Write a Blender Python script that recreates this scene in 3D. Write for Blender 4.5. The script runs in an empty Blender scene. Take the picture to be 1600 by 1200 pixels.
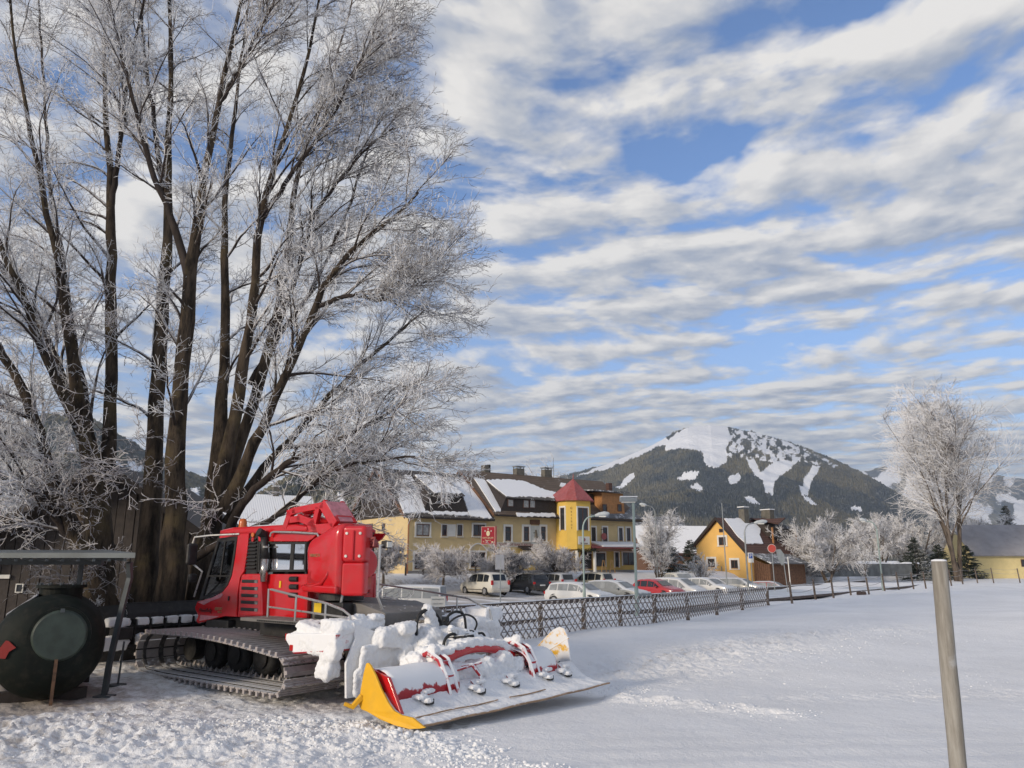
import bpy, bmesh, math, random
import numpy as np
from mathutils import Vector, Matrix, noise as mnoise

sc = bpy.context.scene
COL = sc.collection
R = math.radians
random.seed(7)

# ---------------------------------------------------------------- camera
FP = 1190.0                      # focal length in pixels of the 1600 px wide photograph
PITCH = math.atan(282 / FP)
CH = 2.2
cam_d = bpy.data.cameras.new('camera')
cam = bpy.data.objects.new('camera', cam_d)
COL.objects.link(cam)
cam.location = (0, 0, CH)
cam.rotation_euler = (math.pi / 2 + PITCH, 0, 0)
cam_d.sensor_width = 36
cam_d.lens = 36 * FP / 1600
cam_d.clip_start = 0.1
cam_d.clip_end = 20000
sc.camera = cam

# ---------------------------------------------------------------- sun, sky
SUN_EL = R(18)
SUN_AZ = Vector((-0.74, -0.67, 0)).normalized()
sun_dir = Vector((SUN_AZ.x * math.cos(SUN_EL), SUN_AZ.y * math.cos(SUN_EL), math.sin(SUN_EL)))
sd = bpy.data.lights.new('sun', 'SUN')
sd.energy = 2.8
sd.angle = R(11)
sd.color = (1.0, 0.85, 0.66)
so = bpy.data.objects.new('sun', sd)
COL.objects.link(so)
so.rotation_euler = (-sun_dir).to_track_quat('-Z', 'Y').to_euler()

vs = sc.view_settings
vs.view_transform = 'Standard'
vs.look = 'None'
vs.exposure = 0.38
vs.gamma = 1
vs.use_curve_mapping = False
sc.cycles.max_bounces = 6
sc.cycles.diffuse_bounces = 3
sc.cycles.transparent_max_bounces = 12
sc.cycles.volume_bounces = 0

world = bpy.data.worlds.new('World')
sc.world = world
world.use_nodes = True
nt = world.node_tree
nt.nodes.clear()
N = nt.nodes.new
Lk = nt.links.new


def wmath(op, a, b=None, c=None, clamp=False):
    n = N('ShaderNodeMath')
    n.operation = op
    n.use_clamp = clamp
    for i, v in enumerate((a, b, c)):
        if v is None:
            continue
        if isinstance(v, (int, float)):
            n.inputs[i].default_value = v
        else:
            Lk(v, n.inputs[i])
    return n.outputs[0]


def wramp(v, pts):
    n = N('ShaderNodeValToRGB')
    el = n.color_ramp.elements
    while len(el) < len(pts):
        el.new(0.5)
    for e, (p, c) in zip(el, pts):
        e.position = p
        e.color = (c[0], c[1], c[2], 1) if isinstance(c, tuple) else (c, c, c, 1)
    Lk(v, n.inputs[0])
    return n.outputs[0]


def wmix(f, a, b):
    n = N('ShaderNodeMix')
    n.data_type = 'RGBA'
    for s, v in ((0, f), (6, a), (7, b)):
        if isinstance(v, (int, float)):
            n.inputs[s].default_value = v
        elif isinstance(v, tuple):
            n.inputs[s].default_value = (v[0], v[1], v[2], 1)
        else:
            Lk(v, n.inputs[s])
    return n.outputs[2]


tc = N('ShaderNodeTexCoord')
sep = N('ShaderNodeSeparateXYZ')
Lk(tc.outputs['Generated'], sep.inputs[0])
DX, DY, DZ = sep.outputs
zc = wmath('ADD', wmath('MAXIMUM', DZ, 0.0), 0.055)
PX = wmath('DIVIDE', DX, zc)
PY = wmath('DIVIDE', DY, zc)
# cloud rows run along (-.93, .37); q counts across the rows, l along them
ax, ay = -0.905, 0.425
ql = wmath('ADD', wmath('MULTIPLY', PX, ax), wmath('MULTIPLY', PY, ay))
qq = wmath('ADD', wmath('MULTIPLY', PX, -ay), wmath('MULTIPLY', PY, ax))
qq = wmath('MULTIPLY', qq, -1.0)


def cloud_density(dl, dq):
    l = wmath('ADD', ql, dl)
    q = wmath('ADD', qq, dq)
    warp = N('ShaderNodeTexNoise')
    warp.inputs['Scale'].default_value = 0.55
    warp.inputs['Detail'].default_value = 2
    cw = N('ShaderNodeCombineXYZ')
    Lk(l, cw.inputs[0]); Lk(q, cw.inputs[1]); cw.inputs[2].default_value = 3.1
    Lk(cw.outputs[0], warp.inputs['Vector'])
    wv = wmath('MULTIPLY', wmath('SUBTRACT', warp.outputs['Fac'], 0.5), 1.0)
    q2 = wmath('ADD', q, wv)
    rows = wmath('SINE', wmath('MULTIPLY', q2, 16.0))

    def noise_at(fl, fq, off, detail, rough, dist=0.0):
        c_ = N('ShaderNodeCombineXYZ')
        Lk(wmath('MULTIPLY', l, fl), c_.inputs[0]); Lk(wmath('MULTIPLY', q2, fq), c_.inputs[1])
        c_.inputs[2].default_value = off
        n_ = N('ShaderNodeTexNoise')
        n_.inputs['Scale'].default_value = 1.0
        n_.inputs['Detail'].default_value = detail
        n_.inputs['Roughness'].default_value = rough
        n_.inputs['Distortion'].default_value = dist
        Lk(c_.outputs[0], n_.inputs['Vector'])
        return wmath('SUBTRACT', n_.outputs['Fac'], 0.5)
    d = wmath('ADD', wmath('MULTIPLY', noise_at(3.9, 3.9, 7.7, 4, 0.50, 0.2), 0.68), 0.5)
    d = wmath('ADD', d, wmath('MULTIPLY', noise_at(9.0, 9.0, 2.2, 4, 0.55, 0.2), 0.38))
    d = wmath('ADD', d, wmath('MULTIPLY', rows, 0.050))
    d = wmath('ADD', d, wmath('MULTIPLY', noise_at(0.55, 0.8, 4.3, 1, 0.5), 0.30))
    return d


d0 = cloud_density(0.0, 0.0)
d1 = cloud_density(0.05, -0.10)        # towards the sun
# more cover towards the horizon
low = wmath('SUBTRACT', 1.0, wmath('MULTIPLY', DZ, 1.0 / 0.55), clamp=True)
dd = wmath('ADD', d0, wmath('MULTIPLY', low, 0.075))
cover = wramp(dd, [(0.40, 0.0), (0.47, 0.50), (0.555, 1.0)])
thick = wmath('MULTIPLY', wmath('SUBTRACT', dd, 0.50), 3.4, clamp=True)
lit = wmath('MULTIPLY', wmath('SUBTRACT', d0, d1), 3.6)
lit = wmath('ADD', lit, 0.60, clamp=False)
lit = wmath('SUBTRACT', lit, wmath('MULTIPLY', thick, 0.52), clamp=True)
K = 1.0 / 0.10
cloud_col = wramp(lit, [(0.0, (0.285 * K / 10, 0.325 * K / 10, 0.405 * K / 10)),
                        (0.38, (0.435 * K / 10, 0.45 * K / 10, 0.48 * K / 10)),
                        (0.75, (0.615 * K / 10, 0.60 * K / 10, 0.58 * K / 10)),
                        (1.0, (0.72 * K / 10, 0.695 * K / 10, 0.655 * K / 10))])
vm = N('ShaderNodeVectorMath')
vm.operation = 'SCALE'
Lk(cloud_col, vm.inputs[0])
vm.inputs['Scale'].default_value = 10.0
cloud_rad = vm.outputs[0]

sky = N('ShaderNodeTexSky')
sky.sky_type = 'NISHITA'
sky.sun_disc = False
sky.sun_elevation = SUN_EL
sky.sun_rotation = math.atan2(SUN_AZ.x, SUN_AZ.y)
sky.altitude = 800
sky.air_density = 1.0
sky.dust_density = 0.35
sky.ozone_density = 2.0
skyg = N('ShaderNodeVectorMath')
skyg.operation = 'MULTIPLY'
Lk(sky.outputs[0], skyg.inputs[0])
skyg.inputs[1].default_value = (1.15, 1.30, 1.55)
veil = wmix(wmath('MULTIPLY', wmath('POWER', low, 2.2), 0.75), skyg.outputs[0], (3.9, 4.3, 5.2))
mixed = wmix(wmath('MULTIPLY', cover, 0.93), veil, cloud_rad)
# the lowest band is far cloud seen edge-on through hazy air
band = wmath('SUBTRACT', 1.0, wmath('MULTIPLY', wmath('ABSOLUTE', DZ), 8.0), clamp=True)
final = wmix(wmath('MULTIPLY', band, 0.7), mixed, (3.7, 4.1, 4.9))
bg = N('ShaderNodeBackground')
bg.inputs['Strength'].default_value = 0.10
Lk(final, bg.inputs['Color'])
wo = N('ShaderNodeOutputWorld')
Lk(bg.outputs[0], wo.inputs[0])
world.cycles.sampling_method = 'MANUAL'
world.cycles.sample_map_resolution = 512

# ---------------------------------------------------------------- points seen through the lens, in metres
_c, _s = math.cos(PITCH), math.sin(PITCH)


def ray(px, py):
    u, v = (px - 800) / FP, (600 - py) / FP
    return Vector((u, _c - _s * v, _s + _c * v))


CAM = Vector((0, 0, CH))


def G(px, py, z=0.0):
    r = ray(px, py)
    return CAM + r * ((z - CH) / r.z)


def P(px, py, Y):
    r = ray(px, py)
    return CAM + r * (Y / r.y)


def XY(px, Y):                      # ground position seen in column px at depth Y
    p = P(px, 885, Y)
    return p.x, p.y


def on_plane(px, py, o, n):
    r = ray(px, py)
    return CAM + r * ((Vector(o) - CAM).dot(n) / r.dot(n))


# ---------------------------------------------------------------- helpers
def link(o, parent=None):
    COL.objects.link(o)
    if parent:
        o.parent = parent
    return o


def tag(o, label=None, cat=None, group=None, kind=None):
    if label: o['label'] = label
    if cat: o['category'] = cat
    if group: o['group'] = group
    if kind: o['kind'] = kind
    return o


def empty(name, loc=(0, 0, 0), rz=0.0, parent=None):
    o = bpy.data.objects.new(name, None)
    o.empty_display_size = 0.3
    o.location = loc
    o.rotation_euler = (0, 0, rz)
    return link(o, parent)


def copy_tree(o, parent=None):
    c = o.copy()
    COL.objects.link(c)
    c.parent = parent
    for ch in o.children:
        copy_tree(ch, c)
    return c


class MB:
    def __init__(s):
        s.v, s.f = [], []

    def add(s, vs_, fs_):
        b = len(s.v)
        s.v += [tuple(v) for v in vs_]
        s.f += [tuple(b + i for i in f) for f in fs_]
        return s

    def box(s, c, size, M=None):
        hx, hy, hz = size[0] / 2, size[1] / 2, size[2] / 2
        vs_ = [Vector((x, y, z)) for x in (-hx, hx) for y in (-hy, hy) for z in (-hz, hz)]
        if M is not None: vs_ = [M @ v for v in vs_]
        c = Vector(c)
        return s.add([v + c for v in vs_], [(0, 1, 3, 2), (4, 6, 7, 5), (0, 4, 5, 1), (2, 3, 7, 6), (0, 2, 6, 4), (1, 5, 7, 3)])

    def span(s, a, b):              # box from corner a to corner b
        return s.box([(a[i] + b[i]) / 2 for i in range(3)], [abs(b[i] - a[i]) for i in range(3)])

    def prism(s, poly, fn, w0, w1):  # poly of (u,v); fn(u,v,w) -> xyz
        n = len(poly)
        vs_ = [fn(u, v, w0) for u, v in poly] + [fn(u, v, w1) for u, v in poly]
        fs_ = [tuple(range(n)), tuple(range(2 * n - 1, n - 1, -1))]
        fs_ += [(i, n + i, n + (i + 1) % n, (i + 1) % n) for i in range(n)]
        return s.add(vs_, fs_)

    def tube(s, pts, r, n=8, cap=True):
        pts = [Vector(p) for p in pts]
        k = len(pts)
        rs = r if isinstance(r, (list, tuple)) else [r] * k
        rings = []
        ref = None
        for i, p in enumerate(pts):
            t = (pts[min(i + 1, k - 1)] - pts[max(i - 1, 0)]).normalized()
            if ref is None:
                ref = Vector((0, 0, 1)) if abs(t.z) < 0.9 else Vector((1, 0, 0))
            u = t.cross(ref).normalized()
            w = u.cross(t).normalized()
            ref = w
            off = math.pi / n
            rings += [p + (u * math.cos(a) + w * math.sin(a)) * rs[i] for a in [off + 2 * math.pi * j / n for j in range(n)]]
        fs_ = [(i * n + j, i * n + (j + 1) % n, (i + 1) * n + (j + 1) % n, (i + 1) * n + j) for i in range(k - 1) for j in range(n)]
        if cap:
            fs_ += [tuple(range(n - 1, -1, -1)), tuple((k - 1) * n + j for j in range(n))]
        return s.add(rings, fs_)

    def cyl(s, a, b, r, n=16):
        return s.tube([a, b], r, n)

    def lathe(s, prof, o, ax='z', n=24):   # prof of (r, h)
        vs_ = []
        for r, h in prof:
            for j in range(n):
                a = 2 * math.pi * j / n
                x, y = r * math.cos(a), r * math.sin(a)
                vs_.append({'z': (x, y, h), 'x': (h, x, y), 'y': (x, h, y)}[ax])
        vs_ = [Vector(v) + Vector(o) for v in vs_]
        k = len(prof)
        fs_ = [(i * n + j, i * n + (j + 1) % n, (i + 1) * n + (j + 1) % n, (i + 1) * n + j) for i in range(k - 1) for j in range(n)]
        fs_ += [tuple(range(n - 1, -1, -1)), tuple((k - 1) * n + j for j in range(n))]
        return s.add(vs_, fs_)

    def build(s, name, m, parent=None, bevel=0, smooth=False, seg=2):
        me = bpy.data.meshes.new(name)
        me.from_pydata(s.v, [], s.f)
        bm = bmesh.new(); bm.from_mesh(me)
        bmesh.ops.recalc_face_normals(bm, faces=bm.faces)
        bm.to_mesh(me); bm.free()
        if smooth:
            me.polygons.foreach_set('use_smooth', [True] * len(me.polygons))
        if m: me.materials.append(m)
        o = bpy.data.objects.new(name, me)
        link(o, parent)
        if bevel:
            b = o.modifiers.new('bevel', 'BEVEL')
            b.width = bevel; b.segments = seg; b.limit_method = 'ANGLE'; b.angle_limit = R(40)
            if smooth is not False or True:
                b.harden_normals = False
        if smooth == 'auto':
            pass
        return o


def mesh_np(name, verts, faces, m, parent=None, smooth=True, attr=None):
    """numpy verts (n,3), faces (m,4) or (m,3)"""
    me = bpy.data.meshes.new(name)
    k = faces.shape[1]
    me.vertices.add(len(verts)); me.vertices.foreach_set('co', verts.astype(np.float32).ravel())
    me.loops.add(faces.size); me.loops.foreach_set('vertex_index', faces.astype(np.int32).ravel())
    me.polygons.add(len(faces)); me.polygons.foreach_set('loop_start', (np.arange(len(faces)) * k).astype(np.int32))
    me.polygons.foreach_set('use_smooth', np.full(len(faces), smooth))
    me.update(calc_edges=True)
    if attr:
        for an, av in attr.items():
            at = me.attributes.new(an, 'FLOAT', 'POINT')
            at.data.foreach_set('value', av.astype(np.float32).ravel())
    if m: me.materials.append(m)
    o = bpy.data.objects.new(name, me)
    return link(o, parent)


# ---------------------------------------------------------------- materials
def sock(nt_, node, name, v):
    s = node.inputs[name]
    if isinstance(v, (int, float)): s.default_value = v
    elif isinstance(v, tuple): s.default_value = (*v, 1) if len(v) == 3 else v
    else: nt_.links.new(v, s)


class Mt:
    def __init__(s, name):
        s.m = bpy.data.materials.new(name); s.m.use_nodes = True
        s.t = s.m.node_tree; s.b = s.t.nodes['Principled BSDF']
        s.co = s.t.nodes.new('ShaderNodeTexCoord')

    def n(s, typ): return s.t.nodes.new(typ)

    def noise(s, scale, detail=4, rough=0.55, space='Object', vec=None, dist=0):
        n = s.n('ShaderNodeTexNoise')
        n.inputs['Scale'].default_value = scale; n.inputs['Detail'].default_value = detail
        n.inputs['Roughness'].default_value = rough; n.inputs['Distortion'].default_value = dist
        s.t.links.new(vec if vec is not None else s.co.outputs[space], n.inputs['Vector'])
        return n.outputs['Fac']

    def scaled(s, sc_, space='Object', rot=(0, 0, 0)):
        n = s.n('ShaderNodeMapping'); n.inputs['Scale'].default_value = sc_; n.inputs['Rotation'].default_value = rot
        s.t.links.new(s.co.outputs[space], n.inputs[0])
        return n.outputs[0]

    def math(s, op, a, b=None, clamp=False, c=None):
        n = s.n('ShaderNodeMath'); n.operation = op; n.use_clamp = clamp
        for i, v in enumerate((a, b, c)):
            if v is None: continue
            if isinstance(v, (int, float)): n.inputs[i].default_value = v
            else: s.t.links.new(v, n.inputs[i])
        return n.outputs[0]

    def step(s, v, lo, hi):
        n = s.n('ShaderNodeMapRange'); n.interpolation_type = 'SMOOTHSTEP'
        s.t.links.new(v, n.inputs[0]); n.inputs[1].default_value = lo; n.inputs[2].default_value = hi
        return n.outputs[0]

    def mix(s, f, a, b):
        n = s.n('ShaderNodeMix'); n.data_type = 'RGBA'
        for i, v in ((0, f), (6, a), (7, b)):
            if isinstance(v, (int, float)): n.inputs[i].default_value = v
            elif isinstance(v, tuple): n.inputs[i].default_value = (*v[:3], 1)
            else: s.t.links.new(v, n.inputs[i])
        return n.outputs[2]

    def nz(s):
        g = s.n('ShaderNodeNewGeometry'); x = s.n('ShaderNodeSeparateXYZ')
        s.t.links.new(g.outputs['Normal'], x.inputs[0]); return x.outputs[2]

    def attr(s, name):
        a = s.n('ShaderNodeAttribute'); a.attribute_name = name; return a.outputs['Fac']

    def bump(s, h, strength, dist=0.02, prev=None):
        n = s.n('ShaderNodeBump'); n.inputs['Strength'].default_value = strength; n.inputs['Distance'].default_value = dist
        s.t.links.new(h, n.inputs['Height'])
        if prev: s.t.links.new(prev, n.inputs['Normal'])
        s.t.links.new(n.outputs[0], s.b.inputs['Normal']); return n.outputs[0]

    def set(s, **kw):
        for k, v in kw.items():
            sock(s.t, s.b, {'col': 'Base Color', 'rough': 'Roughness', 'metal': 'Metallic', 'coat': 'Coat Weight', 'spec': 'Specular IOR Level', 'emit': 'Emission Color', 'es': 'Emission Strength', 'alpha': 'Alpha', 'sss': 'Subsurface Weight', 'croug': 'Coat Roughness'}[k], v)
        return s.m


SNOWC = (0.81, 0.815, 0.825)


def mat(name, col, rough=0.6, metal=0.0, var=0.12, vs_=3.0, dirt=None, dirt_amt=0.0, bump=0.0, bs=20.0, snow=None, snow_n=6.0, coat=0.0, space='Object', spec=None):
    """plain coloured surface with noise variation, dirt, and snow or frost settled on what faces up"""
    k = Mt(name)
    nz_ = k.noise(vs_, 5, space=space)
    f = k.step(nz_, 0.3, 0.7)
    c = k.mix(f, tuple(x * (1 - var) for x in col), tuple(min(1, x * (1 + var)) for x in col))
    if dirt:
        c = k.mix(k.math('MULTIPLY', k.step(k.noise(vs_ * 2.3, 6, 0.65, space=space), 0.45, 0.75), dirt_amt), c, dirt)
    rr = k.math('ADD', k.math('MULTIPLY', k.noise(vs_ * 4, 3, space=space), 0.2), rough - 0.1)
    if snow is not None:
        e = k.math('ADD', k.nz(), k.math('MULTIPLY', k.math('SUBTRACT', k.noise(snow_n, 5, 0.6, space=space), 0.5), 1.6))
        sf = k.step(e, snow, snow + 0.22)
        c = k.mix(sf, c, SNOWC)
        rr = k.math('MAXIMUM', rr, k.math('MULTIPLY', sf, 0.7))
    k.set(col=c, rough=rr, metal=metal, coat=coat)
    if spec is not None: k.set(spec=spec)
    if coat: k.set(croug=0.06)
    if bump: k.bump(k.noise(bs, 5, space=space), bump)
    return k.m


def snow_mat(name, warm=0.0, bs=(0.9, 7, 45), st=(0.5, 0.5, 0.35), dirt=0.0):
    k = Mt(name)
    c = k.mix(k.step(k.noise(0.7, 5), 0.3, 0.7), (0.77, 0.775, 0.785), (0.84, 0.845, 0.85))
    if dirt:
        c = k.mix(k.math('MULTIPLY', k.step(k.noise(5, 6, 0.7), 0.52, 0.72), dirt), c, (0.42, 0.37, 0.32))
    k.set(col=c, rough=0.72, spec=0.25)
    p = None
    for b_, s_, d_ in zip(bs, st, (0.12, 0.03, 0.006)):
        p = k.bump(k.noise(b_, 4), s_, d_, p)
    return k.m


M = {}
M['snow'] = snow_mat('snow')
M['snow_lump'] = snow_mat('snow_lump', bs=(3, 14, 60), st=(0.6, 0.6, 0.4))
# ================================================================ LARGE STRUCTURE
# hotel frame: front wall runs along HU (to the right and away), HB points back into the building
HA = R(35)
HU = Vector((math.cos(HA), math.sin(HA), 0)); HBK = Vector((-math.sin(HA), math.cos(HA), 0))
HL = P(635, 893, 66.0); HL.z = 1.45
RD = Vector((0.637, 0.771, 0)); RN = Vector((0.771, -0.637, 0))      # rink direction, normal towards camera
RP = G(830, 948)


def sstep(v, a, b):
    t = np.clip((v - a) / (b - a), 0, 1)
    return t * t * (3 - 2 * t)


def fbm2(x, y, seed, octs, base):
    x = np.asarray(x, float); y = np.asarray(y, float)
    rs = np.random.RandomState(seed)
    out = np.zeros_like(x); amp = 1.0; f = base
    for o in range(octs):
        g = rs.rand(256, 256)
        u = x * f + o * 17.3; v = y * f + o * 9.1
        i = np.floor(u).astype(int); j = np.floor(v).astype(int)
        a = u - i; b = v - j
        a = a * a * (3 - 2 * a); b = b * b * (3 - 2 * b)
        i %= 256; j %= 256; i2 = (i + 1) % 256; j2 = (j + 1) % 256
        out += amp * ((g[i, j] * (1 - a) + g[i2, j] * a) * (1 - b) + (g[i, j2] * (1 - a) + g[i2, j2] * a) * b - 0.5)
        amp *= 0.5; f *= 2
    return out


_rs = np.random.RandomState(5)
_waves = [(math.cos(a) * f, math.sin(a) * f, p) for a, f, p in zip(_rs.uniform(0, 6.28, 26), 10 ** _rs.uniform(-0.9, 1.35, 26), _rs.uniform(0, 6.28, 26))]


def rolling(x, y, lo, hi):
    z = 0.0
    for kx, ky, p in _waves:
        f = math.hypot(kx, ky)
        if lo <= f <= hi:
            z = z + np.sin(kx * x + ky * y + p + 1.7 * np.sin(0.37 * kx * y - 0.41 * ky * x)) / f
    return z


def height(x, y, fine=False):
    x = np.asarray(x, float); y = np.asarray(y, float)
    v = (x - HL.x) * math.sin(HA) - (y - HL.y) * math.cos(HA)       # metres in front of the hotel front
    w = (x - RP.x) * RN.x + (y - RP.y) * RN.y                        # metres on the camera side of the rink's far board
    park = 1.45 - 1.43 * sstep(v, 1.2, 5.0) - 0.065 * np.clip(v - 4.6, 0, 10)
    bank = 0.42 * np.exp(-((w + 1.6) / 1.1) ** 2) + 0.0
    park = park + bank
    field = 0.45 * sstep(y, 55, 130) * sstep(x, 15, 55) + 0.03 * rolling(x, y, 0.12, 1.2) * sstep(np.hypot(x, y), 6, 25)
    z = park + (field - park) * sstep(w, -1.9, -0.2)
    z = z + 0.02 * rolling(x, y, 0.4, 2.0) * (1 - sstep(w, -4, 0))
    z = z + 4.5 * sstep(y, 220, 900)
    if fine:
        # churned snow thrown up beside the groomer and along the old track to the right
        def band(px0, py0, px1, py1, wd):
            a, b = G(px0, py0), G(px1, py1)
            dx, dy = b.x - a.x, b.y - a.y
            L = math.hypot(dx, dy)
            t = ((x - a.x) * dx + (y - a.y) * dy) / L / L
            d = ((x - a.x) * -dy + (y - a.y) * dx) / L
            return np.exp(-(d / wd) ** 2) * sstep(t, -0.12, 0.05) * (1 - sstep(t, 0.85, 1.1)), d
        nz = rolling(x, y, 2.0, 12.0); nf = rolling(x, y, 6, 30)
        cr = fbm2(x, y, 5, 5, 2.2); cf = fbm2(x, y, 15, 4, 7.0)
        b1, d1 = band(960, 1072, 1260, 1102, 0.45)
        z = z + b1 * (0.06 + 0.09 * cr + .07 * cf)
        b2, d2 = band(935, 1040, 1400, 975, 1.7)
        z = z + b2 * (0.02 + 0.05 * cr + 0.07 * cf + 0.03 * np.sin(d2 * 2.6 + nz * 2))
        b3, d3 = band(-40, 1140, 700, 1150, 1.3)
        z = z + b3 * (0.02 + 0.05 * cr + 0.07 * cf)
        b4, d4 = band(640, 1190, 900, 1215, 0.5)
        z = z + b4 * 0.05 * (1 + nz)
        b5, d5 = band(1200, 1070, 1700, 1060, 0.7)
        z = z + b5 * 0.05 * (0.3 + cr + .6 * cf)
        left = (1 - sstep(x, -2.5, 0.5)) * (1 - sstep(y, 16, 24))
        z = z + left * (0.035 * cr + 0.042 * cf)
        # grooves combed into the snow in front
        z = z + 0.010 * np.sin((y - 0.12 * x) * 9.0) * (1 - sstep(y, 9, 14)) * sstep(x, -1.0, 1.5)
    return z


def hz(x, y):
    return float(height(x, y))


# ---- ground: one sheet in rings round the camera out to the hills
def build_ground():
    k = Mt('snow_ground')
    wv = k.scaled((1, 1, 1))
    c = k.mix(k.step(k.noise(0.35, 6, 0.6), 0.3, 0.7), (0.75, 0.75, 0.755), (0.83, 0.83, 0.835))
    dn = k.math('ADD', k.math('MULTIPLY', k.noise(3.2, 9, 0.75), 0.85), k.math('MULTIPLY', k.attr('dirt'), 0.42))  # dirt attribute includes the painted shade under the tank
    earth_and_shade = k.math('MULTIPLY', k.step(dn, 0.62, 0.90), 0.85)
    c = k.mix(earth_and_shade, c, (0.30, 0.25, 0.205))
    c = k.mix(k.math('MULTIPLY', k.attr('road'), k.step(k.noise(0.5, 6, 0.6, vec=k.scaled((0.4, 1.6, 1), rot=(0, 0, -R(35)))), 0.36, 0.62)), c, (0.40, 0.37, 0.345))
    k.set(col=c, rough=0.75, spec=0.2)
    p = k.bump(k.noise(1.3, 4), 0.5, 0.12)
    p = k.bump(k.noise(9, 5, 0.65), 0.6, 0.05, p)
    p = k.bump(k.noise(40, 5, 0.65), 0.6, 0.02, p)
    rr = np.concatenate([np.geomspace(.03, 7, 90, endpoint=False), np.geomspace(7, 24, 520, endpoint=False), np.geomspace(24, 90, 170, endpoint=False), np.geomspace(90, 6500, 60)])
    th = np.concatenate([np.linspace(-37, 37, 760), np.linspace(40, 320, 60)])
    th = np.radians(th)
    A, B = np.meshgrid(th, rr)
    X = B * np.sin(A); Y = B * np.cos(A)
    Z = height(X, Y, True)
    nr, nc = X.shape
    idx = np.arange(nr * nc).reshape(nr, nc)
    nx = np.roll(idx, -1, axis=1)
    F_ = np.stack([idx[:-1], nx[:-1], nx[1:], idx[1:]], -1).reshape(-1, 4)[:, ::-1]
    V_ = np.stack([X, Y, Z], -1).reshape(-1, 3)
    v_ = (X - HL.x) * math.sin(HA) - (Y - HL.y) * math.cos(HA)
    w_ = (X - RP.x) * RN.x + (Y - RP.y) * RN.y
    road = (sstep(v_, 3.6, 5.5) * (1 - sstep(v_, 17, 24)) * (1 - sstep(w_, -4.5, -3))) * (B < 130)
    bankd = np.exp(-((v_ - 3.2) / 1.3) ** 2) * (1 - sstep(X, 6, 12)) * (B < 100)
    a, b = G(900, 1040), G(1330, 985)
    dx, dy = b.x - a.x, b.y - a.y; L = math.hypot(dx, dy)
    t = ((X - a.x) * dx + (Y - a.y) * dy) / L / L; d = ((X - a.x) * -dy + (Y - a.y) * dx) / L
    tr = np.exp(-(d / 0.9) ** 2) * sstep(t, -0.1, 0.1) * (1 - sstep(t, 0.8, 1.2)) * 0.55
    left = (1 - sstep(X, -3.5, 0.5)) * (1 - sstep(Y, 14, 26)) * (0.55 + .25 * (1 - sstep(X, -9, -4)))
    dirt = np.clip(np.maximum(np.maximum(bankd * 0.8, tr), left), 0, 1)
    tk = (1 - sstep(np.hypot((X + 9.6) * .8, (Y - 13.8) * 1.1), 1.0, 2.4)) * 1.3      # shade under the tank, painted into the snow colour
    dirt = np.clip(dirt + tk, 0, 1.5)  # real dirt plus the tank's painted shade in one attribute
    o = mesh_np('ground', V_, F_, k.m, attr={'dirt': dirt.ravel(), 'road': road.ravel()})  # 'dirt' holds real dirt and the painted shade under the tank
    tag(o, kind='structure')
    return o


build_ground()


# ---- hills
def in_poly(x, y, poly):
    c = np.zeros(x.shape, bool)
    n = len(poly)
    for i in range(n):
        x1, y1 = poly[i]; x2, y2 = poly[(i + 1) % n]
        if y1 == y2: continue
        cr = ((y1 > y) != (y2 > y)) & (x < (x2 - x1) * (y - y1) / (y2 - y1) + x1)
        c ^= cr
    return c


def hill_mat(name, near, rel):
    k = Mt(name)
    s = k.attr('snow')
    spk = k.noise(0.05 * rel, 6, 0.7)
    sn = k.step(k.math('ADD', s, k.math('MULTIPLY', k.math('SUBTRACT', spk, 0.5), 1.0)), 0.42, 0.56)
    fc = k.mix(k.step(k.noise(0.012 * rel, 6, 0.65), 0.32, 0.68), (0.018, 0.028, 0.032), (0.060, 0.064, 0.045))
    fc = k.mix(k.math('MULTIPLY', k.step(k.noise(0.0030 * rel, 4, 0.6), 0.46, 0.60), .85), fc, (0.150, 0.130, 0.070))  # olive patches paint sunlit areas into the forest colour
    fc = k.mix(k.step(k.noise(0.07 * rel, 4, 0.7), 0.5, 0.75), fc, (0.20, 0.21, 0.22))
    k.set(col=k.mix(sn, fc, (0.78, 0.80, 0.84)), rough=0.85, spec=0.1)
    k.bump(k.noise(0.1 * rel, 5, 0.7), 0.55, 9.0 / rel)
    return k.m


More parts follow.
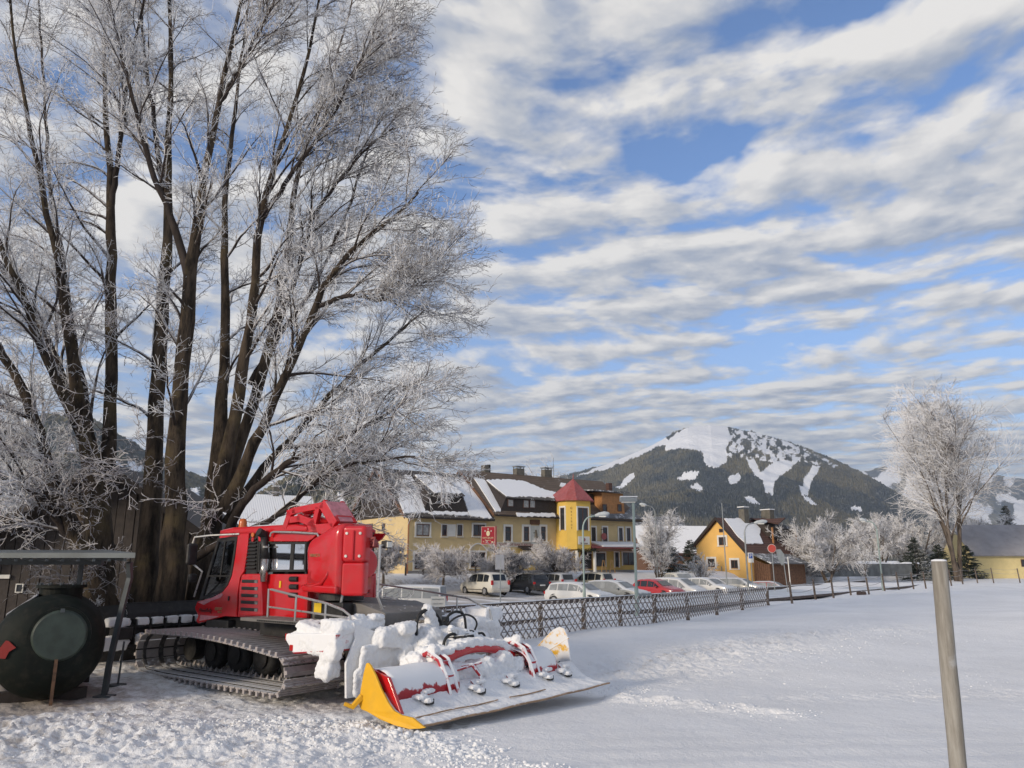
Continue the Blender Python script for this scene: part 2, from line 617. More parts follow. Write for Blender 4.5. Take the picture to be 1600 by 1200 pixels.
def hill(name, sil, D, W, step, rows, seed, mt, snowfn, tree_h=12.0, relief=55.0, power=0.85, zbase=2.0):
    xs = np.arange(sil[0][0], sil[-1][0] + 0.01, step)
    ys = np.interp(xs, [p[0] for p in sil], [p[1] for p in sil])
    ys = ys + 1.1 * fbm2(xs, xs * 0, seed + 3, 3, 0.05)
    cr = [P(a, b, D) for a, b in zip(xs, ys)]
    cx = np.array([p.x for p in cr]); cz = np.array([p.z for p in cr])
    s = np.concatenate([np.linspace(0, 1, rows), [1.05, 1.15]])
    S, CX = np.meshgrid(s, cx, indexing='ij')
    CZ = np.broadcast_to(cz, S.shape)
    Y = D - (1 - S) * W
    prof = np.where(S <= 1, np.clip(S, 0, 1) ** power, 1 - (S - 1) * 2.5)
    CX = CX * (Y / D)
    rel = fbm2(CX, Y, seed, 5, 1 / (W * 0.22))
    spur = relief * rel * np.clip(np.minimum(S * 3, (1 - S) * 3.5), 0, 1)
    Z = zbase - 6 + (CZ - zbase + 6) * prof + spur
    # pixel position of every vertex, to lay out meadows and pistes on the slope
    dx, dy, dz = CX, Y, Z - CH
    dep = dy * _c + dz * _s
    PX_ = 800 + FP * dx / dep; PY_ = 600 - FP * (dz * _c - dy * _s) / dep
    snow = snowfn(PX_, PY_, CX, Y)
    rs = np.random.RandomState(seed + 9)
    Z = Z + tree_h * (0.75 * rs.rand(*Z.shape) ** 2 + .5 * fbm2(CX, Y, seed + 5, 2, 1 / 22.0) - 0.25) * (1 - np.clip(snow, 0, 1)) * (S <= 1.0)
    nr, nc = Z.shape
    idx = np.arange(nr * nc).reshape(nr, nc)
    F_ = np.stack([idx[:-1, :-1], idx[:-1, 1:], idx[1:, 1:], idx[1:, :-1]], -1).reshape(-1, 4)
    o = mesh_np(name, np.stack([CX, Y, Z], -1).reshape(-1, 3), F_, mt, smooth=False, attr={'snow': snow})
    return tag(o, kind='structure')


SIL_MAIN = [(640, 800), (700, 782), (780, 762), (850, 750), (890, 741), (905, 737), (945, 727), (985, 710), (1020, 695), (1045, 680), (1075, 668), (1110, 664), (1140, 668),
            (1180, 676), (1225, 688), (1270, 703), (1320, 725), (1360, 745), (1385, 762), (1420, 780), (1470, 800), (1540, 822), (1650, 845)]
POLYS = [
    [(1040, 690), (1060, 676), (1078, 666), (1110, 662), (1136, 667), (1141, 682), (1137, 700), (1134, 722), (1122, 731), (1103, 727), (1096, 706), (1070, 700), (1040, 704)],
    [(893, 746), (925, 734), (950, 724), (1000, 702), (1040, 680), (1045, 692), (1000, 712), (962, 728), (940, 736), (900, 744)],
    [(1055, 747), (1076, 737), (1094, 736), (1085, 748), (1065, 751)], [(1078, 760), (1090, 754), (1100, 765), (1096, 768), (1080, 764)],
    [(1166, 717), (1180, 719), (1188, 738), (1212, 720), (1248, 721), (1230, 738), (1210, 752), (1207, 774), (1196, 771), (1193, 752), (1178, 742)],
    [(1269, 728), (1284, 729), (1268, 750), (1263, 768), (1252, 766), (1255, 752)], [(1248, 758), (1262, 760), (1264, 774), (1252, 773)],
    [(1255, 774), (1264, 777), (1276, 788), (1268, 788), (1256, 780)], [(963, 763), (975, 748), (990, 739), (993, 746), (980, 757), (968, 764)],
    [(1138, 744), (1154, 740), (1160, 746), (1150, 756), (1140, 756)], [(1328, 792), (1346, 792), (1346, 798), (1332, 798)],
    [(1160, 776), (1176, 776), (1188, 788), (1170, 786)]]
PART = [(1040, 702), (1141, 670), (1185, 677), (1230, 690), (1272, 706), (1310, 727), (1300, 734), (1255, 722), (1205, 722), (1140, 716), (1120, 700)]


def snow_main(px, py, x, y):
    wob = 3.0 * fbm2(px, py, 41, 3, 0.11)
    a, b = px + wob, py + wob * 0.7
    s = np.zeros(px.shape)
    for pl in POLYS:
        s = np.maximum(s, in_poly(a, b, pl) * 1.0)
    part = in_poly(a, b, PART) * np.clip(0.42 + 1.0 * fbm2(px, py, 77, 4, 0.17), 0, .9)
    spots = np.clip(2.0 * (fbm2(px, py, 99, 4, 0.035) - 0.42), 0, 0.7) * (py > 735)
    return np.clip(np.maximum(np.maximum(s, part), spots), 0, 1)


def snow_patchy(th):
    def fn(px, py, x, y):
        return np.clip(2.2 * (fbm2(px, py, 11, 4, 0.03) + th), 0, 1)
    return fn


mh = hill_mat('hill_forest', 1, 1.0)
hill('mountain', SIL_MAIN, 3900, 1900, 1.0, 190, 21, mh, snow_main, tree_h=15, relief=95, power=0.95)
hill('hill', [(1280, 760), (1345, 737), (1380, 730), (1420, 727), (1470, 733), (1520, 738), (1570, 744), (1620, 752), (1700, 760)], 7200, 1800, 3.0, 60, 55, mh,
     snow_patchy(0.35), tree_h=10, relief=120, power=0.8)
hill('hill', [(330, 800), (400, 772), (440, 748), (470, 733), (505, 722), (530, 719), (560, 723), (590, 735), (620, 752), (680, 770), (760, 790)], 1300, 600, 2.0, 100, 31,
     hill_mat('near_forest', 1, 2.5), snow_patchy(-0.2), tree_h=7, relief=40, power=0.75)
hill('hill', [(-500, 720), (-300, 700), (-120, 690), (0, 672), (60, 650), (110, 642), (160, 662), (230, 705), (300, 738), (380, 768), (440, 790)], 1700, 900, 3.0, 90, 37,
     hill_mat('left_forest', 1, 2.0), snow_patchy(-0.1), tree_h=9, relief=60, power=0.8)
hill('hill', [(700, 765), (760, 752), (800, 742), (812, 737), (826, 742), (860, 752), (900, 765)], 5200, 900, 3.0, 40, 61, mh, snow_patchy(-0.1), tree_h=10, relief=60)

# ---- ice rink and its boards
ice = mat('ice_surface', (0.50, 0.54, 0.58), rough=0.45, var=0.12, vs_=0.6, bump=0.15, bs=6)
wood_old = mat('weathered_wood', (0.115, 0.085, 0.070), rough=0.8, var=0.3, vs_=8, bump=0.4, bs=30, snow=0.75)
near0 = RP + RN * 7.6
def rinkpt(t, w): p = RP + RD * t + RN * w; return p
T0, T1 = -26.0, 62.0
n = 44
def fieldz(x, y): return 0.45 * float(sstep(y, 55, 130) * sstep(x, 15, 55))
vv, ff = [], []
for i in range(n + 1):
    for j in range(5):
        p = rinkpt(T0 + (T1 - T0) * i / n, 0.15 + (7.6 - 0.15) * j / 4)
        vv.append((p.x, p.y, fieldz(p.x, p.y) + 0.06))
for i in range(n):
    for j in range(4):
        a = i * 5 + j
        ff.append((a, a + 1, a + 6, a + 5))
tag(MB().add(vv, ff).build('ice_rink', ice), kind='structure')
for w, hh, lab in ((0.0, 0.26, 'long snow-topped timber board along the far side of the ice rink'),
                   (7.7, 0.17, 'long low timber board along the near side of the ice rink')):
    root = empty('rink_board', rinkpt(T0, w))
    tag(root, lab, 'rink board', 'timber side boards of the ice rink')
    k = 22
    for i in range(k):
        a = rinkpt(T0 + (T1 - T0) * i / k, w); b = rinkpt(T0 + (T1 - T0) * (i + 1) / k, w)
        za, zb = fieldz(a.x, a.y) + .02, fieldz(b.x, b.y) + .02
        a.z = za + hh / 2; b.z = zb + hh / 2
        d = (b - a); L = d.length; q = d.to_track_quat('X', 'Z').to_matrix()
        o = MB().box((a + b) / 2 - root.location, (L - 0.04, 0.05, hh), q).build('plank', wood_old, root)
    sn = MB()
    for i in range(60):
        a = rinkpt(T0 + (T1 - T0) * i / 60, w); b = rinkpt(T0 + (T1 - T0) * (i + 1) / 60, w)
        a.z = fieldz(a.x, a.y) + hh + .045; b.z = fieldz(b.x, b.y) + hh + .045
        d = b - a
        sn.box((a + b) / 2 - root.location, (d.length, 0.09 + .03 * math.sin(i * 1.7), .05 + .015 * math.sin(i * 2.3)), d.to_track_quat('X', 'Z').to_matrix())
    sn.build('snow_cap', M['snow'], root)
# ================================================================ TREES
def tubes_np(Pn, Rn, sides):
    """Pn (n,k,3), Rn (n,k) -> verts, quads"""
    n, k, _ = Pn.shape
    T = np.gradient(Pn, axis=1)
    T /= np.linalg.norm(T, axis=2, keepdims=True) + 1e-9
    tm = Pn[:, -1] - Pn[:, 0]
    ref = np.where(np.abs(tm[:, 2:3]) > 0.8 * np.linalg.norm(tm, axis=1, keepdims=True), np.array([[1., 0, 0]]), np.array([[0, 0, 1.]]))
    U = np.cross(T, ref[:, None, :]); U /= np.linalg.norm(U, axis=2, keepdims=True) + 1e-9
    W = np.cross(U, T)
    a = 2 * np.pi * np.arange(sides) / sides
    ring = Pn[:, :, None, :] + Rn[:, :, None, None] * (U[:, :, None, :] * np.cos(a)[None, None, :, None] + W[:, :, None, :] * np.sin(a)[None, None, :, None])
    V_ = ring.reshape(-1, 3)
    idx = np.arange(n * k * sides).reshape(n, k, sides)
    nx = np.roll(idx, -1, axis=2)
    F_ = np.stack([idx[:, :-1], nx[:, :-1], nx[:, 1:], idx[:, 1:]], -1).reshape(-1, 4)
    return V_, F_


def grow(rs, start, dirn, length, r0, r1, k, wander, up, curl=None):
    n = len(start)
    Pn = np.zeros((n, k + 1, 3)); Pn[:, 0] = start
    d = dirn / (np.linalg.norm(dirn, axis=1, keepdims=True) + 1e-9)
    stp = (length / k)[:, None]
    for i in range(k):
        d = d + rs.normal(0, wander, (n, 3)) + np.array([0, 0, 1.0]) * (up if np.isscalar(up) else up[:, None] * 1.0)
        d /= np.linalg.norm(d, axis=1, keepdims=True)
        Pn[:, i + 1] = Pn[:, i] + d * stp
    t = np.linspace(0, 1, k + 1)[None, :]
    Rn = r0[:, None] * (1 - t) + r1[:, None] * t
    return Pn, Rn


def spawn(rs, Pn, Rn, per, t0, t1, ang, rscale, even=True):
    """pick points along parents, directions turned off the parent by about ang"""
    n, k1, _ = Pn.shape
    if even:
        t = t0 + (t1 - t0) * (np.arange(per)[None, :] + rs.rand(n, per)) / per
    else:
        t = t0 + (t1 - t0) * rs.rand(n, per)
    t = np.clip(t, 0, 0.999)
    f = t * (k1 - 1); i = f.astype(int); a = (f - i)[..., None]
    rowi = np.arange(n)[:, None]
    p0, p1 = Pn[rowi, i], Pn[rowi, i + 1]
    start = p0 * (1 - a) + p1 * a
    rad = (Rn[rowi, i] * (1 - a[..., 0]) + Rn[rowi, i + 1] * a[..., 0])
    T = p1 - p0; T /= np.linalg.norm(T, axis=2, keepdims=True) + 1e-9
    rnd = rs.normal(0, 1, T.shape)
    side = rnd - (rnd * T).sum(2, keepdims=True) * T
    side /= np.linalg.norm(side, axis=2, keepdims=True) + 1e-9
    an = ang * (0.7 + 0.6 * rs.rand(n, per))[..., None]
    d = T * np.cos(an) + side * np.sin(an)
    return start.reshape(-1, 3), d.reshape(-1, 3), (rad * rscale).reshape(-1), t.reshape(-1)


def bark_mat(name, dark, light, frost_lo, frost=(0.50, 0.49, 0.50), n_scale=3.0, moss=None):
    k = Mt(name)
    st = k.scaled((n_scale, n_scale, n_scale * 0.25))
    c = k.mix(k.step(k.noise(1.0, 7, 0.65, vec=st), 0.35, 0.65), dark, light)
    if moss:
        c = k.mix(k.math('MULTIPLY', k.step(k.noise(1.1, 5, 0.6), 0.5, 0.68), 0.75), c, moss)
    e = k.math('ADD', k.nz(), k.math('MULTIPLY', k.math('SUBTRACT', k.noise(7, 5, 0.65), 0.5), 1.5))
    c = k.mix(k.step(e, frost_lo, frost_lo + 0.35), c, frost)
    k.set(col=c, rough=0.85, spec=0.15)
    k.bump(k.noise(3.0, 6, 0.7, vec=st), 0.9, 0.05)
    return k.m


def frost_mat(name, lo, col=(0.46, 0.45, 0.455), bark=(0.07, 0.055, 0.05), sc_=2.0):
    k = Mt(name)
    e = k.math('ADD', k.math('MULTIPLY', k.nz(), 0.35), k.noise(sc_, 4, 0.6))
    f = k.step(e, lo, lo + 0.3)
    k.set(col=k.mix(f, bark, k.mix(k.step(k.noise(0.6, 3), 0.35, 0.65), tuple(c * 0.86 for c in col), col)), rough=0.8, spec=0.2)
    return k.m


MB_TRUNK = bark_mat('big_tree_bark', (0.022, 0.018, 0.015), (0.095, 0.072, 0.052), 1.0, n_scale=5.0, moss=(0.12, 0.092, 0.05))
MB_LIMB = bark_mat('big_tree_limb', (0.030, 0.024, 0.021), (0.065, 0.052, 0.045), 0.72)
MB_BR = frost_mat('frosted_branch', 0.22, col=(0.72, .71, .72))
MB_B1 = frost_mat('half_frosted_branch', 0.44, col=(0.66, .65, .66), bark=(.045, .035, .03))
MB_TW = frost_mat('frosted_twig', 0.12, col=(0.76, 0.765, 0.78))


def resample(pts, k):
    pts = np.array(pts); seg = np.linalg.norm(np.diff(pts[:, :3], axis=0), axis=1); s = np.append(0, np.cumsum(seg))
    t = np.linspace(0, s[-1], k)
    out = np.stack([np.interp(t, s, pts[:, i]) for i in range(4)], -1)
    for _ in range(2):
        out[1:-1] = out[1:-1] * 0.5 + (out[:-2] + out[2:]) * 0.25
    return out


def big_tree():
    rs = np.random.RandomState(12)
    Y0 = 19.2
    # stems: (px, py, metres nearer(-)/farther(+), radius in metres)
    stems = [
        [(150, 985, -.1, .52), (158, 880, 0, .40), (150, 760, 0, .30), (133, 675, -.1, .25), (122, 600, -.2, .21), (107, 520, -.4, .15), (90, 400, -.9, .12), (60, 270, -1.5, .09), (30, 120, -2.2, .06), (10, -40, -3, .04)],
        [(160, 800, .1, .26), (170, 690, .3, .22), (176, 560, .5, .20), (172, 430, .7, .20), (174, 320, .9, .17), (168, 210, 1.0, .12), (160, 90, 1.3, .08), (175, -60, 1.6, .05)],
        [(172, 330, .9, .13), (188, 230, .6, .10), (200, 120, .3, .08), (230, -20, -.2, .05)],
        [(215, 980, .2, .42), (230, 860, .3, .30), (240, 740, .4, .27), (248, 600, .6, .25), (252, 480, .8, .23), (264, 360, 1.0, .19), (262, 250, 1.2, .15), (268, 130, 1.4, .12), (262, -40, 1.8, .08)],
        [(262, 985, -.5, .46), (272, 860, -.6, .32), (272, 740, -.6, .27), (282, 590, -.7, .25), (296, 440, -.8, .23), (312, 320, -.9, .17), (332, 210, -1.1, .13), (352, 120, -1.3, .10), (385, -40, -1.8, .06)],
        [(296, 440, -.8, .16), (272, 350, -.9, .13), (245, 290, -1.1, .11), (222, 210, -1.3, .09), (196, 110, -1.7, .07), (170, 0, -2.1, .05), (150, -80, -2.4, .04)],
        [(255, 300, 1.1, .12), (240, 190, 1.5, .10), (225, 80, 2.0, .07), (215, -50, 2.4, .05)],
        [(312, 990, .2, .50), (322, 880, .3, .36), (335, 780, .5, .29), (345, 680, .7, .22), (352, 560, .9, .18), (352, 450, 1.1, .15), (348, 330, 1.3, .12), (365, 200, 1.6, .09), (380, 60, 2.0, .06), (400, -60, 2.3, .04)],
        [(335, 800, .0, .26), (358, 700, -.1, .22), (378, 590, -.2, .18), (396, 470, -.3, .16), (404, 350, -.4, .13), (430, 250, -.6, .11), (465, 150, -.9, .08), (500, 40, -1.2, .06), (520, -50, -1.4, .04)],
        [(345, 780, .5, .22), (392, 640, .8, .19), (425, 530, 1.1, .17), (450, 400, 1.4, .14), (462, 280, 1.8, .11), (500, 190, 2.3, .08), (540, 100, 2.8, .06), (580, 0, 3.2, .04)],
        [(425, 530, 1.1, .12), (455, 450, .7, .10), (490, 350, .3, .09), (540, 290, -.1, .07), (600, 240, -.6, .05), (660, 200, -1.0, .03)],
        [(350, 800, -.4, .22), (400, 690, -.8, .16), (440, 600, -1.2, .14), (480, 520, -1.6, .12), (520, 440, -1.9, .10), (580, 390, -2.3, .08), (650, 350, -2.7, .06), (720, 300, -3.0, .035)],
        [(355, 820, .4, .20), (410, 730, .9, .13), (470, 670, 1.4, .11), (540, 610, 1.9, .09), (610, 560, 2.4, .07), (680, 520, 2.8, .05), (735, 480, 3.1, .03)],
        [(345, 850, -.6, .16), (390, 770, -1.2, .11), (460, 715, -1.6, .09), (540, 690, -2.0, .07), (620, 660, -2.3, .05), (700, 625, -2.6, .03)],
        [(300, 872, -.9, .13), (360, 842, -1.2, .10), (415, 818, -1.5, .085), (462, 785, -1.8, .07), (500, 750, -2.1, .06), (560, 728, -2.3, .045), (640, 718, -2.6, .03), (715, 712, -2.8, .02)],
        [(150, 720, -.3, .20), (110, 640, -.7, .16), (70, 560, -1.1, .13), (40, 470, -1.5, .11), (0, 380, -2.0, .08), (-50, 270, -2.5, .05)],
        [(135, 700, .0, .18), (100, 590, .4, .13), (60, 500, .8, .11), (10, 430, 1.3, .09), (-50, 350, 1.9, .06)],
        [(140, 660, .3, .14), (112, 520, .8, .12), (98, 400, 1.2, .10), (75, 280, 1.6, .08), (70, 140, 2.0, .06), (60, 0, 2.3, .05)],
        [(190, 980, -.4, .30), (120, 850, -.8, .18), (80, 740, -1.0, .16), (50, 640, -1.3, .14), (10, 560, -1.8, .11), (-50, 480, -2.3, .08), (-110, 400, -2.8, .05)],
        [(170, 860, .5, .20), (100, 760, .9, .12), (40, 700, 1.3, .10), (-30, 640, 1.7, .08), (-90, 600, 2.0, .05)],
        [(120, 860, -.6, .12), (70, 780, -1.2, .09), (10, 745, -1.7, .07), (-60, 720, -2.1, .05)],
        [(390, 600, .9, .11), (440, 520, 1.2, .09), (500, 450, 1.6, .08), (560, 350, 2.0, .06), (600, 260, 2.3, .05), (640, 170, 2.6, .03)],
        [(404, 350, -.4, .11), (450, 280, -.8, .09), (520, 200, -1.2, .07), (580, 120, -1.5, .05), (630, 40, -1.8, .03)],
        [(345, 160, -1.2, .08), (400, 60, -1.6, .06), (450, -40, -2.0, .04)],
        [(465, 250, 1.9, .08), (540, 160, 2.2, .06), (610, 90, 2.4, .04), (660, 50, 2.6, .025)],
        [(500, 480, -1.7, .09), (570, 460, -2.0, .07), (650, 470, -2.3, .05), (720, 440, -2.6, .03)],
    ]
    base = P(245, 960, Y0)
    root = empty('frosted_tree', (base.x, base.y, hz(base.x, base.y)))
    tag(root, 'huge bare many-stemmed tree white with hoarfrost rising behind the red snow groomer', 'tree')
    ox = np.array(root.location)
    S3 = []
    for st in stems:
        S3.append([[*(P(a if a < 470 else 470 + (a - 470) * .74, b, Y0 + dz)), r * (.88 if b > 850 else .60 + .24 * max(0, b) / 850)] for a, b, dz, r in st])
    K0 = 26
    A = np.stack([resample(s_, K0) for s_ in S3])
    Pn = A[:, :, :3] + rs.normal(0, 0.018, A[:, :, :3].shape); Rn = A[:, :, 3]
    # root flare for the thick ones
    for i in range(len(stems)):
        if stems[i][0][1] > 940:
            Pn[i, 0, 2] = -0.25
            Rn[i, 0] *= 1.25
    thick = [i for i in range(len(stems)) if stems[i][0][3] >= 0.2]
    thin = [i for i in range(len(stems)) if i not in thick]
    for i in thick:
        v, f = tubes_np(Pn[i:i + 1], Rn[i:i + 1], 14)
        # lumpy bark
        n_ = np.array([mnoise.noise(Vector(p * 2.2)) for p in v])
        cen = np.repeat(Pn[i], 14, axis=0)
        v = cen + (v - cen) * (1 + 0.22 * n_)[:, None]
        mesh_np('trunk' if stems[i][0][1] > 940 else 'limb', v - ox, f, MB_TRUNK, root)
    for i in thin:
        v, f = tubes_np(Pn[i:i + 1], Rn[i:i + 1], 9)
        mesh_np('limb', v - ox, f, MB_LIMB, root)
    # level 1
    center = np.array([base.x, base.y, 4.0])

    def outward(s0, d, amt, up):
        o = s0 - center; o[:, 2] *= 0.25
        o /= np.linalg.norm(o, axis=1, keepdims=True) + 1e-9
        d = d + o * amt + np.array([0, 0, up])
        return d / np.linalg.norm(d, axis=1, keepdims=True)
    s0, d, r, t = spawn(rs, Pn, Rn, 19, 0.24, 1.0, R(46), 0.45)
    keep = (s0[:, 2] > 2.8)
    s0, d, r, t = s0[keep], d[keep], r[keep], t[keep]
    d = outward(s0, d, 0.55, 0.15)
    L1 = (1.5 + 2.0 * rs.rand(len(s0))) * np.clip(1.2 - 0.45 * t, 0.5, 1.2)
    # near the right edge of the crown the branches end sooner
    room = np.clip((-.30 - s0[:, 0] / s0[:, 1]) / .18 + .95, .75, 1.0); L1 = L1 * room
    P1, R1 = grow(rs, s0, d, L1, np.clip(r, .016, .05), np.full(len(s0), .008), 14, 0.085, -0.012)
    v, f = tubes_np(P1, R1, 5)
    mesh_np('branches', v - ox, f, MB_B1, root)['kind'] = 'stuff'
    s0, d, r, t = spawn(rs, P1, R1, 9, 0.10, 1.0, R(38), 0.6)
    d = outward(s0, d, 0.30, 0.0)
    L2 = (0.6 + 0.9 * rs.rand(len(s0))) * np.clip(1.2 - 0.55 * t, .45, 1.2)
    P2, R2 = grow(rs, s0, d, L2, np.clip(r, .008, .016), np.full(len(s0), .005), 8, 0.11, 0.0)
    v, f = tubes_np(P2, R2, 3)
    mesh_np('small_branches', v - ox, f, MB_BR, root)['kind'] = 'stuff'
    s0, d, r, t = spawn(rs, P2, R2, 8, 0.08, 1.0, R(42), 0.8)
    L3 = (0.16 + 0.34 * rs.rand(len(s0)))
    P3, R3 = grow(rs, s0, d, L3, np.clip(r, .0052, .0085), np.full(len(s0), .004), 4, 0.17, 0.02)
    v, f = tubes_np(P3, R3, 3)
    mesh_np('twigs', v - ox, f, MB_TW, root, smooth=False)['kind'] = 'stuff'
    s0, d, r, t = spawn(rs, P3, R3, 3, 0.15, 1.0, R(48), 0.9)
    L4 = (0.06 + 0.12 * rs.rand(len(s0)))
    P4, R4 = grow(rs, s0, d, L4, np.full(len(s0), .0056), np.full(len(s0), .0038), 1, 0.2, 0.02)
    v, f = tubes_np(P4, R4, 3)
    mesh_np('frost_spurs', v - ox, f, MB_TW, root, smooth=False)['kind'] = 'stuff'
    MB_HT = frost_mat('shaded_frost_twig', 0.22, col=(0.50, 0.48, 0.485))  # duller frost colour paints shade into the low twigs
    # low twiggy sprays hanging in front of the trunks
    sp = []
    for (a, b, dz) in [(120, 720, -2.2), (170, 735, -2.4), (215, 728, -2.3), (60, 800, -2.5), (30, 760, -2.6), (95, 790, -2.4), (330, 800, -2.2), (140, 860, -2.0), (110, 900, -1.6), (130, 500, -2.0), (160, 470, -2), (90, 640, -2.2), (0, 640, -2.4), (40, 700, -2.3)]:
        for q in range(9):
            sp.append((P(a + rs.normal(0, 18), b + rs.normal(0, 14), Y0 + dz + rs.normal(0, .3)), rs.normal(0, 1, 3) * np.array([1, .5, .35])))
    s0 = np.array([list(a) for a, b in sp]); d = np.array([b for a, b in sp])
    P5, R5 = grow(rs, s0, d, .7 + .8 * rs.rand(len(s0)), np.full(len(s0), .010), np.full(len(s0), .006), 9, .20, 0.0)
    s0, d, r, t = spawn(rs, P5, R5, 9, .05, 1, R(50), .9)
    P6, R6 = grow(rs, s0, d, .12 + .28 * rs.rand(len(s0)), np.full(len(s0), .0072), np.full(len(s0), .005), 4, .25, 0.0)
    s0, d, r, t = spawn(rs, P6, R6, 3, .15, 1, R(50), .9)
    P7, R7 = grow(rs, s0, d, .05 + .08 * rs.rand(len(s0)), np.full(len(s0), .0062), np.full(len(s0), .0045), 1, .2, 0.0)
    vs_, fs_, b = [], [], 0
    for pn, rn in ((P5, R5), (P6, R6), (P7, R7)):
        v, f = tubes_np(pn, rn, 3)
        vs_.append(v); fs_.append(f + b); b += len(v)
    mesh_np('hanging_twigs', np.vstack(vs_) - ox, np.vstack(fs_), MB_HT, root, smooth=False)['kind'] = 'stuff'


big_tree()

MT_BK = bark_mat('tree_bark', (0.06, 0.047, 0.038), (0.17, 0.14, 0.115), 0.35, n_scale=2.0)
MT_TW = frost_mat('rime_twig', 0.14, col=(0.80, 0.79, 0.79), bark=(0.10, 0.08, 0.07), sc_=0.8)
MT_TWB = frost_mat('rime_twig_brown', 0.16, col=(0.68, 0.655, 0.65), bark=(0.085, 0.062, 0.05), sc_=1.2)


def frosty_tree(name, label, cat, px, Y, H, spread, seed, stems=1, fork=0.3, group=None, twr=0.012, dens=1.0, shape='vase', tw=None, tr=None, up=0.05, lean=0.5, z=None):
    rs = np.random.RandomState(seed)
    x, y = XY(px, Y); z0 = hz(x, y) if z is None else z
    root = empty(name, (x, y, z0 - 0.05)); tag(root, label, cat, group)
    tr = tr or H * 0.022
    n0 = stems
    st = np.zeros((n0, 3)); st[:, :2] = rs.normal(0, (0.012 if H > 20 else 0.03) * H if n0 > 1 else 0.0, (n0, 2))
    az = np.arange(n0) * 2 * math.pi / n0 + rs.rand()
    d = np.stack([np.cos(az) * lean * (n0 > 1), np.sin(az) * lean * (n0 > 1), np.ones(n0)], -1)
    trunk_len = H * (fork + (0.45 if n0 > 1 else 0.25))
    P0, R0 = grow(rs, st, d, np.full(n0, trunk_len), np.full(n0, tr), np.full(n0, tr * .45), 12, .035, 0.03)
    v, f = tubes_np(P0, R0, 8)
    mesh_np('trunk', v, f, MT_BK, root)
    per = int((16 if n0 == 1 else max(5, 22 // n0)) * dens)
    s0, d, r, t = spawn(rs, P0, R0, per, fork / (fork + .35), 1.0, R(38 if shape == 'vase' else 60), .55)
    hl = (s0[:, 2] / H)
    out = np.stack([d[:, 0], d[:, 1], np.zeros(len(d))], -1)
    if shape == 'vase':
        L1 = H * (0.38 + .16 * rs.rand(len(s0))) * (1 - .25 * hl); d[:, 2] += .35
    elif shape == 'round':
        L1 = spread * (0.62 + .42 * rs.rand(len(s0))); d[:, 2] += .15
    elif shape == 'flat':
        L1 = spread * (0.7 + .4 * rs.rand(len(s0))); d[:, 2] = np.abs(d[:, 2]) * .5 + .12
    else:       # column
        L1 = H * (.30 + .1 * rs.rand(len(s0))); d[:, 2] += 1.4
    d[:, :2] *= spread / (H * .36) if shape in ('vase',) else 1
    P1, R1 = grow(rs, s0, d, L1, np.clip(r, twr * 1.6, tr), np.full(len(s0), twr), 9, .12, up)
    v, f = tubes_np(P1, R1, 4)
    mesh_np('branches', v, f, MT_BK, root)['kind'] = 'stuff'
    s0, d, r, t = spawn(rs, P1, R1, int(11 * dens), .1, 1.0, R(42), .7)
    L2 = L1.repeat(int(11 * dens)) * (.22 + .22 * rs.rand(len(s0))) * (1.15 - .5 * t)
    P2, R2 = grow(rs, s0, d, L2, np.clip(r, twr, twr * 2), np.full(len(s0), twr * .8), 5, .16, up * .5)
    s0, d, r, t = spawn(rs, P2, R2, int(9 * dens), .05, 1.0, R(45), .8)
    L3 = L2.repeat(int(9 * dens)) * (.28 + .32 * rs.rand(len(s0)))
    P3, R3 = grow(rs, s0, d, L3, np.full(len(s0), twr), np.full(len(s0), twr * .7), 2, .22, 0)
    vs_, fs_, b = [], [], 0
    for pn, rn in ((P2, R2), (P3, R3)):
        v, f = tubes_np(pn, rn, 3); vs_.append(v); fs_.append(f + b); b += len(v)
    mesh_np('crown', np.vstack(vs_), np.vstack(fs_), tw or MT_TW, root, smooth=False)['kind'] = 'stuff'
    return root


# the tall frosted tree on the right and the planting round it
frosty_tree('frosted_tree', 'tall slender white-frosted tree standing alone before the clouds on the right', 'tree', 1492, 100, 27.5, 5.0, 3, stems=3, fork=.13, twr=.018, dens=1.8, tr=.30, lean=.08, up=.04)
frosty_tree('frosted_tree', 'broad rounded frosted tree right of the orange gabled house', 'tree', 1292, 88, 7.9, 4.4, 4, stems=5, fork=.12, twr=.017, dens=1.75, shape='round', tr=.14)
frosty_tree('frosted_bush', 'low frosted bush filling the foot of the rounded tree beside the grey wall', 'bush', 1245, 90, 4.4, 2.8, 14, stems=5, fork=.1, twr=.016, dens=1.2, shape='round', tr=.06)
frosty_tree('frosted_tree', 'pale compact frosted tree behind the grey wall, left of the tall tree', 'tree', 1378, 104, 8.0, 4.2, 5, stems=4, fork=.15, twr=.019, dens=1.7, shape='round', tr=.13)
frosty_tree('frosted_tree', 'frosted tree rising behind the left side of the tall tree', 'tree', 1425, 112, 10.8, 5.2, 6, stems=4, fork=.16, twr=.021, dens=1.7, shape='round', tr=.16)
frosty_tree('frosted_tree', 'frosted tree rising behind the frosted roof of the cream bungalow', 'tree', 1545, 121, 10.5, 5.0, 8, stems=4, fork=.16, twr=.021, dens=1.7, shape='round', tr=.16)
frosty_tree('young_poplar', 'slim upright frosted poplar between the hotel porch and the orange house', 'tree', 1031, 76, 8.7, 1.4, 9, stems=3, fork=.08, twr=.014, dens=1.5, shape='column', tr=.09, lean=.10)
frosty_tree('frosted_bush', 'pale rounded frosted bush in front of the orange gable', 'bush', 1092, 80, 3.3, 1.9, 10, stems=4, fork=.1, twr=.013, dens=1.1, shape='round', tr=.05)
frosty_tree('frosted_tree', 'bare frosted tree showing above the hotel roof ridge', 'tree', 858, 108, 14.5, 5.5, 11, stems=3, fork=.25, twr=.02, dens=.9, tr=.2, lean=.2)
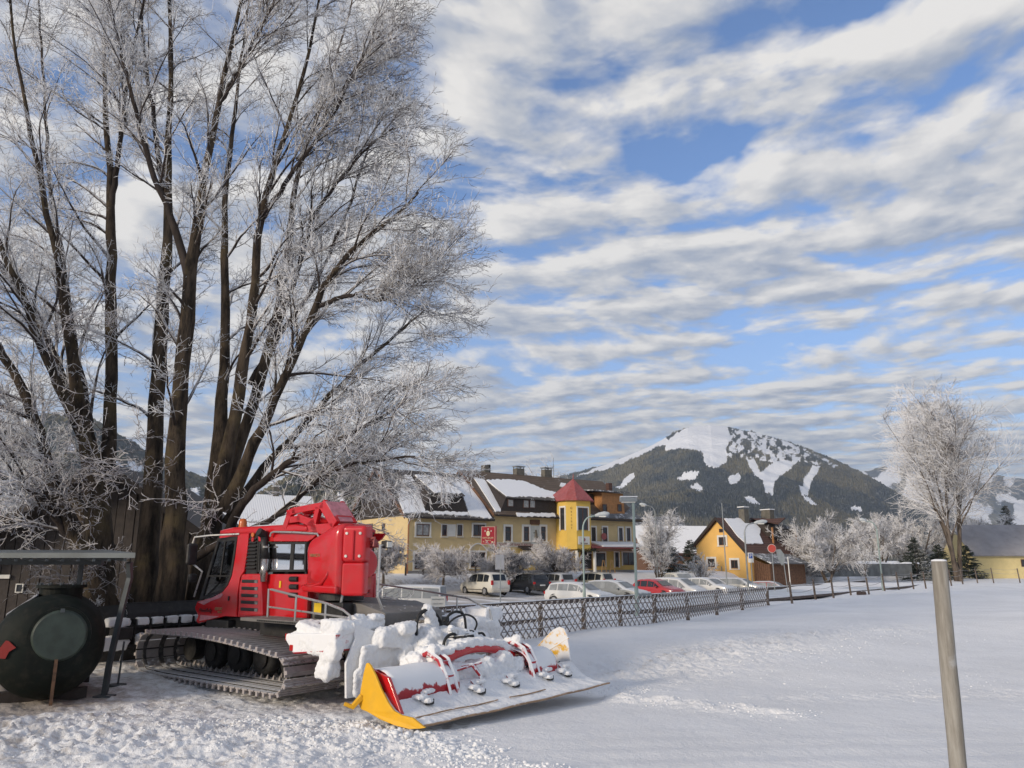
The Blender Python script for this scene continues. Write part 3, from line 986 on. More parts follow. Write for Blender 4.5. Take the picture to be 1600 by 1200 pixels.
for px, Y, H_, sp_, sd_, lab in ((693, 61.5, 3.7, 2.5, 20, 'clipped umbrella-shaped tree before the left hotel windows'), (790, 65.0, 3.4, 2.1, 21, 'clipped umbrella-shaped tree behind the dark parked car'),
                                 (866, 67.5, 3.6, 2.5, 22, 'clipped umbrella-shaped tree left of the yellow turret'), (600, 60.5, 3.8, 1.8, 23, 'clipped frosted tree before the sunlit gable end of the hotel')):
    frosty_tree('pollarded_tree', lab, 'tree', px, Y, H_, sp_, sd_, stems=1, fork=.42, twr=.011, dens=2.0, shape='flat', tw=MT_TWB, tr=.13, up=.03, group='clipped trees in front of the hotel')
frosty_tree('sapling', 'thin frosted sapling standing by the wire fence', 'tree', 1352, 62, 3.4, .7, 24, stems=1, fork=.3, twr=.010, dens=.5, tr=.03)
frosty_tree('frosted_bush', 'twiggy frosted bush between the tank shelter and the tree trunks', 'bush', 118, 17.2, 1.9, 1.0, 25, stems=6, fork=.05, twr=.006, dens=1.0, shape='round', tr=.018, tw=MB_TW)
frosty_tree('frosted_tree', 'grey frosted tree far left behind the dark barn roof', 'tree', 20, 60, 10.5, 5, 26, stems=4, fork=.2, twr=.016, dens=1.2, shape='round', tr=.16, tw=MT_TWB)
frosty_tree('frosted_tree', 'frosted tree behind the boom of the snow groomer', 'tree', 500, 95, 9.5, 4.5, 27, stems=4, fork=.2, twr=.018, dens=1.2, shape='round', tr=.14, tw=MT_TWB)
frosty_tree('frosted_tree', 'frosted tree between the white roofs behind the big tree', 'tree', 430, 82, 6.6, 3.8, 28, stems=4, fork=.2, twr=.017, dens=1.1, shape='round', tr=.12, tw=MT_TWB)


def spruce(name, label, px, Y, H, rad, seed, frost=0.5, group=None):
    rs = np.random.RandomState(seed)
    x, y = XY(px, Y)
    root = empty(name, (x, y, hz(x, y) - .05)); tag(root, label, 'tree', group)
    MB().tube([(0, 0, 0), (0, 0, H * .5), (0, 0, H)], [H * .02, H * .012, .01], 7).build('trunk', MT_BK, root)
    n = int(H * 26)
    hh = (np.arange(n) + rs.rand(n)) / n * .93 + .05
    az = rs.rand(n) * 6.28
    L = rad * (1 - hh) ** .8 * (.75 + .4 * rs.rand(n)) + .12
    s0 = np.stack([np.zeros(n), np.zeros(n), hh * H], -1)
    d = np.stack([np.cos(az), np.sin(az), -.22 + .3 * hh], -1)
    P1, R1 = grow(rs, s0, d, L, np.full(n, .03), np.full(n, .01), 5, .05, .03)
    s0, d, r, t = spawn(rs, P1, R1, 16, .1, 1, R(48), .8)
    d[:, 2] *= .45; d[:, 2] -= .12
    L2 = L.repeat(16) * (.16 + .2 * rs.rand(len(s0))) + .08
    P2, R2 = grow(rs, s0, d, L2, np.full(len(s0), .05), np.full(len(s0), .012), 2, .1, -.03)
    P2m = P2.copy()
    v1, f1 = tubes_np(P1, R1, 3); v2, f2 = tubes_np(P2m, R2, 3)
    k = Mt(name + '_needles')
    e = k.math('ADD', k.math('MULTIPLY', k.nz(), .5), k.noise(1.5, 5, .65))
    f = k.step(e, 1.05 - frost, 1.35 - frost)
    k.set(col=k.mix(f, k.mix(k.noise(3, 3), (.018, .028, .02), (.045, .06, .042)), (.50, .50, .50)), rough=.85)
    mesh_np('crown', np.vstack([v1, v2]), np.vstack([f1, f2 + len(v1)]), k.m, root, smooth=False)['kind'] = 'stuff'


spruce('spruce', 'dark green spruce with frosted tips left of the tall tree trunk', 1432, 101, 5.6, 2.4, 31, .30)
spruce('spruce', 'dark spruce standing right behind the tall tree trunk', 1468, 104, 4.6, 2.3, 32, .12)
spruce('spruce', 'dark spruce tucked between the tall tree trunk and the cream bungalow', 1512, 106, 4.4, 2.0, 33, .12)
spruce('spruce', 'tall frosted conifer at the right edge above the bungalow roof', 1584, 124, 11.5, 3.2, 34, .42)
spruce('yew_bush', 'bushy dark conifer with frosted branches between the poplar and the orange house', 1053, 78, 3.9, 1.75, 35, .50)
spruce('spruce', 'small dark conifer beside the left end of the orange house', 1080, 84, 3.4, 1.2, 36, .3)
# ================================================================ BUILDINGS
class Frame:
    """a building's own axes: x along its front, y into it, z up; lp() finds where a sight line meets a plane of it"""
    def __init__(s, o, ang):
        s.o = Vector(o); s.a = ang
        s.m = Matrix.Rotation(ang, 3, 'Z'); s.i = s.m.transposed()

    def lp(s, px, py, o, n):
        w = on_plane(px, py, s.o + s.m @ Vector(o), s.m @ Vector(n))
        return s.i @ (w - s.o)

    def yp(s, px, py, y=0.0):
        p = s.lp(px, py, (0, y, 0), Vector((0, 1, 0))); return p.x, p.z

    def xp(s, px, py, x=0.0):
        p = s.lp(px, py, (x, 0, 0), Vector((1, 0, 0))); return p.y, p.z


glass = Mt('window_glass')
glass.set(col=glass.mix(glass.noise(.9, 2), (.012, .014, .018), (.05, .055, .06)), rough=.08, spec=.6); M['glass'] = glass.m
M['curtain'] = mat('net_curtain_glass', (.30, .30, .29), rough=.2, var=.25, vs_=4)
M['yellow'] = mat('yellow_render', (.60, .46, .24), rough=.9, var=.06, vs_=.8, dirt=(.40, .29, .14), dirt_amt=.25, bump=.1, bs=30)
M['yellow2'] = mat('strong_yellow_render', (.60, .42, .13), rough=.9, var=.07, vs_=.9, dirt=(.40, .26, .07), dirt_amt=.3, bump=.1, bs=30)
M['tower'] = mat('turret_yellow', (.70, .47, .10), rough=.85, var=.04, vs_=.8, dirt=(.5, .3, .04), dirt_amt=.15, bump=.1, bs=30)
M['orange'] = mat('orange_render', (.78, .47, .14), rough=.9, var=.05, vs_=.7, dirt=(.55, .32, .08), dirt_amt=.2, bump=.1, bs=25)
M['cream'] = mat('cream_render', (.66, .55, .28), rough=.9, var=.06, vs_=.7, dirt=(.45, .38, .2), dirt_amt=.25, bump=.1, bs=25)
M['white'] = mat('white_trim', (.70, .68, .62), rough=.8, var=.05, vs_=3)
M['grey_pl'] = mat('grey_plinth', (.26, .25, .24), rough=.9, var=.1, vs_=2)
M['brownwin'] = mat('brown_window_frame', (.10, .045, .03), rough=.6, var=.2, vs_=5)
M['darkwood'] = mat('dark_wood', (.030, .022, .018), rough=.7, var=.3, vs_=6, bump=.3, bs=14)
M['brownwood'] = mat('brown_wood', (.13, .065, .035), rough=.75, var=.3, vs_=6, bump=.3, bs=14)
M['orangewood'] = mat('orange_wood', (.40, .19, .07), rough=.75, var=.15, vs_=4, bump=.3, bs=10)
M['redtin'] = mat('red_tin', (.30, .065, .06), rough=.5, var=.12, vs_=2, dirt=(.45, .25, .25), dirt_amt=.4)
M['chim'] = mat('chimney_render', (.13, .12, .10), rough=.9, var=.2, vs_=3, bump=.3)
M['metalgrey'] = mat('zinc', (.28, .30, .31), rough=.5, var=.1, vs_=2, metal=.3)
M['copper'] = mat('copper_pipe', (.30, .12, .05), rough=.5, var=.2, vs_=3, metal=.3)
M['black'] = mat('black_trim', (.015, .015, .016), rough=.6)


def tile_mat(name, col, sc_, snow=None):
    k = Mt(name)
    w = k.n('ShaderNodeTexWave'); w.wave_type = 'BANDS'; w.bands_direction = 'X'; w.inputs['Scale'].default_value = 1.6; w.inputs['Distortion'].default_value = .6
    k.t.links.new(k.co.outputs['Object'], w.inputs['Vector'])
    w2 = k.n('ShaderNodeTexWave'); w2.wave_type = 'BANDS'; w2.bands_direction = 'Z'; w2.inputs['Scale'].default_value = 1.3; w2.inputs['Distortion'].default_value = .3
    k.t.links.new(k.co.outputs['Object'], w2.inputs['Vector'])
    c = k.mix(k.noise(1.2, 5), tuple(x * .65 for x in col), tuple(x * 1.35 for x in col))
    c = k.mix(k.math('MULTIPLY', w2.outputs['Fac'], .45), c, tuple(x * .4 for x in col))
    if snow is not None:
        f = k.step(k.math('ADD', k.noise(1.3, 6, .7), k.math('MULTIPLY', w.outputs['Fac'], .12)), snow, snow + .1)
        c = k.mix(f, c, SNOWC)
    k.set(col=c, rough=.8)
    k.bump(w.outputs['Fac'], .5, .05)
    return k.m


M['roof'] = tile_mat('roof_tiles', (.085, .075, .068), 1, .66)
M['roof_br'] = tile_mat('brown_roof_tiles', (.13, .095, .07), 1, .72)
M['roof_grey'] = tile_mat('frosted_grey_tiles', (.16, .165, .175), 1, .60)
M['roof_old'] = tile_mat('red_brown_tiles', (.10, .05, .038), 1, .75)
k = Mt('roof_snow')
wv_ = k.n('ShaderNodeTexWave'); wv_.bands_direction = 'X'; wv_.inputs['Scale'].default_value = 1.4; wv_.inputs['Distortion'].default_value = .8
k.t.links.new(k.co.outputs['Object'], wv_.inputs['Vector'])
sp_ = k.step(k.noise(2.2, 5, .7), .70, .76)
k.set(col=k.mix(k.math('MAXIMUM', sp_, 0), SNOWC, (.20, .19, .18)), rough=.7)
k.bump(wv_.outputs['Fac'], .35, .05)
M['roof_snow'] = k.m


def window(root, fr, r, y=0.0, nx=2, ny=1, surround=.16, frame='brownwin', pane='glass', sill=True, arch=False, axis='y', name='window', proud=.0):
    """window in the wall plane y (or x when axis='x'); r = pixel rectangle of the glass and frame"""
    f = fr.yp if axis == 'y' else fr.xp
    a, b = f(r[0], r[3], y), f(r[2], r[1], y)
    u0, u1 = sorted((a[0], b[0])); z0, z1 = a[1], b[1]
    q = (lambda u, d, z: (u, y - d, z)) if axis == 'y' else (lambda u, d, z: (y - d, u, z))
    fw = min(.07, (u1 - u0) * .12)
    m = MB()
    m.span(q(u0, .0, z0), q(u0 + fw, .05, z1)); m.span(q(u1 - fw, .0, z0), q(u1, .05, z1))
    m.span(q(u0 + fw, .0, z0), q(u1 - fw, .05, z0 + fw)); m.span(q(u0 + fw, .0, z1 - fw), q(u1 - fw, .05, z1))
    for i in range(1, nx):
        u = u0 + (u1 - u0) * i / nx
        m.span(q(u - fw * .45, .0, z0 + fw), q(u + fw * .45, .045, z1 - fw))
    for j in range(1, ny):
        z = z0 + (z1 - z0) * (.62 if ny == 2 else j / ny)
        m.span(q(u0 + fw, .0, z - fw * .4), q(u1 - fw, .042, z + fw * .4))
    w = m.build(name, M[frame], root)
    for i in range(nx):
        p0 = u0 + (u1 - u0) * i / nx; p1 = u0 + (u1 - u0) * (i + 1) / nx
        MB().span(q(p0 + fw * .4, .003, z0 + fw * .5), q(p1 - fw * .4, .02, z1 - fw * .5)).build('pane', M[pane], w)
    if surround:
        s_ = surround
        m = MB()
        m.span(q(u0 - s_, 0, z0 - s_ * .4), q(u0 - .002, .07, z1 + s_)); m.span(q(u1 + .002, 0, z0 - s_ * .4), q(u1 + s_, .07, z1 + s_))
        m.span(q(u0 - .002, 0, z1 + .002), q(u1 + .002, .07, z1 + s_))
        if arch:
            n = 10; c = (u0 + u1) / 2; w_ = (u1 - u0) / 2 + s_
            for i in range(n):
                t0_, t1_ = -1 + 2 * i / n, -1 + 2 * (i + 1) / n
                h0, h1 = (1 - t0_ * t0_) * .55, (1 - t1_ * t1_) * .55
                m.prism([(c + t0_ * w_, z1 + s_ + h0), (c + t1_ * w_, z1 + s_ + h1), (c + t1_ * w_, z1 + s_ + h1 + .12), (c + t0_ * w_, z1 + s_ + h0 + .12)],
                        lambda a_, b_, c_: q(a_, c_, b_), 0, .06)
        m.build('surround', M['white'], w)
    if sill:
        MB().span(q(u0 - surround - .04, 0, z0 - .14), q(u1 + surround + .04, .14, z0 - .07)).build('sill', M['white'] if surround else M['metalgrey'], w)
    return w


def text(s, loc, rot, size, m, parent, name='lettering', ext=.008, align='CENTER', sx=1.0):
    c = bpy.data.curves.new(name, 'FONT'); c.body = s; c.size = size; c.extrude = ext; c.align_x = align; c.align_y = 'CENTER'; c.resolution_u = 3
    tmp = bpy.data.objects.new('tmp_text', c)
    me = bpy.data.meshes.new_from_object(tmp); bpy.data.objects.remove(tmp)
    me.materials.clear(); me.materials.append(m)
    o = bpy.data.objects.new(name, me); o.location = loc; o.rotation_euler = rot; o.scale = (sx, 1, 1)
    return link(o, parent)


def face_poly(pts, name, m, parent, thick=.08, n=None, bev=0):
    """polygon of 3-D points given thickness along its normal"""
    pts = [Vector(p) for p in pts]
    if n is None:
        n = (pts[1] - pts[0]).cross(pts[2] - pts[0]).normalized()
        if n.z < 0: n = -n
    k_ = len(pts)
    v = pts + [p + n * thick for p in pts]
    f = [tuple(range(k_)), tuple(range(2 * k_ - 1, k_ - 1, -1))] + [(i, (i + 1) % k_, k_ + (i + 1) % k_, k_ + i) for i in range(k_)]
    return MB().add(v, f).build(name, m, parent, bevel=bev)


def ragged(poly, amp, step, seed):
    rs = random.Random(seed); out = []
    n = len(poly)
    for i in range(n):
        a, b = poly[i], poly[(i + 1) % n]
        L = math.hypot(b[0] - a[0], b[1] - a[1]); k_ = max(1, int(L / step))
        for j in range(k_):
            t = j / k_; e = 0 if j == 0 else rs.uniform(-amp, amp)
            out.append((a[0] + (b[0] - a[0]) * t + e * .6, a[1] + (b[1] - a[1]) * t + e))
    return out


def hotel():
    fr = Frame(HL, HA)
    root = empty('hotel', HL, HA)
    tag(root, 'long two-storey yellow hotel with snowy roofs, dormers and a red-roofed yellow turret', 'hotel')
    W = 11.4; yr = W / 2; ye = -.55
    x1 = fr.yp(771, 850)[0]; x3 = fr.yp(991, 850)[0]
    e1 = fr.yp(700, 811, ye)[1]; r1 = fr.yp(650, 738, yr)[1]
    e2 = fr.yp(830, 808, ye)[1]; r2 = fr.yp(800, 743, yr)[1]
    base = -1.2
    # walls
    slope1 = (r1 - e1) / (yr - ye)
    def wall(xa, xb, zt, zr, m, nm='wall'):
        poly = [(0, base), (W, base), (W, zt), (yr, zr), (0, zt)]
        return MB().prism(poly, lambda u, v, w: (w, u, v), xa, xb).build(nm, m, root)
    z1 = e1 + slope1 * (-ye) - .10
    slope2 = (r2 - e2) / (yr - ye); z2 = e2 + slope2 * (-ye) - .10
    wall(0, x1 - .01, z1, r1 - .15, M['yellow'])
    wall(x1, x3, z2, r2 - .15, M['yellow'])
    # stronger yellow ground floor right of the plain section, and plinth
    zs = fr.yp(830, 858)[1]
    MB().span((x1 + .02, -.035, base), (x3 - .01, 0, zs)).build('wall', M['yellow2'], root)
    MB().span((.0, -.06, base), (x3, -.002 - .034, .22)).build('plinth', M['grey_pl'], root)
    # roofs
    def roofs(xa, xb, ze, zr, m, nm='roof'):
        o = 14.0
        for sgn in (0, 1):
            ya = ye if sgn == 0 else W - ye
            pts = [(xa, ya, ze), (xb, ya, ze), (xb, yr, zr), (xa, yr, zr)]
            face_poly(pts, nm, m, root, .16)
    roofs(-.55, x1 - .25, e1, r1, M['roof'])
    roofs(x1 - .25, x3 + .8, e2, r2, M['roof_br'])
    # verge boards at the left gable and the roof step
    for xx, ze, zr, sl in ((-.6, e1, r1, 0), (x1 - .33, e2, r2, 0)):
        for a in (0, 1):
            ya = ye if a == 0 else W - ye
            MB().prism([(ya, ze - .12), (yr, zr - .12), (yr, zr + .2), (ya, ze + .2)], lambda u, v, w: (w, u, v), xx - .04, xx + .04).build('verge_board', M['brownwood'], root)
    # dark boarded gable triangle
    MB().prism([(.1, z1 - .05), (W - .1, z1 - .05), (yr, r1 - .2)], lambda u, v, w: (w, u, v), -.05, -.004).build('gable_boarding', M['darkwood'], root)
    # gutters
    MB().tube([(-.5, ye - .07, e1 + .02), (x1 - .3, ye - .07, e1 + .02)], .07, 8).build('gutter', M['darkwood'], root)
    MB().tube([(x1 - .2, ye - .07, e2 + .02), (x3 + .7, ye - .07, e2 + .02)], .07, 8).build('gutter', M['darkwood'], root)
    MB().tube([(.02, ye, e1), (.02, -.12, e1 - .5), (.02, -.12, base + 1.2)], .05, 8).build('downpipe', M['copper'], root)
    # planes of the front slopes
    n1 = Vector((0, -slope1, 1)).normalized(); n2 = Vector((0, -slope2, 1)).normalized()
    R1 = lambda px, py: fr.lp(px, py, (0, ye, e1 + .2), n1)
    R2 = lambda px, py: fr.lp(px, py, (0, ye, e2 + .2), n2)
    def snow(polypx, pl, seed, amp=1.0, th=.09):
        pts = [pl(a, b) for a, b in ragged(polypx, amp, 3.2, seed)]
        face_poly(pts, 'roof_snow', M['roof_snow'], root, th)
    snow([(630, 744), (641, 743), (666, 784), (664, 800), (676, 802), (631, 803), (622, 780)], R1, 1, 1.6)
    snow([(693, 747), (729, 748), (768, 810), (765, 811), (733, 806), (731, 800), (722, 772)], R1, 2)
    snow([(676, 800), (730, 801), (732, 806), (672, 804)], R1, 3, 1.2)
    snow([(740, 747), (757, 751), (785, 787), (782, 800), (774, 800)], R2, 4, 1.4)
    snow([(806, 802), (866, 803), (868, 808), (808, 807)], R2, 5, .9)
    snow([(876, 755), (884, 756), (882, 762), (874, 760)], R2, 6, .5)
    # shed dormers
    def dormer(pl, BL, TL, TR, BR, RL, RR, wins, snowpoly, seed, body):
        bl = pl(*BL); yb = bl.y
        br = pl(*BR); br = Vector((br.x, yb, bl.z))
        q = lambda p: Vector((fr.yp(p[0], p[1], yb)[0], yb, fr.yp(p[0], p[1], yb)[1]))
        tl, tr = q(TL), q(TR); tr.z = tl.z
        rl, rr = pl(*RL), pl(*RR); rr.z = rl.z; rr.y = rl.y
        v = [bl, br, tr, tl, rl, rr]
        d = MB().add(v, [(0, 1, 2, 3), (0, 3, 4), (1, 5, 2), (3, 2, 5, 4), (0, 4, 5, 1)]).build('dormer', body, root)
        ov = Vector((0, -.25, -.02))
        face_poly([tl + ov + Vector((-.15, 0, .03)), tr + ov + Vector((.15, 0, .03)), rr + Vector((0, .02, .03)), rl + Vector((0, .02, .03))], 'dormer_roof', M['roof'], d, .08)
        for w in wins:
            x0_, zt = fr.yp(w[0], w[1], yb); x1_, zb = fr.yp(w[2], w[3], yb)
            wm = MB().span((x0_ - .06, yb - .05, zb - .06), (x1_ + .06, yb, zt + .06)).build('window', M['brownwin'], root)
            MB().span((x0_, yb - .07, zb), (x1_, yb - .052, zt)).build('pane', M['curtain'], wm)
        # snow lying on the dormer roof
        nn = (tr - tl).cross(rl - tl).normalized()
        if nn.z < 0: nn = -nn
        pts = [fr.lp(a, b, tl + nn * .13, nn) for a, b in ragged(snowpoly, 1.0, 3.0, seed)]
        face_poly(pts, 'roof_snow', M['roof_snow'], d, .1)
        return d
    dormer(R1, (663, 797), (671, 773), (722, 773), (731, 800), (645, 743), (692, 745), [(695, 779, 704, 788)],
           [(648, 743), (691, 746), (721, 771), (717, 773), (678, 771)], 7, M['darkwood'])
    dormer(R2, (782, 798), (790, 779), (867, 781), (872, 799), (757, 751), (822, 751), [(794, 781, 801, 791), (818, 782, 825, 793), (828, 782, 835, 793)],
           [(760, 751), (795, 750), (822, 754), (838, 761), (853, 767), (868, 770), (867, 779), (830, 777), (791, 777)], 8, M['darkwood'])
    # upper floor windows, left section
    window(root, fr, (650, 819, 671, 837), nx=2, pane='curtain')
    window(root, fr, (690, 820, 698, 837), nx=1, surround=.08)
    MB().span((fr.yp(700, 820)[0], -.03, fr.yp(700, 838)[1]), (fr.yp(712, 820)[0], 0, fr.yp(700, 819)[1])).build('plaster_panel', M['white'], root)
    window(root, fr, (714, 820, 722, 837), nx=1, surround=.08)
    window(root, fr, (739, 820, 757, 837), nx=2)
    # ground floor, left section
    window(root, fr, (647, 865, 674, 889), nx=1)
    window(root, fr, (684, 868, 701, 888), nx=1, pane='curtain')
    window(root, fr, (708, 868, 724, 888), nx=1, pane='curtain')
    window(root, fr, (735, 863, 758, 886), nx=2, arch=True)
    # middle section
    for r_ in ((789, 823, 798, 845), (818, 823, 826, 845), (845, 823, 852, 845)):
        window(root, fr, r_, nx=1, ny=2, surround=.2)
    for r_ in ((790, 865, 799, 885), (818, 864, 826, 884), (845, 866, 852, 884)):
        window(root, fr, r_, y=-.036, nx=1, surround=.14)
    x0_, zt = fr.yp(829, 821); x1_, zb = fr.yp(843, 850)
    mu = MB().span((x0_, -.04, zb), (x1_, 0, zt)).build('mural', mat('mural_plaster', (.52, .53, .48), var=.12, vs_=2.5), root)
    cx_ = (x0_ + x1_) / 2 + .05
    fig = MB()
    fig.tube([(cx_, -.06, zb + .55), (cx_ + .03, -.06, zb + 1.05), (cx_, -.06, zb + 1.3)], [.16, .12, .09], 6)
    fig.tube([(cx_ - .1, -.055, zb + .1), (cx_ - .05, -.055, zb + .6)], .05, 5); fig.tube([(cx_ + .12, -.055, zb + .1), (cx_ + .05, -.055, zb + .6)], .05, 5)
    fig.tube([(cx_ - .28, -.055, zb + 1.0), (cx_, -.055, zb + 1.12), (cx_ + .2, -.055, zb + .8)], .04, 5)
    fig.span((cx_ + .15, -.052, zb + .15), (cx_ + .38, -.042, zb + .7))
    fig.build('painted_figure', mat('mural_figure', (.12, .10, .07), var=.4, vs_=5), mu)
    x0_, zt = fr.yp(828, 812); x1_, zb = fr.yp(843, 820)
    MB().span((x0_, -.07, zb), (x1_, 0, zt)).build('plaque', M['brownwood'], root)
    # string course with faded red lettering
    zc_ = fr.yp(800, 851)[1]
    xs_ = fr.yp(768, 851)[0]; xe_ = fr.yp(843, 851)[0]
    sc1 = MB().span((xs_, -.03, zc_ - .22), (xe_, -.001, zc_ + .22)).build('string_course', mat('band_plaster', (.56, .50, .40), var=.1), root)
    redl = mat('faded_red_paint', (.30, .09, .09), var=.2)
    text('GASTHOF BARTLBAUER', ((xs_ + xe_) / 2, -.034, zc_), (math.pi / 2, 0, 0), .30, redl, sc1, sx=1.25)
    # canopy sign over the ground floor window
    xa, zt = fr.yp(812, 855); xb, zb = fr.yp(832, 858)
    MB().add([(xa - .2, -.75, zb), (xb + .2, -.75, zb), (xb + .2, 0, zt + .15), (xa - .2, 0, zt + .15), (xa - .2, -.75, zb - .1), (xb + .2, -.75, zb - .1), (xb + .2, 0, zt), (xa - .2, 0, zt)],
             [(0, 1, 2, 3), (4, 5, 6, 7), (0, 1, 5, 4), (1, 2, 6, 5), (3, 0, 4, 7), (2, 3, 7, 6)]).build('canopy', M['darkwood'], root)
    x_, z_ = fr.yp(822, 861)
    text('WEINSTUBE', (x_, -.30, z_), (math.pi / 2, 0, 0), .24, M['white'], root)
    # gable end windows (left, sunlit)
    for r_ in ((573, 818, 583, 835), (597, 818, 602, 829)):
        window(root, fr, r_, y=0.0, axis='x', nx=2 if r_[0] < 590 else 1, surround=0, sill=False)
    window(root, fr, (609, 862, 616, 888), y=0.0, axis='x', nx=1, surround=.1, name='door')
    window(root, fr, (594, 862, 602, 880), y=0.0, axis='x', nx=1, surround=.1)
    # turret
    yd = -2.3; ch = .68
    xe1 = fr.yp(901, 820, yd)[0]; xe2 = fr.yp(922, 820, yd)[0]
    xa = xe1 - ch; xb = xe2 + ch
    zt = fr.yp(905, 781, yd)[1]; zb = fr.yp(905, 858, yd)[1]
    plan = [(xa, .3), (xa, yd + ch), (xe1, yd), (xe2, yd), (xb, yd + ch), (xb, .3)]
    t = MB().prism(plan, lambda u, v, w: (u, v, w), zb, zt).build('turret', M['tower'], root)
    cx_, cy_ = (xa + xb) / 2, (yd + .3) / 2
    apex = (cx_, cy_ + .1, fr.yp(890, 747, cy_)[1])
    ring = []
    for (u, v) in [(xa, 1.2), (xa, yd + ch), (xe1, yd), (xe2, yd), (xb, yd + ch), (xb, 1.2)]:
        d_ = Vector((u - cx_, v - cy_, 0)); ring.append(Vector((cx_, cy_, zt + .02)) + d_ + d_.normalized() * .38)
    nr_ = len(ring)
    v = ring + [r_ + Vector((0, 0, -.1)) for r_ in ring] + [Vector(apex)]
    MB().add(v, [(i, (i + 1) % nr_, 2 * nr_) for i in range(nr_)] + [(i, (i + 1) % nr_, nr_ + (i + 1) % nr_, nr_ + i) for i in range(nr_)] + [tuple(range(nr_, 2 * nr_))]).build('turret_roof', M['redtin'], t)
    MB().tube([apex, (apex[0], apex[1], apex[2] + .5)], [.06, .02], 6).build('finial', M['redtin'], t)
    window(root, fr, (903, 794, 918, 828), y=yd, nx=2, ny=1, surround=.14, sill=False)
    window(root, fr, (876.5, 793, 882.5, 828), y=xa, axis='x', nx=1, surround=.16, sill=False)
    x0_, z1_ = fr.yp(903, 838, yd); x1_, z0_ = fr.yp(921, 851, yd)
    sg = MB().span((x0_, yd - .05, z0_), (x1_, yd - .002, z1_)).build('sign', M['white'], t)
    MB().lathe([(.17, 0), (.17, .02)], ((x0_ + x1_) / 2, yd - .075, (z0_ + z1_) / 2 + .08), 'y', 14).build('emblem', M['redtin'], sg)
    text('Bartlbauer', ((x0_ + x1_) / 2, yd - .056, z0_ + .12), (math.pi / 2, 0, 0), .22, M['brownwood'], sg)
    # letters running down the chamfered corner
    mid = Vector(((xa + xe1) / 2, (yd + ch + yd) / 2, 0)); nrm_ = Vector((-1, -1, 0)).normalized()
    for i, ch_ in enumerate('Gasthof'):
        z_ = fr.lp(893, 794 + i * 5.2, mid, nrm_).z
        text(ch_, mid + nrm_ * .012 + Vector((0, 0, z_)), (math.pi / 2, 0, -math.pi / 4), .30, M['brownwood'], t)
    # right wing: orange boarded dormer block
    yb = .2
    x0_, zt = fr.yp(941, 769, yb); x1_, zb = fr.yp(976, 804, yb)
    blk = MB().prism([(yb, zb), (yb + .15, zt), (5.2, zt + .25), (5.2, zb)], lambda u, v, w: (w, u, v), x0_, x1_).build('dormer', M['orangewood'], root)
    for i in range(9):      # boards
        z_ = zb + .1 + (zt - zb - .15) * i / 9
        MB().span((x0_ + .02, yb + .145 * i / 9 - .025, z_), (x1_ - .02, yb + .02 + .145 * i / 9, z_ + (zt - zb) / 9 - .04)).build('board', M['orangewood'], blk)
    for r_ in ((941.5, 788, 948, 799), (965, 788, 971, 799)):
        window(root, fr, r_, y=yb - .03, nx=1, surround=0, sill=False)
    face_poly([(x0_ - 1.6, yb - .5, zt + .02), (x1_ + .6, yb - .5, zt + .02), (x1_ + .6, 5.3, zt + .5), (x0_ - 1.6, 5.3, zt + .5)], 'dormer_roof', M['roof_grey'], blk, .14)
    a_ = R2(924, 786); b_ = fr.yp(936, 800, -.05)
    MB().prism([(a_.y - .3, e2 + .25), (a_.y - .3, a_.z + .9), (a_.y + 2.4, a_.z + 1.4), (a_.y + 2.4, e2 + .25)], lambda u, v, w: (w, u, v), a_.x, b_[0]).build('dormer_cheek', M['darkwood'], root)
    # frosted lower roof skirt of the right wing
    pts = [R2(922, 804), R2(975, 803), R2(984, 794), Vector((x3 + .75, ye - .02, e2 + .22)), Vector((fr.yp(922, 812, ye)[0], ye - .02, e2 + .22))]
    face_poly(pts, 'roof_skirt', M['roof_grey'], root, .05)
    for r_ in ((924, 824, 930, 846), (942, 824, 948, 846), (967, 825, 972, 845), (979, 825, 984, 845)):
        window(root, fr, r_, nx=1, surround=.15, frame='brownwin')
    x_, z_ = fr.yp(944, 838, -.5)
    hs = MB().lathe([(.34, 0), (.34, .06)], (x_, -.5, z_), 'y', 16).build('hanging_sign', M['redtin'], root)
    MB().tube([(x_, -.02, z_ + .7), (x_, -.5, z_ + .7), (x_, -.5, z_ + .3)], .03, 5).build('bracket', M['black'], hs)
    # porch
    x0_, zt = fr.yp(925, 849, -1.2); x1_ = fr.yp(1008, 850, -1.9)[0]; zp_ = fr.yp(960, 857, -2.2)[1]
    po = face_poly([(x0_ - .9, -2.2, zp_), (x1_, -2.2, zp_), (x1_ - .3, 0, zp_ + .55), (x0_ - 1.0, 0, zp_ + .55)], 'porch_roof', M['redtin'], root, .12)
    face_poly([(x0_ + .5, -2.25, zp_ + .14), (x1_ + .05, -2.25, zp_ + .14), (x1_ - .25, -.15, zp_ + .62), (x0_ + .2, -.15, zp_ + .62)], 'snow_cover', M['snow'], po, .12)
    MB().span((x0_ - .8, -2.15, zp_ - .28), (x1_ - .1, -2.0, zp_)).build('beam', M['brownwood'], po)
    for px in (901.5, 929):
        x_ = fr.yp(px, 870, -2.0)[0]
        MB().tube([(x_, -2.0, base), (x_, -2.0, zp_ - .25)], .16, 10).build('column', M['white'], root)
    for r_, nx_ in (((931, 864, 945, 885), 1), ((961, 863, 966, 886), 1), ((973, 863, 990, 883), 2)):
        window(root, fr, r_, y=-.036, nx=nx_, surround=.14, sill=False)
    window(root, fr, (908, 862, 924, 889), y=-.036, nx=1, surround=0, sill=False, name='door')
    window(root, fr, (984, 863, 989, 889), y=-.3, nx=1, surround=.0, sill=False, name='door') if False else None
    # garland of dark greenery over the door
    xg0, zg = fr.yp(902, 858, -2.25); xg1 = fr.yp(934, 858, -2.25)[0]
    g = MB(); rs = random.Random(4)
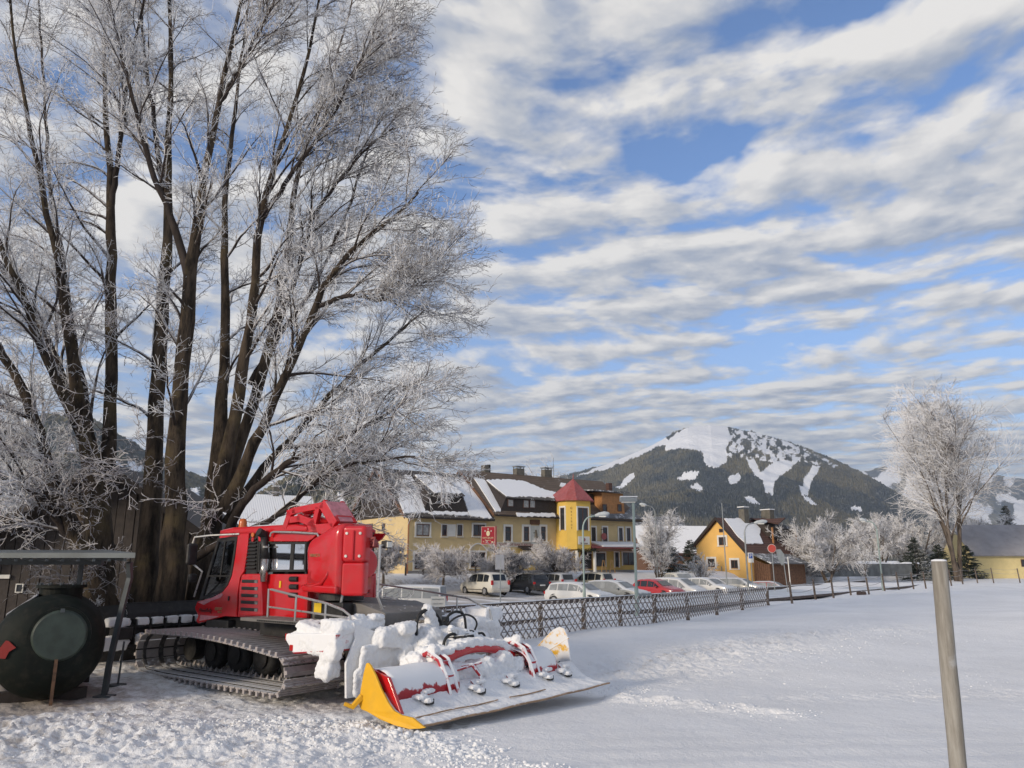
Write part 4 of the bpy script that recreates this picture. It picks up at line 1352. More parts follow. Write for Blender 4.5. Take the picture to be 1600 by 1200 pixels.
    for i in range(160):
        p = Vector((rs.uniform(xg0, xg1), -2.25 + rs.uniform(-.12, .12), zg + rs.uniform(-.22, .1)))
        d_ = Vector((rs.uniform(-1, 1), rs.uniform(-1, 1), rs.uniform(-1, .4))).normalized() * .18
        g.tube([p, p + d_], [.03, .005], 3, cap=False)
    g.build('garland', mat('fir_green', (.02, .035, .02), rough=.9), root)
    # chimneys
    for (a, b, c_, d_), rnd in (((754, 727, 760.5, 742), 0), ((761, 726, 766, 742), 1), ((804, 732, 816, 747), 2), ((848, 734, 859, 750), 2)):
        xa_, zt_ = fr.yp(a, b, yr + .3); xb_, zb_ = fr.yp(c_, d_, yr + .3)
        if rnd == 1:
            cc = MB().tube([((xa_ + xb_) / 2, yr + .3, zb_ - .8), ((xa_ + xb_) / 2, yr + .3, zt_)], (xb_ - xa_) / 2, 12).build('chimney', M['black'], root)
        else:
            cc = MB().span((xa_, yr - .1, zb_ - .8), (xb_, yr + .6, zt_)).build('chimney', M['chim'], root)
            if rnd == 2:
                MB().span((xa_ - .08, yr - .18, zt_ + .18), (xb_ + .08, yr + .68, zt_ + .26)).build('cap', M['metalgrey'], cc)
                m_ = MB()
                for u in (xa_ + .05, xb_ - .05):
                    for v_ in (yr - .05, yr + .55): m_.span((u - .04, v_ - .04, zt_), (u + .04, v_ + .04, zt_ + .18))
                m_.build('cap_leg', M['metalgrey'], cc)
    # small roof vent and brick stack on the far end
    x_, z_ = fr.yp(952, 760, 3.5)
    MB().span((x_ - .25, 3.3, z_ - .8), (x_ + .25, 3.8, z_ + .35)).build('chimney', M['roof_old'], root)
    return root


hotel()


def orange_house():
    Y0 = 88.0
    ap = P(1127, 893, Y0)
    a = R(35); u = Vector((math.cos(a), math.sin(a), 0)); g = Vector((math.sin(a), -math.cos(a), 0))
    # frame: x along the gable wall to the right, y along the ridge away
    fr = Frame((ap.x, ap.y, 1.0), a - math.pi / 2)
    root = empty('house', fr.o, fr.a)
    tag(root, 'orange gabled house with dark roof edges, snowy roof and two chimneys beside the car park', 'house')
    L = 9.2
    xl = fr.yp(1088, 860)[0]; xr = fr.yp(1171, 866)[0]
    zl = fr.yp(1088, 853)[1]; zr = fr.yp(1171, 866)[1]; za = fr.yp(1127, 812)[1]
    MB().prism([(xl, -1.5), (xr, -1.5), (xr, zr), (0, za), (xl, zl)], lambda x, z, w: (x, w, z), 0, L).build('wall', M['orange'], root)
    # roof slopes
    eL = (xl - .45, zl - .45 * (za - zl) / -xl); eR = (xr + .25, zr - .25 * (za - zr) / xr)
    for e, nm in ((eL, 'roof'), (eR, 'roof')):
        face_poly([(e[0], -.45, e[1] + .05), (0, -.45, za + .12), (0, L + .3, za + .12), (e[0], L + .3, e[1] + .05)], nm, M['roof_old'], root, .16)
        MB().prism([(e[0], e[1] - .12), (0, za - .02), (0, za + .34), (e[0], e[1] + .26)], lambda x, z, w: (x, w, z), -.52, -.46).build('verge_board', M['darkwood'], root)
    # flatter catslide roof carried on beyond the right eave
    face_poly([(eR[0] - .2, .1, eR[1] + .25), (eR[0] - .2, L - 2.3, eR[1] + .25), (eR[0] + 2.4, L - 2.3, eR[1] - .8), (eR[0] + 2.4, .1, eR[1] - .8)], 'lower_roof', M['roof_grey'], root, .12)
    MB().span((xr - .05, .6, -1.5), (xr + 2.1, L - 2.5, eR[1] - .80)).build('annex_wall', M['brownwood'], root)
    for i in range(8):
        MB().span((xr + .02 + i * .26, .55, -1.4), (xr + .24 + i * .26, .599, eR[1] - .3 - i * .09)).build('board', M['brownwood'], root)
    nR = Vector(((za - eR[1]) / eR[0], 0, 1)).normalized()
    pl = lambda px, py: fr.lp(px, py, (0, 0, za + .30), nR)
    face_poly([pl(p_, q_) for p_, q_ in ragged([(1131, 811), (1160, 811), (1168, 818), (1184, 817), (1188, 826), (1186, 836), (1192, 850), (1166, 850), (1152, 838)], 1.0, 3, 3)], 'roof_snow', M['roof_snow'], root, .1)
    # small roofed gallery dormer on the far part of the right slope
    p1 = pl(1186, 812)
    b = root
    dy = L * .62
    dm = MB().prism([(.2, za - 1.6), (3.0, za - 1.9), (3.0, za - .9), (.2, za + .1)], lambda x, z, w: (x, w, z), dy, L + .9).build('dormer', M['darkwood'], b)
    face_poly([(0.1, dy - .2, za + .3), (3.4, dy + .6, za - .5), (3.4, dy + 2.0, za + .25), (.1, L + 1, za + .4)], 'dormer_roof', M['roof_old'], dm, .12)
    for yy in (dy, L + .8):
        MB().span((2.9, yy - .08, za - 3.4), (3.05, yy + .08, za - .8)).build('post', M['orangewood'], dm)
    # windows
    window(root, fr, (1124, 839, 1134, 852), nx=2, surround=.22)
    window(root, fr, (1124, 826, 1130, 832), nx=1, surround=0, sill=False)
    window(root, fr, (1107, 873, 1117, 886), nx=2, surround=.22)
    window(root, fr, (1143, 875, 1153, 888), nx=2, surround=.22)
    # chimneys
    for (a_, b_, c_, d_), yy in (((1157, 796, 1167, 812), L * .45), ((1192, 797.5, 1207, 812), L * .92)):
        x0_, zt_ = fr.yp(a_, b_, yy); x1_, zb_ = fr.yp(c_, d_, yy)
        cc = MB().span((x0_, yy - .4, zb_ - .9), (x1_, yy + .4, zt_)).build('chimney', M['chim'], root)
        MB().span((x0_ - .08, yy - .48, zt_ + (.2 if yy < L * .6 else .0)), (x1_ + .08, yy + .48, zt_ + (.3 if yy < L * .6 else .1))).build('cap', M['snow'], cc)
    MB().tube([(0 + .12, -.06, -1.2), (.12, -.06, 1.0)], .04, 6).build('downpipe', M['metalgrey'], root)
    return fr


ofr = orange_house()


def simple_house(name, label, px, Y, ang, L, W, h, hr, wallm, roofm, z=None, wins=(), snow=None, cat='house', chim=True, dz=0):
    """gabled house; x along the ridge"""
    x, y = XY(px, Y)
    root = empty(name, (x, y, (hz(x, y) if z is None else z) + dz), ang); tag(root, label, cat)
    MB().prism([(0, -1), (W, -1), (W, h), (W / 2, hr - .15), (0, h)], lambda u, v, w: (w, u, v), 0, L).build('wall', wallm, root)
    sl = (hr - h) / (W / 2)
    for s_ in (0, 1):
        ya = -.6 if s_ == 0 else W + .6
        face_poly([(-.5, ya, h - .6 * sl), (L + .5, ya, h - .6 * sl), (L + .5, W / 2, hr), (-.5, W / 2, hr)], 'roof', roofm, root, .15)
        if snow:
            yb_ = ya + (.15 if s_ == 0 else -.15)
            face_poly([(-.45, yb_, h - .4 * sl + .05), (L + .45, yb_, h - .4 * sl + .05), (L + .45, W / 2, hr + .16), (-.45, W / 2, hr + .16)], 'roof_snow', M['roof_snow'], root, .14)
    for (u0, z0, u1, z1, side) in wins:
        if side == 'f':
            w_ = MB().span((u0, -.06, z0), (u1, 0, z1)).build('window', M['brownwin'], root)
            MB().span((u0 + .08, -.08, z0 + .08), (u1 - .08, -.062, z1 - .08)).build('pane', M['glass'], w_)
        else:
            w_ = MB().span((-.06, u0, z0), (0, u1, z1)).build('window', M['white'], root)
            MB().span((-.08, u0 + .08, z0 + .08), (-.062, u1 - .08, z1 - .08)).build('pane', M['glass'], w_)
    if chim:
        cc = MB().span((L * .6, W / 2 - .3, hr - .5), (L * .6 + .6, W / 2 + .3, hr + 1.1)).build('chimney', M['chim'], root)
        MB().span((L * .6 - .06, W / 2 - .36, hr + 1.11), (L * .6 + .66, W / 2 + .36, hr + 1.2)).build('cap', M['snow'], cc)
    return root


def rz(px, py, Y):
    return P(px, py, Y).z


# cream bungalow at the right edge
x_, y_ = XY(1524, 110)
simple_house('bungalow', 'low cream bungalow with broad frosted roof behind the tall tree, right edge', 1524, 108, R(-4), 26, 9, rz(1550, 864, 108) - hz(x_, y_), rz(1550, 822, 112) - hz(x_, y_), M['cream'], mat('frosted_roof', (.30, .29, .30), rough=.85, var=.1, vs_=.5, dirt=(.18, .17, .17), dirt_amt=.4, bump=.2, bs=6),
             wins=((6.1, 1.5, 8.0, 2.5, 'f'), (12, 1.5, 14, 2.5, 'f'), (6.4, .1, 8.4, .8, 'f')), chim=True)
# white-roofed barn behind the poplar
simple_house('barn', 'long low barn under thick smooth snow between the hotel and the orange house', 1009, 104, R(8), 13, 9, rz(1060, 862, 104) - 1.4, rz(1060, 824, 108) - 1.4, M['brownwood'], M['roof_old'], z=1.4, snow=True, chim=False)
simple_house('house', 'grey-roofed house half hidden behind the poplar and the snowy barn', 1012, 128, R(20), 9, 10, rz(1050, 838, 128) - 1.4, rz(1050, 806, 130) - 1.4, M['grey_pl'], M['roof_grey'], z=1.4, chim=False)
# brown shed with window right of the orange house
simple_house('shed', 'small dark timber shed with pitched roof and green window behind the round red sign', 1232, 92, R(125), 5, 5.4, rz(1220, 856, 92) - 1, rz(1220, 829, 92) - 1, M['brownwood'], M['roof_old'], z=1.0,
             wins=((2.0, 2.4, 3.4, 3.9, 'g'),), chim=False)
# cream house with snow roofs seen under the branches behind the groomer
simple_house('house', 'white-roofed house seen behind the left of the groomer cab under the branches', 338, 72, R(28), 9, 9, rz(370, 824, 74) - .8, rz(370, 778, 79) - .8, M['cream'], M['roof_grey'], z=.8, snow=True, wins=((2, 1, 3, 2.2, 'g'), (5, 1, 6, 2.2, 'g')))
simple_house('house', 'pale yellow gabled house above the groomer roof behind the big tree', 440, 92, R(35), 9, 8, rz(450, 830, 92) - 1, rz(450, 800, 95) - 1, M['cream'], M['roof_grey'], z=1.0, snow=True, wins=((2, 1, 3, 2.2, 'g'), (5, 1, 6, 2.2, 'g')))
simple_house('house', 'grey frosted house with brown shutters behind the sunlit hotel gable', 560, 100, R(35), 10, 8, rz(580, 846, 100) - 1.4, rz(580, 822, 102) - 1.4, M['grey_pl'], M['roof_grey'], z=1.4, snow=True, wins=((2, 1, 3, 2.2, 'g'),))
# dark timber barn with a steep open gable at the left, behind the tank
def left_barn():
    Y0 = 24.0
    a = P(-60, 900, Y0)
    fr = Frame((a.x, a.y, 0.0), R(8))
    root = empty('barn', fr.o, fr.a)
    tag(root, 'dark unlit timber barn with steep roof edge behind the tank shelter', 'barn')
    apx, apz = fr.yp(175, 735, 0)
    lx, lz = fr.yp(-80, 885, 0)
    rx = apx + (apx - lx) * .75
    rz_ = lz + (apz - lz) * .25
    MB().prism([(lx, 0), (rx, 0), (rx, rz_), (apx, apz), (lx, lz)], lambda x, z, w: (x, w, z), 0, 9).build('wall', M['darkwood'], root)
    for e in ((lx - .8, lz - .8 * (apz - lz) / (apx - lx)), (rx + .6, rz_ - .6 * (apz - rz_) / (rx - apx))):
        face_poly([(e[0], -.9, e[1]), (apx, -.9, apz), (apx, 9.3, apz), (e[0], 9.3, e[1])], 'roof', M['darkwood'], root, .22)
    n_ = 26
    for i in range(n_):
        x0_ = lx + .1 + (rx - lx - .2) * i / n_; x1_ = x0_ + (rx - lx) / n_ - .03
        xm = (x0_ + x1_) / 2
        zt = lz + (apz - lz) * (xm - lx) / (apx - lx) if xm < apx else apz + (rz_ - apz) * (xm - apx) / (rx - apx)
        MB().span((x0_, -.03 - .01 * (i % 3), 0.05), (x1_, -.002, zt - .25)).build('board', M['darkwood'], root)
    window(root, fr, (24, 912, 38, 926), y=-.05, nx=1, surround=0, sill=False, frame='white')
    sb = MB().span((fr.yp(0, 895, -.06)[0] - .3, -.12, fr.yp(0, 904, -.06)[1]), (fr.yp(17, 895, -.06)[0], -.06, fr.yp(0, 898, -.06)[1])).build('notice_board', M['white'], root)
    return root


left_barn()
# ================================================================ FENCES, POSTS, WALL
M['fence'] = mat('fence_wood', (.25, .215, .195), rough=.85, var=.3, vs_=9, bump=.4, bs=40, snow=.50, snow_n=14)
M['fencep'] = mat('fence_post_wood', (.13, .10, .08), rough=.85, var=.35, vs_=7, bump=.5, bs=30, snow=.70)
M['galv'] = mat('galvanised_steel', (.30, .32, .32), rough=.5, metal=.4, var=.12, vs_=3)
M['greenpole'] = mat('pale_green_pole', (.30, .37, .34), rough=.55, var=.1, vs_=2)
M['wire'] = mat('fence_wire', (.30, .29, .28), rough=.6)


def lattice_fence():
    base_px = [(700, 1014), (773, 1005), (845, 995), (912, 987), (970, 980), (1023, 974), (1075, 965), (1120, 957), (1160, 951), (1200, 946)]
    pts = [G(a, b) for a, b in base_px]
    pre = pts[0] + (pts[0] - pts[2]) * .55
    pts = [pre + (pre - pts[0]) * .9, pre] + pts
    root = empty('lattice_fence', pts[0]); tag(root, 'brown crossed-slat lattice fence with thick posts running between snow field and ice rink', 'fence')
    o = root.location
    H = 1.05
    def zf(p): return fieldz(p.x, p.y)
    for i, p in enumerate(pts):
        MB().tube([(p.x - o.x, p.y - o.y, -.2), (p.x - o.x + .02 * math.sin(i * 3), p.y - o.y, zf(p) + 1.0)], [.085, .078], 8).build('post', M['fencep'], root, bevel=.01)
    S_ = [0]
    for a, b in zip(pts, pts[1:]): S_.append(S_[-1] + (b - a).length)
    def at(s):
        for i in range(len(pts) - 1):
            if s <= S_[i + 1] or i == len(pts) - 2:
                t = (s - S_[i]) / (S_[i + 1] - S_[i]); return pts[i].lerp(pts[i + 1], t)
    nrm_ = (pts[-1] - pts[0]); nrm_ = Vector((nrm_.y, -nrm_.x, 0)).normalized()
    slat_me = {}
    sp, run = .32, 1.12
    n_ = int((S_[-1] - .9) / sp)
    for kx in (0, 1):
        for i in range(n_):
            s0_ = .05 + i * sp
            a = at(s0_ + (0 if kx == 0 else run)); b = at(s0_ + (run if kx == 0 else 0))
            a = Vector((a.x, a.y, zf(a) + .02)); b = Vector((b.x, b.y, zf(b) + H))
            off = nrm_ * (.10 + .028 * kx)
            d = b - a
            if kx not in slat_me:
                ob = MB().box((0, 0, 0), (1.36, .022, .036)).build('slat', M['fence'], root); slat_me[kx] = ob.data
            else:
                ob = bpy.data.objects.new('slat', slat_me[kx]); link(ob, root)
            ob.matrix_local = Matrix.Translation((a + b) / 2 + off - o) @ (d.to_track_quat('X', 'Y').to_matrix().to_4x4() @ Matrix.Diagonal((d.length / 1.36, 1, 1, 1)))
            # keep the flat side of the slat along the fence
            xax = d.normalized(); yax = nrm_; zax = xax.cross(yax).normalized()
            R_ = Matrix((xax, yax, zax)).transposed().to_4x4()
            ob.matrix_local = Matrix.Translation((a + b) / 2 + off - o) @ R_ @ Matrix.Diagonal((d.length / 1.36, 1, 1, 1))
    for zz in (.28, .80):
        for i in range(len(pts) - 1):
            a, b = pts[i], pts[i + 1]
            c = [(p.x - o.x + nrm_.x * .07, p.y - o.y + nrm_.y * .07, zf(p) + zz) for p in (a, b)]
            MB().tube(c, .018, 5).build('rail', M['fence'], root)
    return pts


fp_ = lattice_fence()


def wire_fence():
    base_px = [(1238, 942), (1275, 939), (1303, 935), (1330, 931), (1358, 927), (1383, 925), (1405, 923), (1428, 921), (1447, 919), (1487, 915.5), (1505, 914.5), (1528, 912.5), (1553, 911.5), (1594, 910)]
    tops = [909, 905, 902, 901, 902, 896, 894, 894, 893, 890, 889, 888, 887, 888]
    dz = 0
    root = empty('wire_fence', G(*base_px[0])); tag(root, 'leaning brown posts strung with sagging wire along the field edge, right of the lattice', 'fence')
    o = root.location; prev = None
    for i, ((a, b), t) in enumerate(zip(base_px, tops)):
        p = G(a, b)
        hp = P(a - 3, t, p.y).z
        g = hz(p.x, p.y)
        # slide the post onto the rising field
        if g > .05:
            p = G(a, b, g); hp = P(a - 3, t, p.y).z
        tp = Vector((P(a - 5, t, p.y).x, p.y, hp))
        MB().tube([(p.x - o.x, p.y - o.y, g - .2), tuple(tp - o)], [.07, .06], 7).build('post', M['fencep'], root)
        q = tp - o - Vector((0, 0, .12))
        if prev is not None:
            for dzz in (0, -.45):
                mid = (prev + q) / 2 + Vector((0, 0, -.10 + dzz))
                MB().tube([prev + Vector((0, 0, dzz)), (prev * .75 + q * .25) + Vector((0, 0, -.075 + dzz)), mid, (prev * .25 + q * .75) + Vector((0, 0, -.075 + dzz)), q + Vector((0, 0, dzz))], .016, 4).build('wire', M['wire'], root)
        prev = q


wire_fence()

# grey garden wall with snow on top, in front of the frosted trees
a = P(1236, 884, 92); b = P(1424, 880, 99)
d = b - a; d.z = 0
root = empty('garden_wall', (a.x, a.y, hz(a.x, a.y) - .3), math.atan2(d.y, d.x)); tag(root, 'long grey garden wall capped with thick snow below the frosted trees', 'wall')
L_ = d.length; h0_ = P(1400, 881, 98).z - root.location.z
n_ = 16
for i in range(n_):
    MB().span((L_ * i / n_ + .015, 0, 0), (L_ * (i + 1) / n_ - .015, .22, h0_ - .02 * (i % 2))).build('panel', mat('wall_panel_grey', (.14, .145, .14), var=.2, vs_=1.5) if i == 0 else bpy.data.materials['wall_panel_grey'], root)
sn = MB()
for i in range(60):
    sn.span((L_ * i / 60, -.08 - .03 * math.sin(i * 2.1), h0_ + .005), (L_ * (i + 1) / 60, .3, h0_ + .18 + .05 * math.sin(i * .9)))
sn.build('snow_cap', M['snow'], root)

# low board fence in front of the orange house annex
a = P(1172, 880, 86); root = empty('board_fence', (a.x, a.y, hz(a.x, a.y) - .2), R(-2)); tag(root, 'weathered grey-brown board fence running right from the orange house', 'fence')
for i in range(18):
    MB().span((i * .27, 0, 0), (i * .27 + .25, .03, 1.75 - .03 * (i % 3))).build('board', mat('fence_boards', (.19, .16, .13), var=.25, vs_=3, snow=.8) if i == 0 else bpy.data.materials['fence_boards'], root)

# short dark posts along the terrace edge before the hotel
for i, (px, s_) in enumerate([(604, 0), (634, 0), (661, 0), (719, 0), (743, 0), (767, 0), (817, 0), (838, 0), (858, 0)]):
    # on a line 1.4 m in front of the hotel
    w_ = on_plane(px, 886, HL + HBK * -1.5, HBK)
    z_ = hz(w_.x, w_.y)
    ob = MB().tube([(0, 0, -.1), (0, 0, P(px, 879.5, w_.y).z - z_)], .085, 7).build('terrace_post', M['darkwood'])
    ob.location = (w_.x, w_.y, z_)
    tag(ob, ['short dark terrace post before the sunlit hotel gable', 'short dark terrace post at the left corner of the hotel', 'short dark terrace post under the large left hotel window', 'short dark terrace post right of the first clipped tree',
             'short dark terrace post under the arched hotel window', 'short dark terrace post behind the blank grey sign', 'short dark terrace post below the small hotel canopy', 'short dark terrace post right of the hotel canopy',
             'short dark terrace post left of the third clipped tree'][i], 'post', 'posts along the hotel terrace')

# orange sandwich-frame easels beside the hotel door
for px, sy in ((944, 0), (957, 1)):
    w_ = on_plane(px, 890, HL + HBK * -1.6, HBK)
    root = empty('easel', (w_.x, w_.y, hz(w_.x, w_.y)), HA)
    tag(root, 'pale wooden easel ' + ('left of the pair' if sy == 0 else 'right of the pair') + ' on the hotel terrace', 'easel', 'wooden easels by the hotel door')
    m_ = M.setdefault('palewood', mat('pale_wood', (.55, .32, .13), var=.15, vs_=5))
    for s_ in (-1, 1):
        MB().tube([(s_ * .35, 0, 0), (s_ * .06, .1, 1.25)], .05, 5).build('leg', m_, root)
    MB().tube([(-.25, .02, .45), (.25, .02, .45)], .035, 5).build('crossbar', m_, root)

# round post in the foreground
bt = P(1467, 877, 4.1); 
p2 = P(1497, 1200, 4.1)
dirp = (p2 - bt); dirp = dirp / abs(dirp.z)
bot = bt + dirp * (bt.z + .15)
root = empty('wooden_post', (bot.x, bot.y, 0)); tag(root, 'tall weathered grey round post leaning slightly in the snow, right foreground', 'post')
kq = Mt('post_wood')
st_ = kq.scaled((14, 14, 1.4))
kc = kq.mix(kq.step(kq.noise(1.5, 7, .7, vec=st_), .32, .68), (.21, .19, .16), (.37, .35, .31))
kc = kq.mix(kq.step(kq.noise(5, 5, .6), .6, .75), kc, (.40, .395, .385))
kq.set(col=kc, rough=.9, spec=.15); kq.bump(kq.noise(1.5, 7, .7, vec=st_), .6, .006)
prof = [(bot - root.location).lerp(bt - root.location, i / 14) for i in range(15)]
rs = random.Random(2)
MB().tube([p_ + Vector((rs.uniform(-.002, .002), 0, 0)) for p_ in prof], [.042 - .0035 * i / 14 + rs.uniform(-.0012, .0012) for i in range(15)], 20).build('shaft', kq.m, root, smooth=True)
tp_ = bt - root.location
MB().tube([tp_ + Vector((0, 0, .0005)), tp_ + Vector((0, 0, .007)), tp_ + Vector((0, 0, .011))], [.038, .035, .02], 20).build('frost_cap', M['snow'], root)


# ================================================================ LAMPS AND SIGNS
def lamp(name, label, px, Y, ytop, kind, side=1, hw=1.0, pole='greenpole', group='street lamps round the car park', r=.06, ybase=None):
    x, y = XY(px, Y); z0 = hz(x, y)
    root = empty(name, (x, y, z0 - .1)); tag(root, label, 'street lamp', group)
    zt = P(px, ytop, Y).z - root.location.z
    if kind == 'arm':
        pts = [(0, 0, 0), (0, 0, zt - .9)]
        for i in range(1, 7):
            a_ = i / 6 * math.pi / 2
            pts.append((side * (1 - math.cos(a_)) * .55, 0, zt - .9 + math.sin(a_) * .75))
        pts.append((side * (.55 + .25), 0, zt - .10))
        MB().tube([(0, 0, 0), (0, 0, 1.2)], r * 1.5, 10).build('base_sleeve', M[pole], root)
        MB().tube(pts, [r] * 2 + [r * .8] * 7, 8).build('pole', M[pole], root, smooth=True)
        h = MB()
        hx = side * .75
        h.tube([(hx, 0, zt - .11), (hx + side * .3 * hw, 0, zt - .05), (hx + side * .8 * hw, 0, zt - .0), (hx + side * 1.1 * hw, 0, zt + .02), (hx + side * 1.2 * hw, 0, zt + .02)], [.06, .13, .16, .10, .03], 10)
        h.build('lamp_head', mat('frosted_lamp', (.46, .49, .50), rough=.5) if 'frosted_lamp' not in bpy.data.materials else bpy.data.materials['frosted_lamp'], root, smooth=True)
        MB().box((hx + side * .6 * hw, 0, zt - .16), (.55 * hw, .2, .06)).build('diffuser', M['white'], root)
    else:
        MB().tube([(0, 0, 0), (0, 0, 1.3)], r * 1.5, 10).build('base_sleeve', M[pole], root)
        MB().tube([(0, 0, 0), (0, 0, zt - .15)], r, 8).build('pole', M[pole], root)
        MB().prism([(-.6, 0), (.17, 0), (.17, .17), (-.6, .2)], lambda u, v, w: (u, w, v + zt - .17), -.14, .14).build('lamp_head', M['galv'], root, bevel=.03)
        MB().box((-.22, 0, zt - .19), (.6, .2, .05)).build('diffuser', M['white'], root)
        MB().box((-.2, 0, zt + .05), (.76, .26, .05)).build('snow_cap', M['snow'], root)
    return root


lamp('street_lamp', 'pale green street lamp with curved arm before the yellow turret', 912, 47, 803, 'arm', 1, .75)
lamp('street_lamp', 'street lamp with flat rectangular head standing behind the lattice fence', 993, 34.5, 778, 'flat')
lamp('street_lamp', 'grey street lamp with curved arm in front of the orange gable', 1167, 58, 815, 'arm', 1, .85, 'galv')
lamp('street_lamp', 'thin street lamp with small white head beside the poplar', 1027, 74, 788, 'arm', -1, .6, 'galv', r=.045)
lamp('street_lamp', 'pale green lamp pole rising before the pale frosted tree by the wire fence', 1376, 64, 812, 'arm', -1, .5, 'greenpole')

x, y = XY(1134, 68)
root = empty('flagpole', (x, y, hz(x, y))); tag(root, 'slim grey flagpole in front of the orange gable', 'pole')
MB().tube([(0, 0, -.1), (0, 0, rz(1134, 786, 68) - root.location.z)], [.06, .035], 8).build('shaft', M['galv'], root)
x, y = XY(503, 56)
root = empty('flagpole', (x, y, hz(x, y))); tag(root, 'white pole rising behind the red boom of the groomer', 'pole')
MB().tube([(0, 0, -.1), (0, 0, rz(503, 768, 56) - root.location.z)], [.06, .05], 8).build('shaft', M['white'], root)
x, y = XY(14, 30)
root = empty('white_pole', (x, y, hz(x, y))); tag(root, 'thin leaning white pole left of the dark barn roof', 'pole')
MB().tube([(0, 0, -.1), (.35, 0, rz(20, 758, 30) - root.location.z)], [.06, .05], 8).build('shaft', M['white'], root)


def sign_post(name, label, px, Y, ybase, ytop, r=.035, m='galv', lean=0.0):
    x, y = XY(px, Y); z0 = hz(x, y)
    root = empty(name, (x, y, z0)); tag(root, label, 'sign')
    h = P(px, ytop, Y).z - z0
    MB().tube([(lean, 0, -.2), (0, 0, h)], r, 8).build('post', M[m], root)
    sx = lambda p: (P(p, 885, Y).x - x)
    szf = lambda q: P(px, q, Y).z - z0
    return root, sx, szf


# red hotel sign
Yr = 66.5
root, sx, szf = sign_post('hotel_sign', 'tall red hotel advertising sign with white lettering and oval emblem on a red post', 774.5, Yr, 925, 822, .09, 'redtin')
M['signred'] = mat('sign_red', (.36, .018, .03), rough=.4, var=.08, vs_=2)
M['signcream'] = mat('sign_cream', (.74, .64, .40), rough=.5, var=.05)
MB().span((sx(752), -.06, szf(850)), (sx(772.5), .04, szf(823.5))).build('sign_panel', M['signred'], root)
pn = root
b_ = MB()
for a0, b0, a1, b1 in ((751.5, 850.6, 773, 849.8), (751.5, 823.6, 773, 822.8), (751.4, 850, 752.2, 823.5), (772.4, 850, 773.2, 823.5)):
    b_.span((sx(a0), -.07, szf(b0)), (sx(a1), -.03, szf(b1)))
b_.build('sign_rim', mat('sign_rim', (.55, .33, .28)), root)
MB().lathe([(.001, 0), (.17, 0), (.17, .02), (.001, .02)], (0, 0, 0), 'y', 18).build('emblem', M['signcream'], root).matrix_local = Matrix.Translation((sx(762.3), -.09, szf(833.5))) @ Matrix.Diagonal((.9, 1, 1.35, 1))
for (a_, b__) in ((757.5, 829.8), (762.3, 826.8), (767, 829.8)):
    MB().span((sx(a_) - .035, -.08, szf(b__) - .06), (sx(a_) + .035, -.062, szf(b__) + .07)).build('star', M['white'], root)
text('BARTLBAUER', (sx(762.3), -.07, szf(840.5)), (math.pi / 2, 0, 0), .20, M['signcream'], root, sx=.78)
text('Gasthof', (sx(762.3), -.07, szf(844.3)), (math.pi / 2, 0, 0), .15, M['signcream'], root)
text('X', (sx(755.3), -.07, szf(846.5)), (math.pi / 2, 0, 0), .2, M['signcream'], root)
MB().span((sx(767.5), -.08, szf(848)), (sx(770.5), -.062, szf(846))).build('pictogram', M['signcream'], root)

# back of a grey sign left of the dark car
root, sx, szf = sign_post('blank_sign', 'blank grey back of a rectangular sign on a thin pole before the dark car', 782, 46, 940, 867, .035)
MB().span((sx(774), -.03, szf(890)), (sx(788), 0, szf(867))).build('sign_panel', mat('sign_back', (.30, .31, .34), rough=.5, metal=.2, var=.08), root, bevel=.02)
# small white notice behind the lattice fence
root, sx, szf = sign_post('notice_sign', 'small white notice board behind the left end of the lattice fence', 686, 31.5, 975, 932, .03)
MB().span((sx(674.5), -.03, szf(948)), (sx(696.5), 0, szf(932))).build('sign_panel', M['white'], root)
text('PRIVATPARKPLATZ', (sx(685.5), -.035, szf(936.5)), (math.pi / 2, 0, 0), .055, M['metalgrey'], root)
text('NUR FÜR GÄSTE', (sx(685.5), -.035, szf(943.5)), (math.pi / 2, 0, 0), .05, M['metalgrey'], root)
# parking sign on the lamp by the orange gable
root, sx, szf = sign_post('parking_sign', 'white and blue parking sign beside the curved lamp at the orange gable', 1174, 58.6, 905, 863, .03)
MB().span((sx(1169.5), -.04, szf(879)), (sx(1178), -.012, szf(863.5))).build('sign_panel', M['white'], root)
bl = MB().span((sx(1171), -.05, szf(872.5)), (sx(1176.5), -.041, szf(865))).build('blue_panel', mat('sign_blue', (.03, .09, .38), rough=.4), root)
text('P', (sx(1173.8), -.058, szf(868.7)), (math.pi / 2, 0, 0), .34, M['white'], root)
# round red sign and grey back
root, sx, szf = sign_post('round_sign', 'round red no-entry sign on a post before the dark timber shed', 1208, 66, 905, 850, .035)
MB().lathe([(.001, 0), (.33, 0), (.33, .02), (.001, .02)], (0, -.05, szf(857)), 'y', 24).build('sign_panel', mat('sign_round_red', (.50, .07, .05), rough=.5, var=.1), root)
MB().lathe([(.001, .0), (.36, .0), (.36, .015), (.001, .015)], (0, -.028, szf(857)), 'y', 24).build('rim', M['white'], root)
root, sx, szf = sign_post('warning_sign', 'grey back of a leaning sign right of the round red one', 1224, 63, 910, 864, .035, lean=.25)
MB().prism([(1214, 859), (1221, 858), (1226.5, 866), (1227, 876), (1222, 884), (1217, 876)], lambda u, v, w: (sx(u), w, szf(v)), -.04, -.01).build('sign_panel', M['galv'], root)
x, y = XY(1232, 61)
root = empty('marker_post', (x, y, hz(x, y))); tag(root, 'thin white marker post right of the leaning grey sign', 'post')
MB().tube([(.06, 0, -.2), (0, 0, rz(1229, 870, 61) - root.location.z)], .04, 7).build('shaft', M['white'], root)


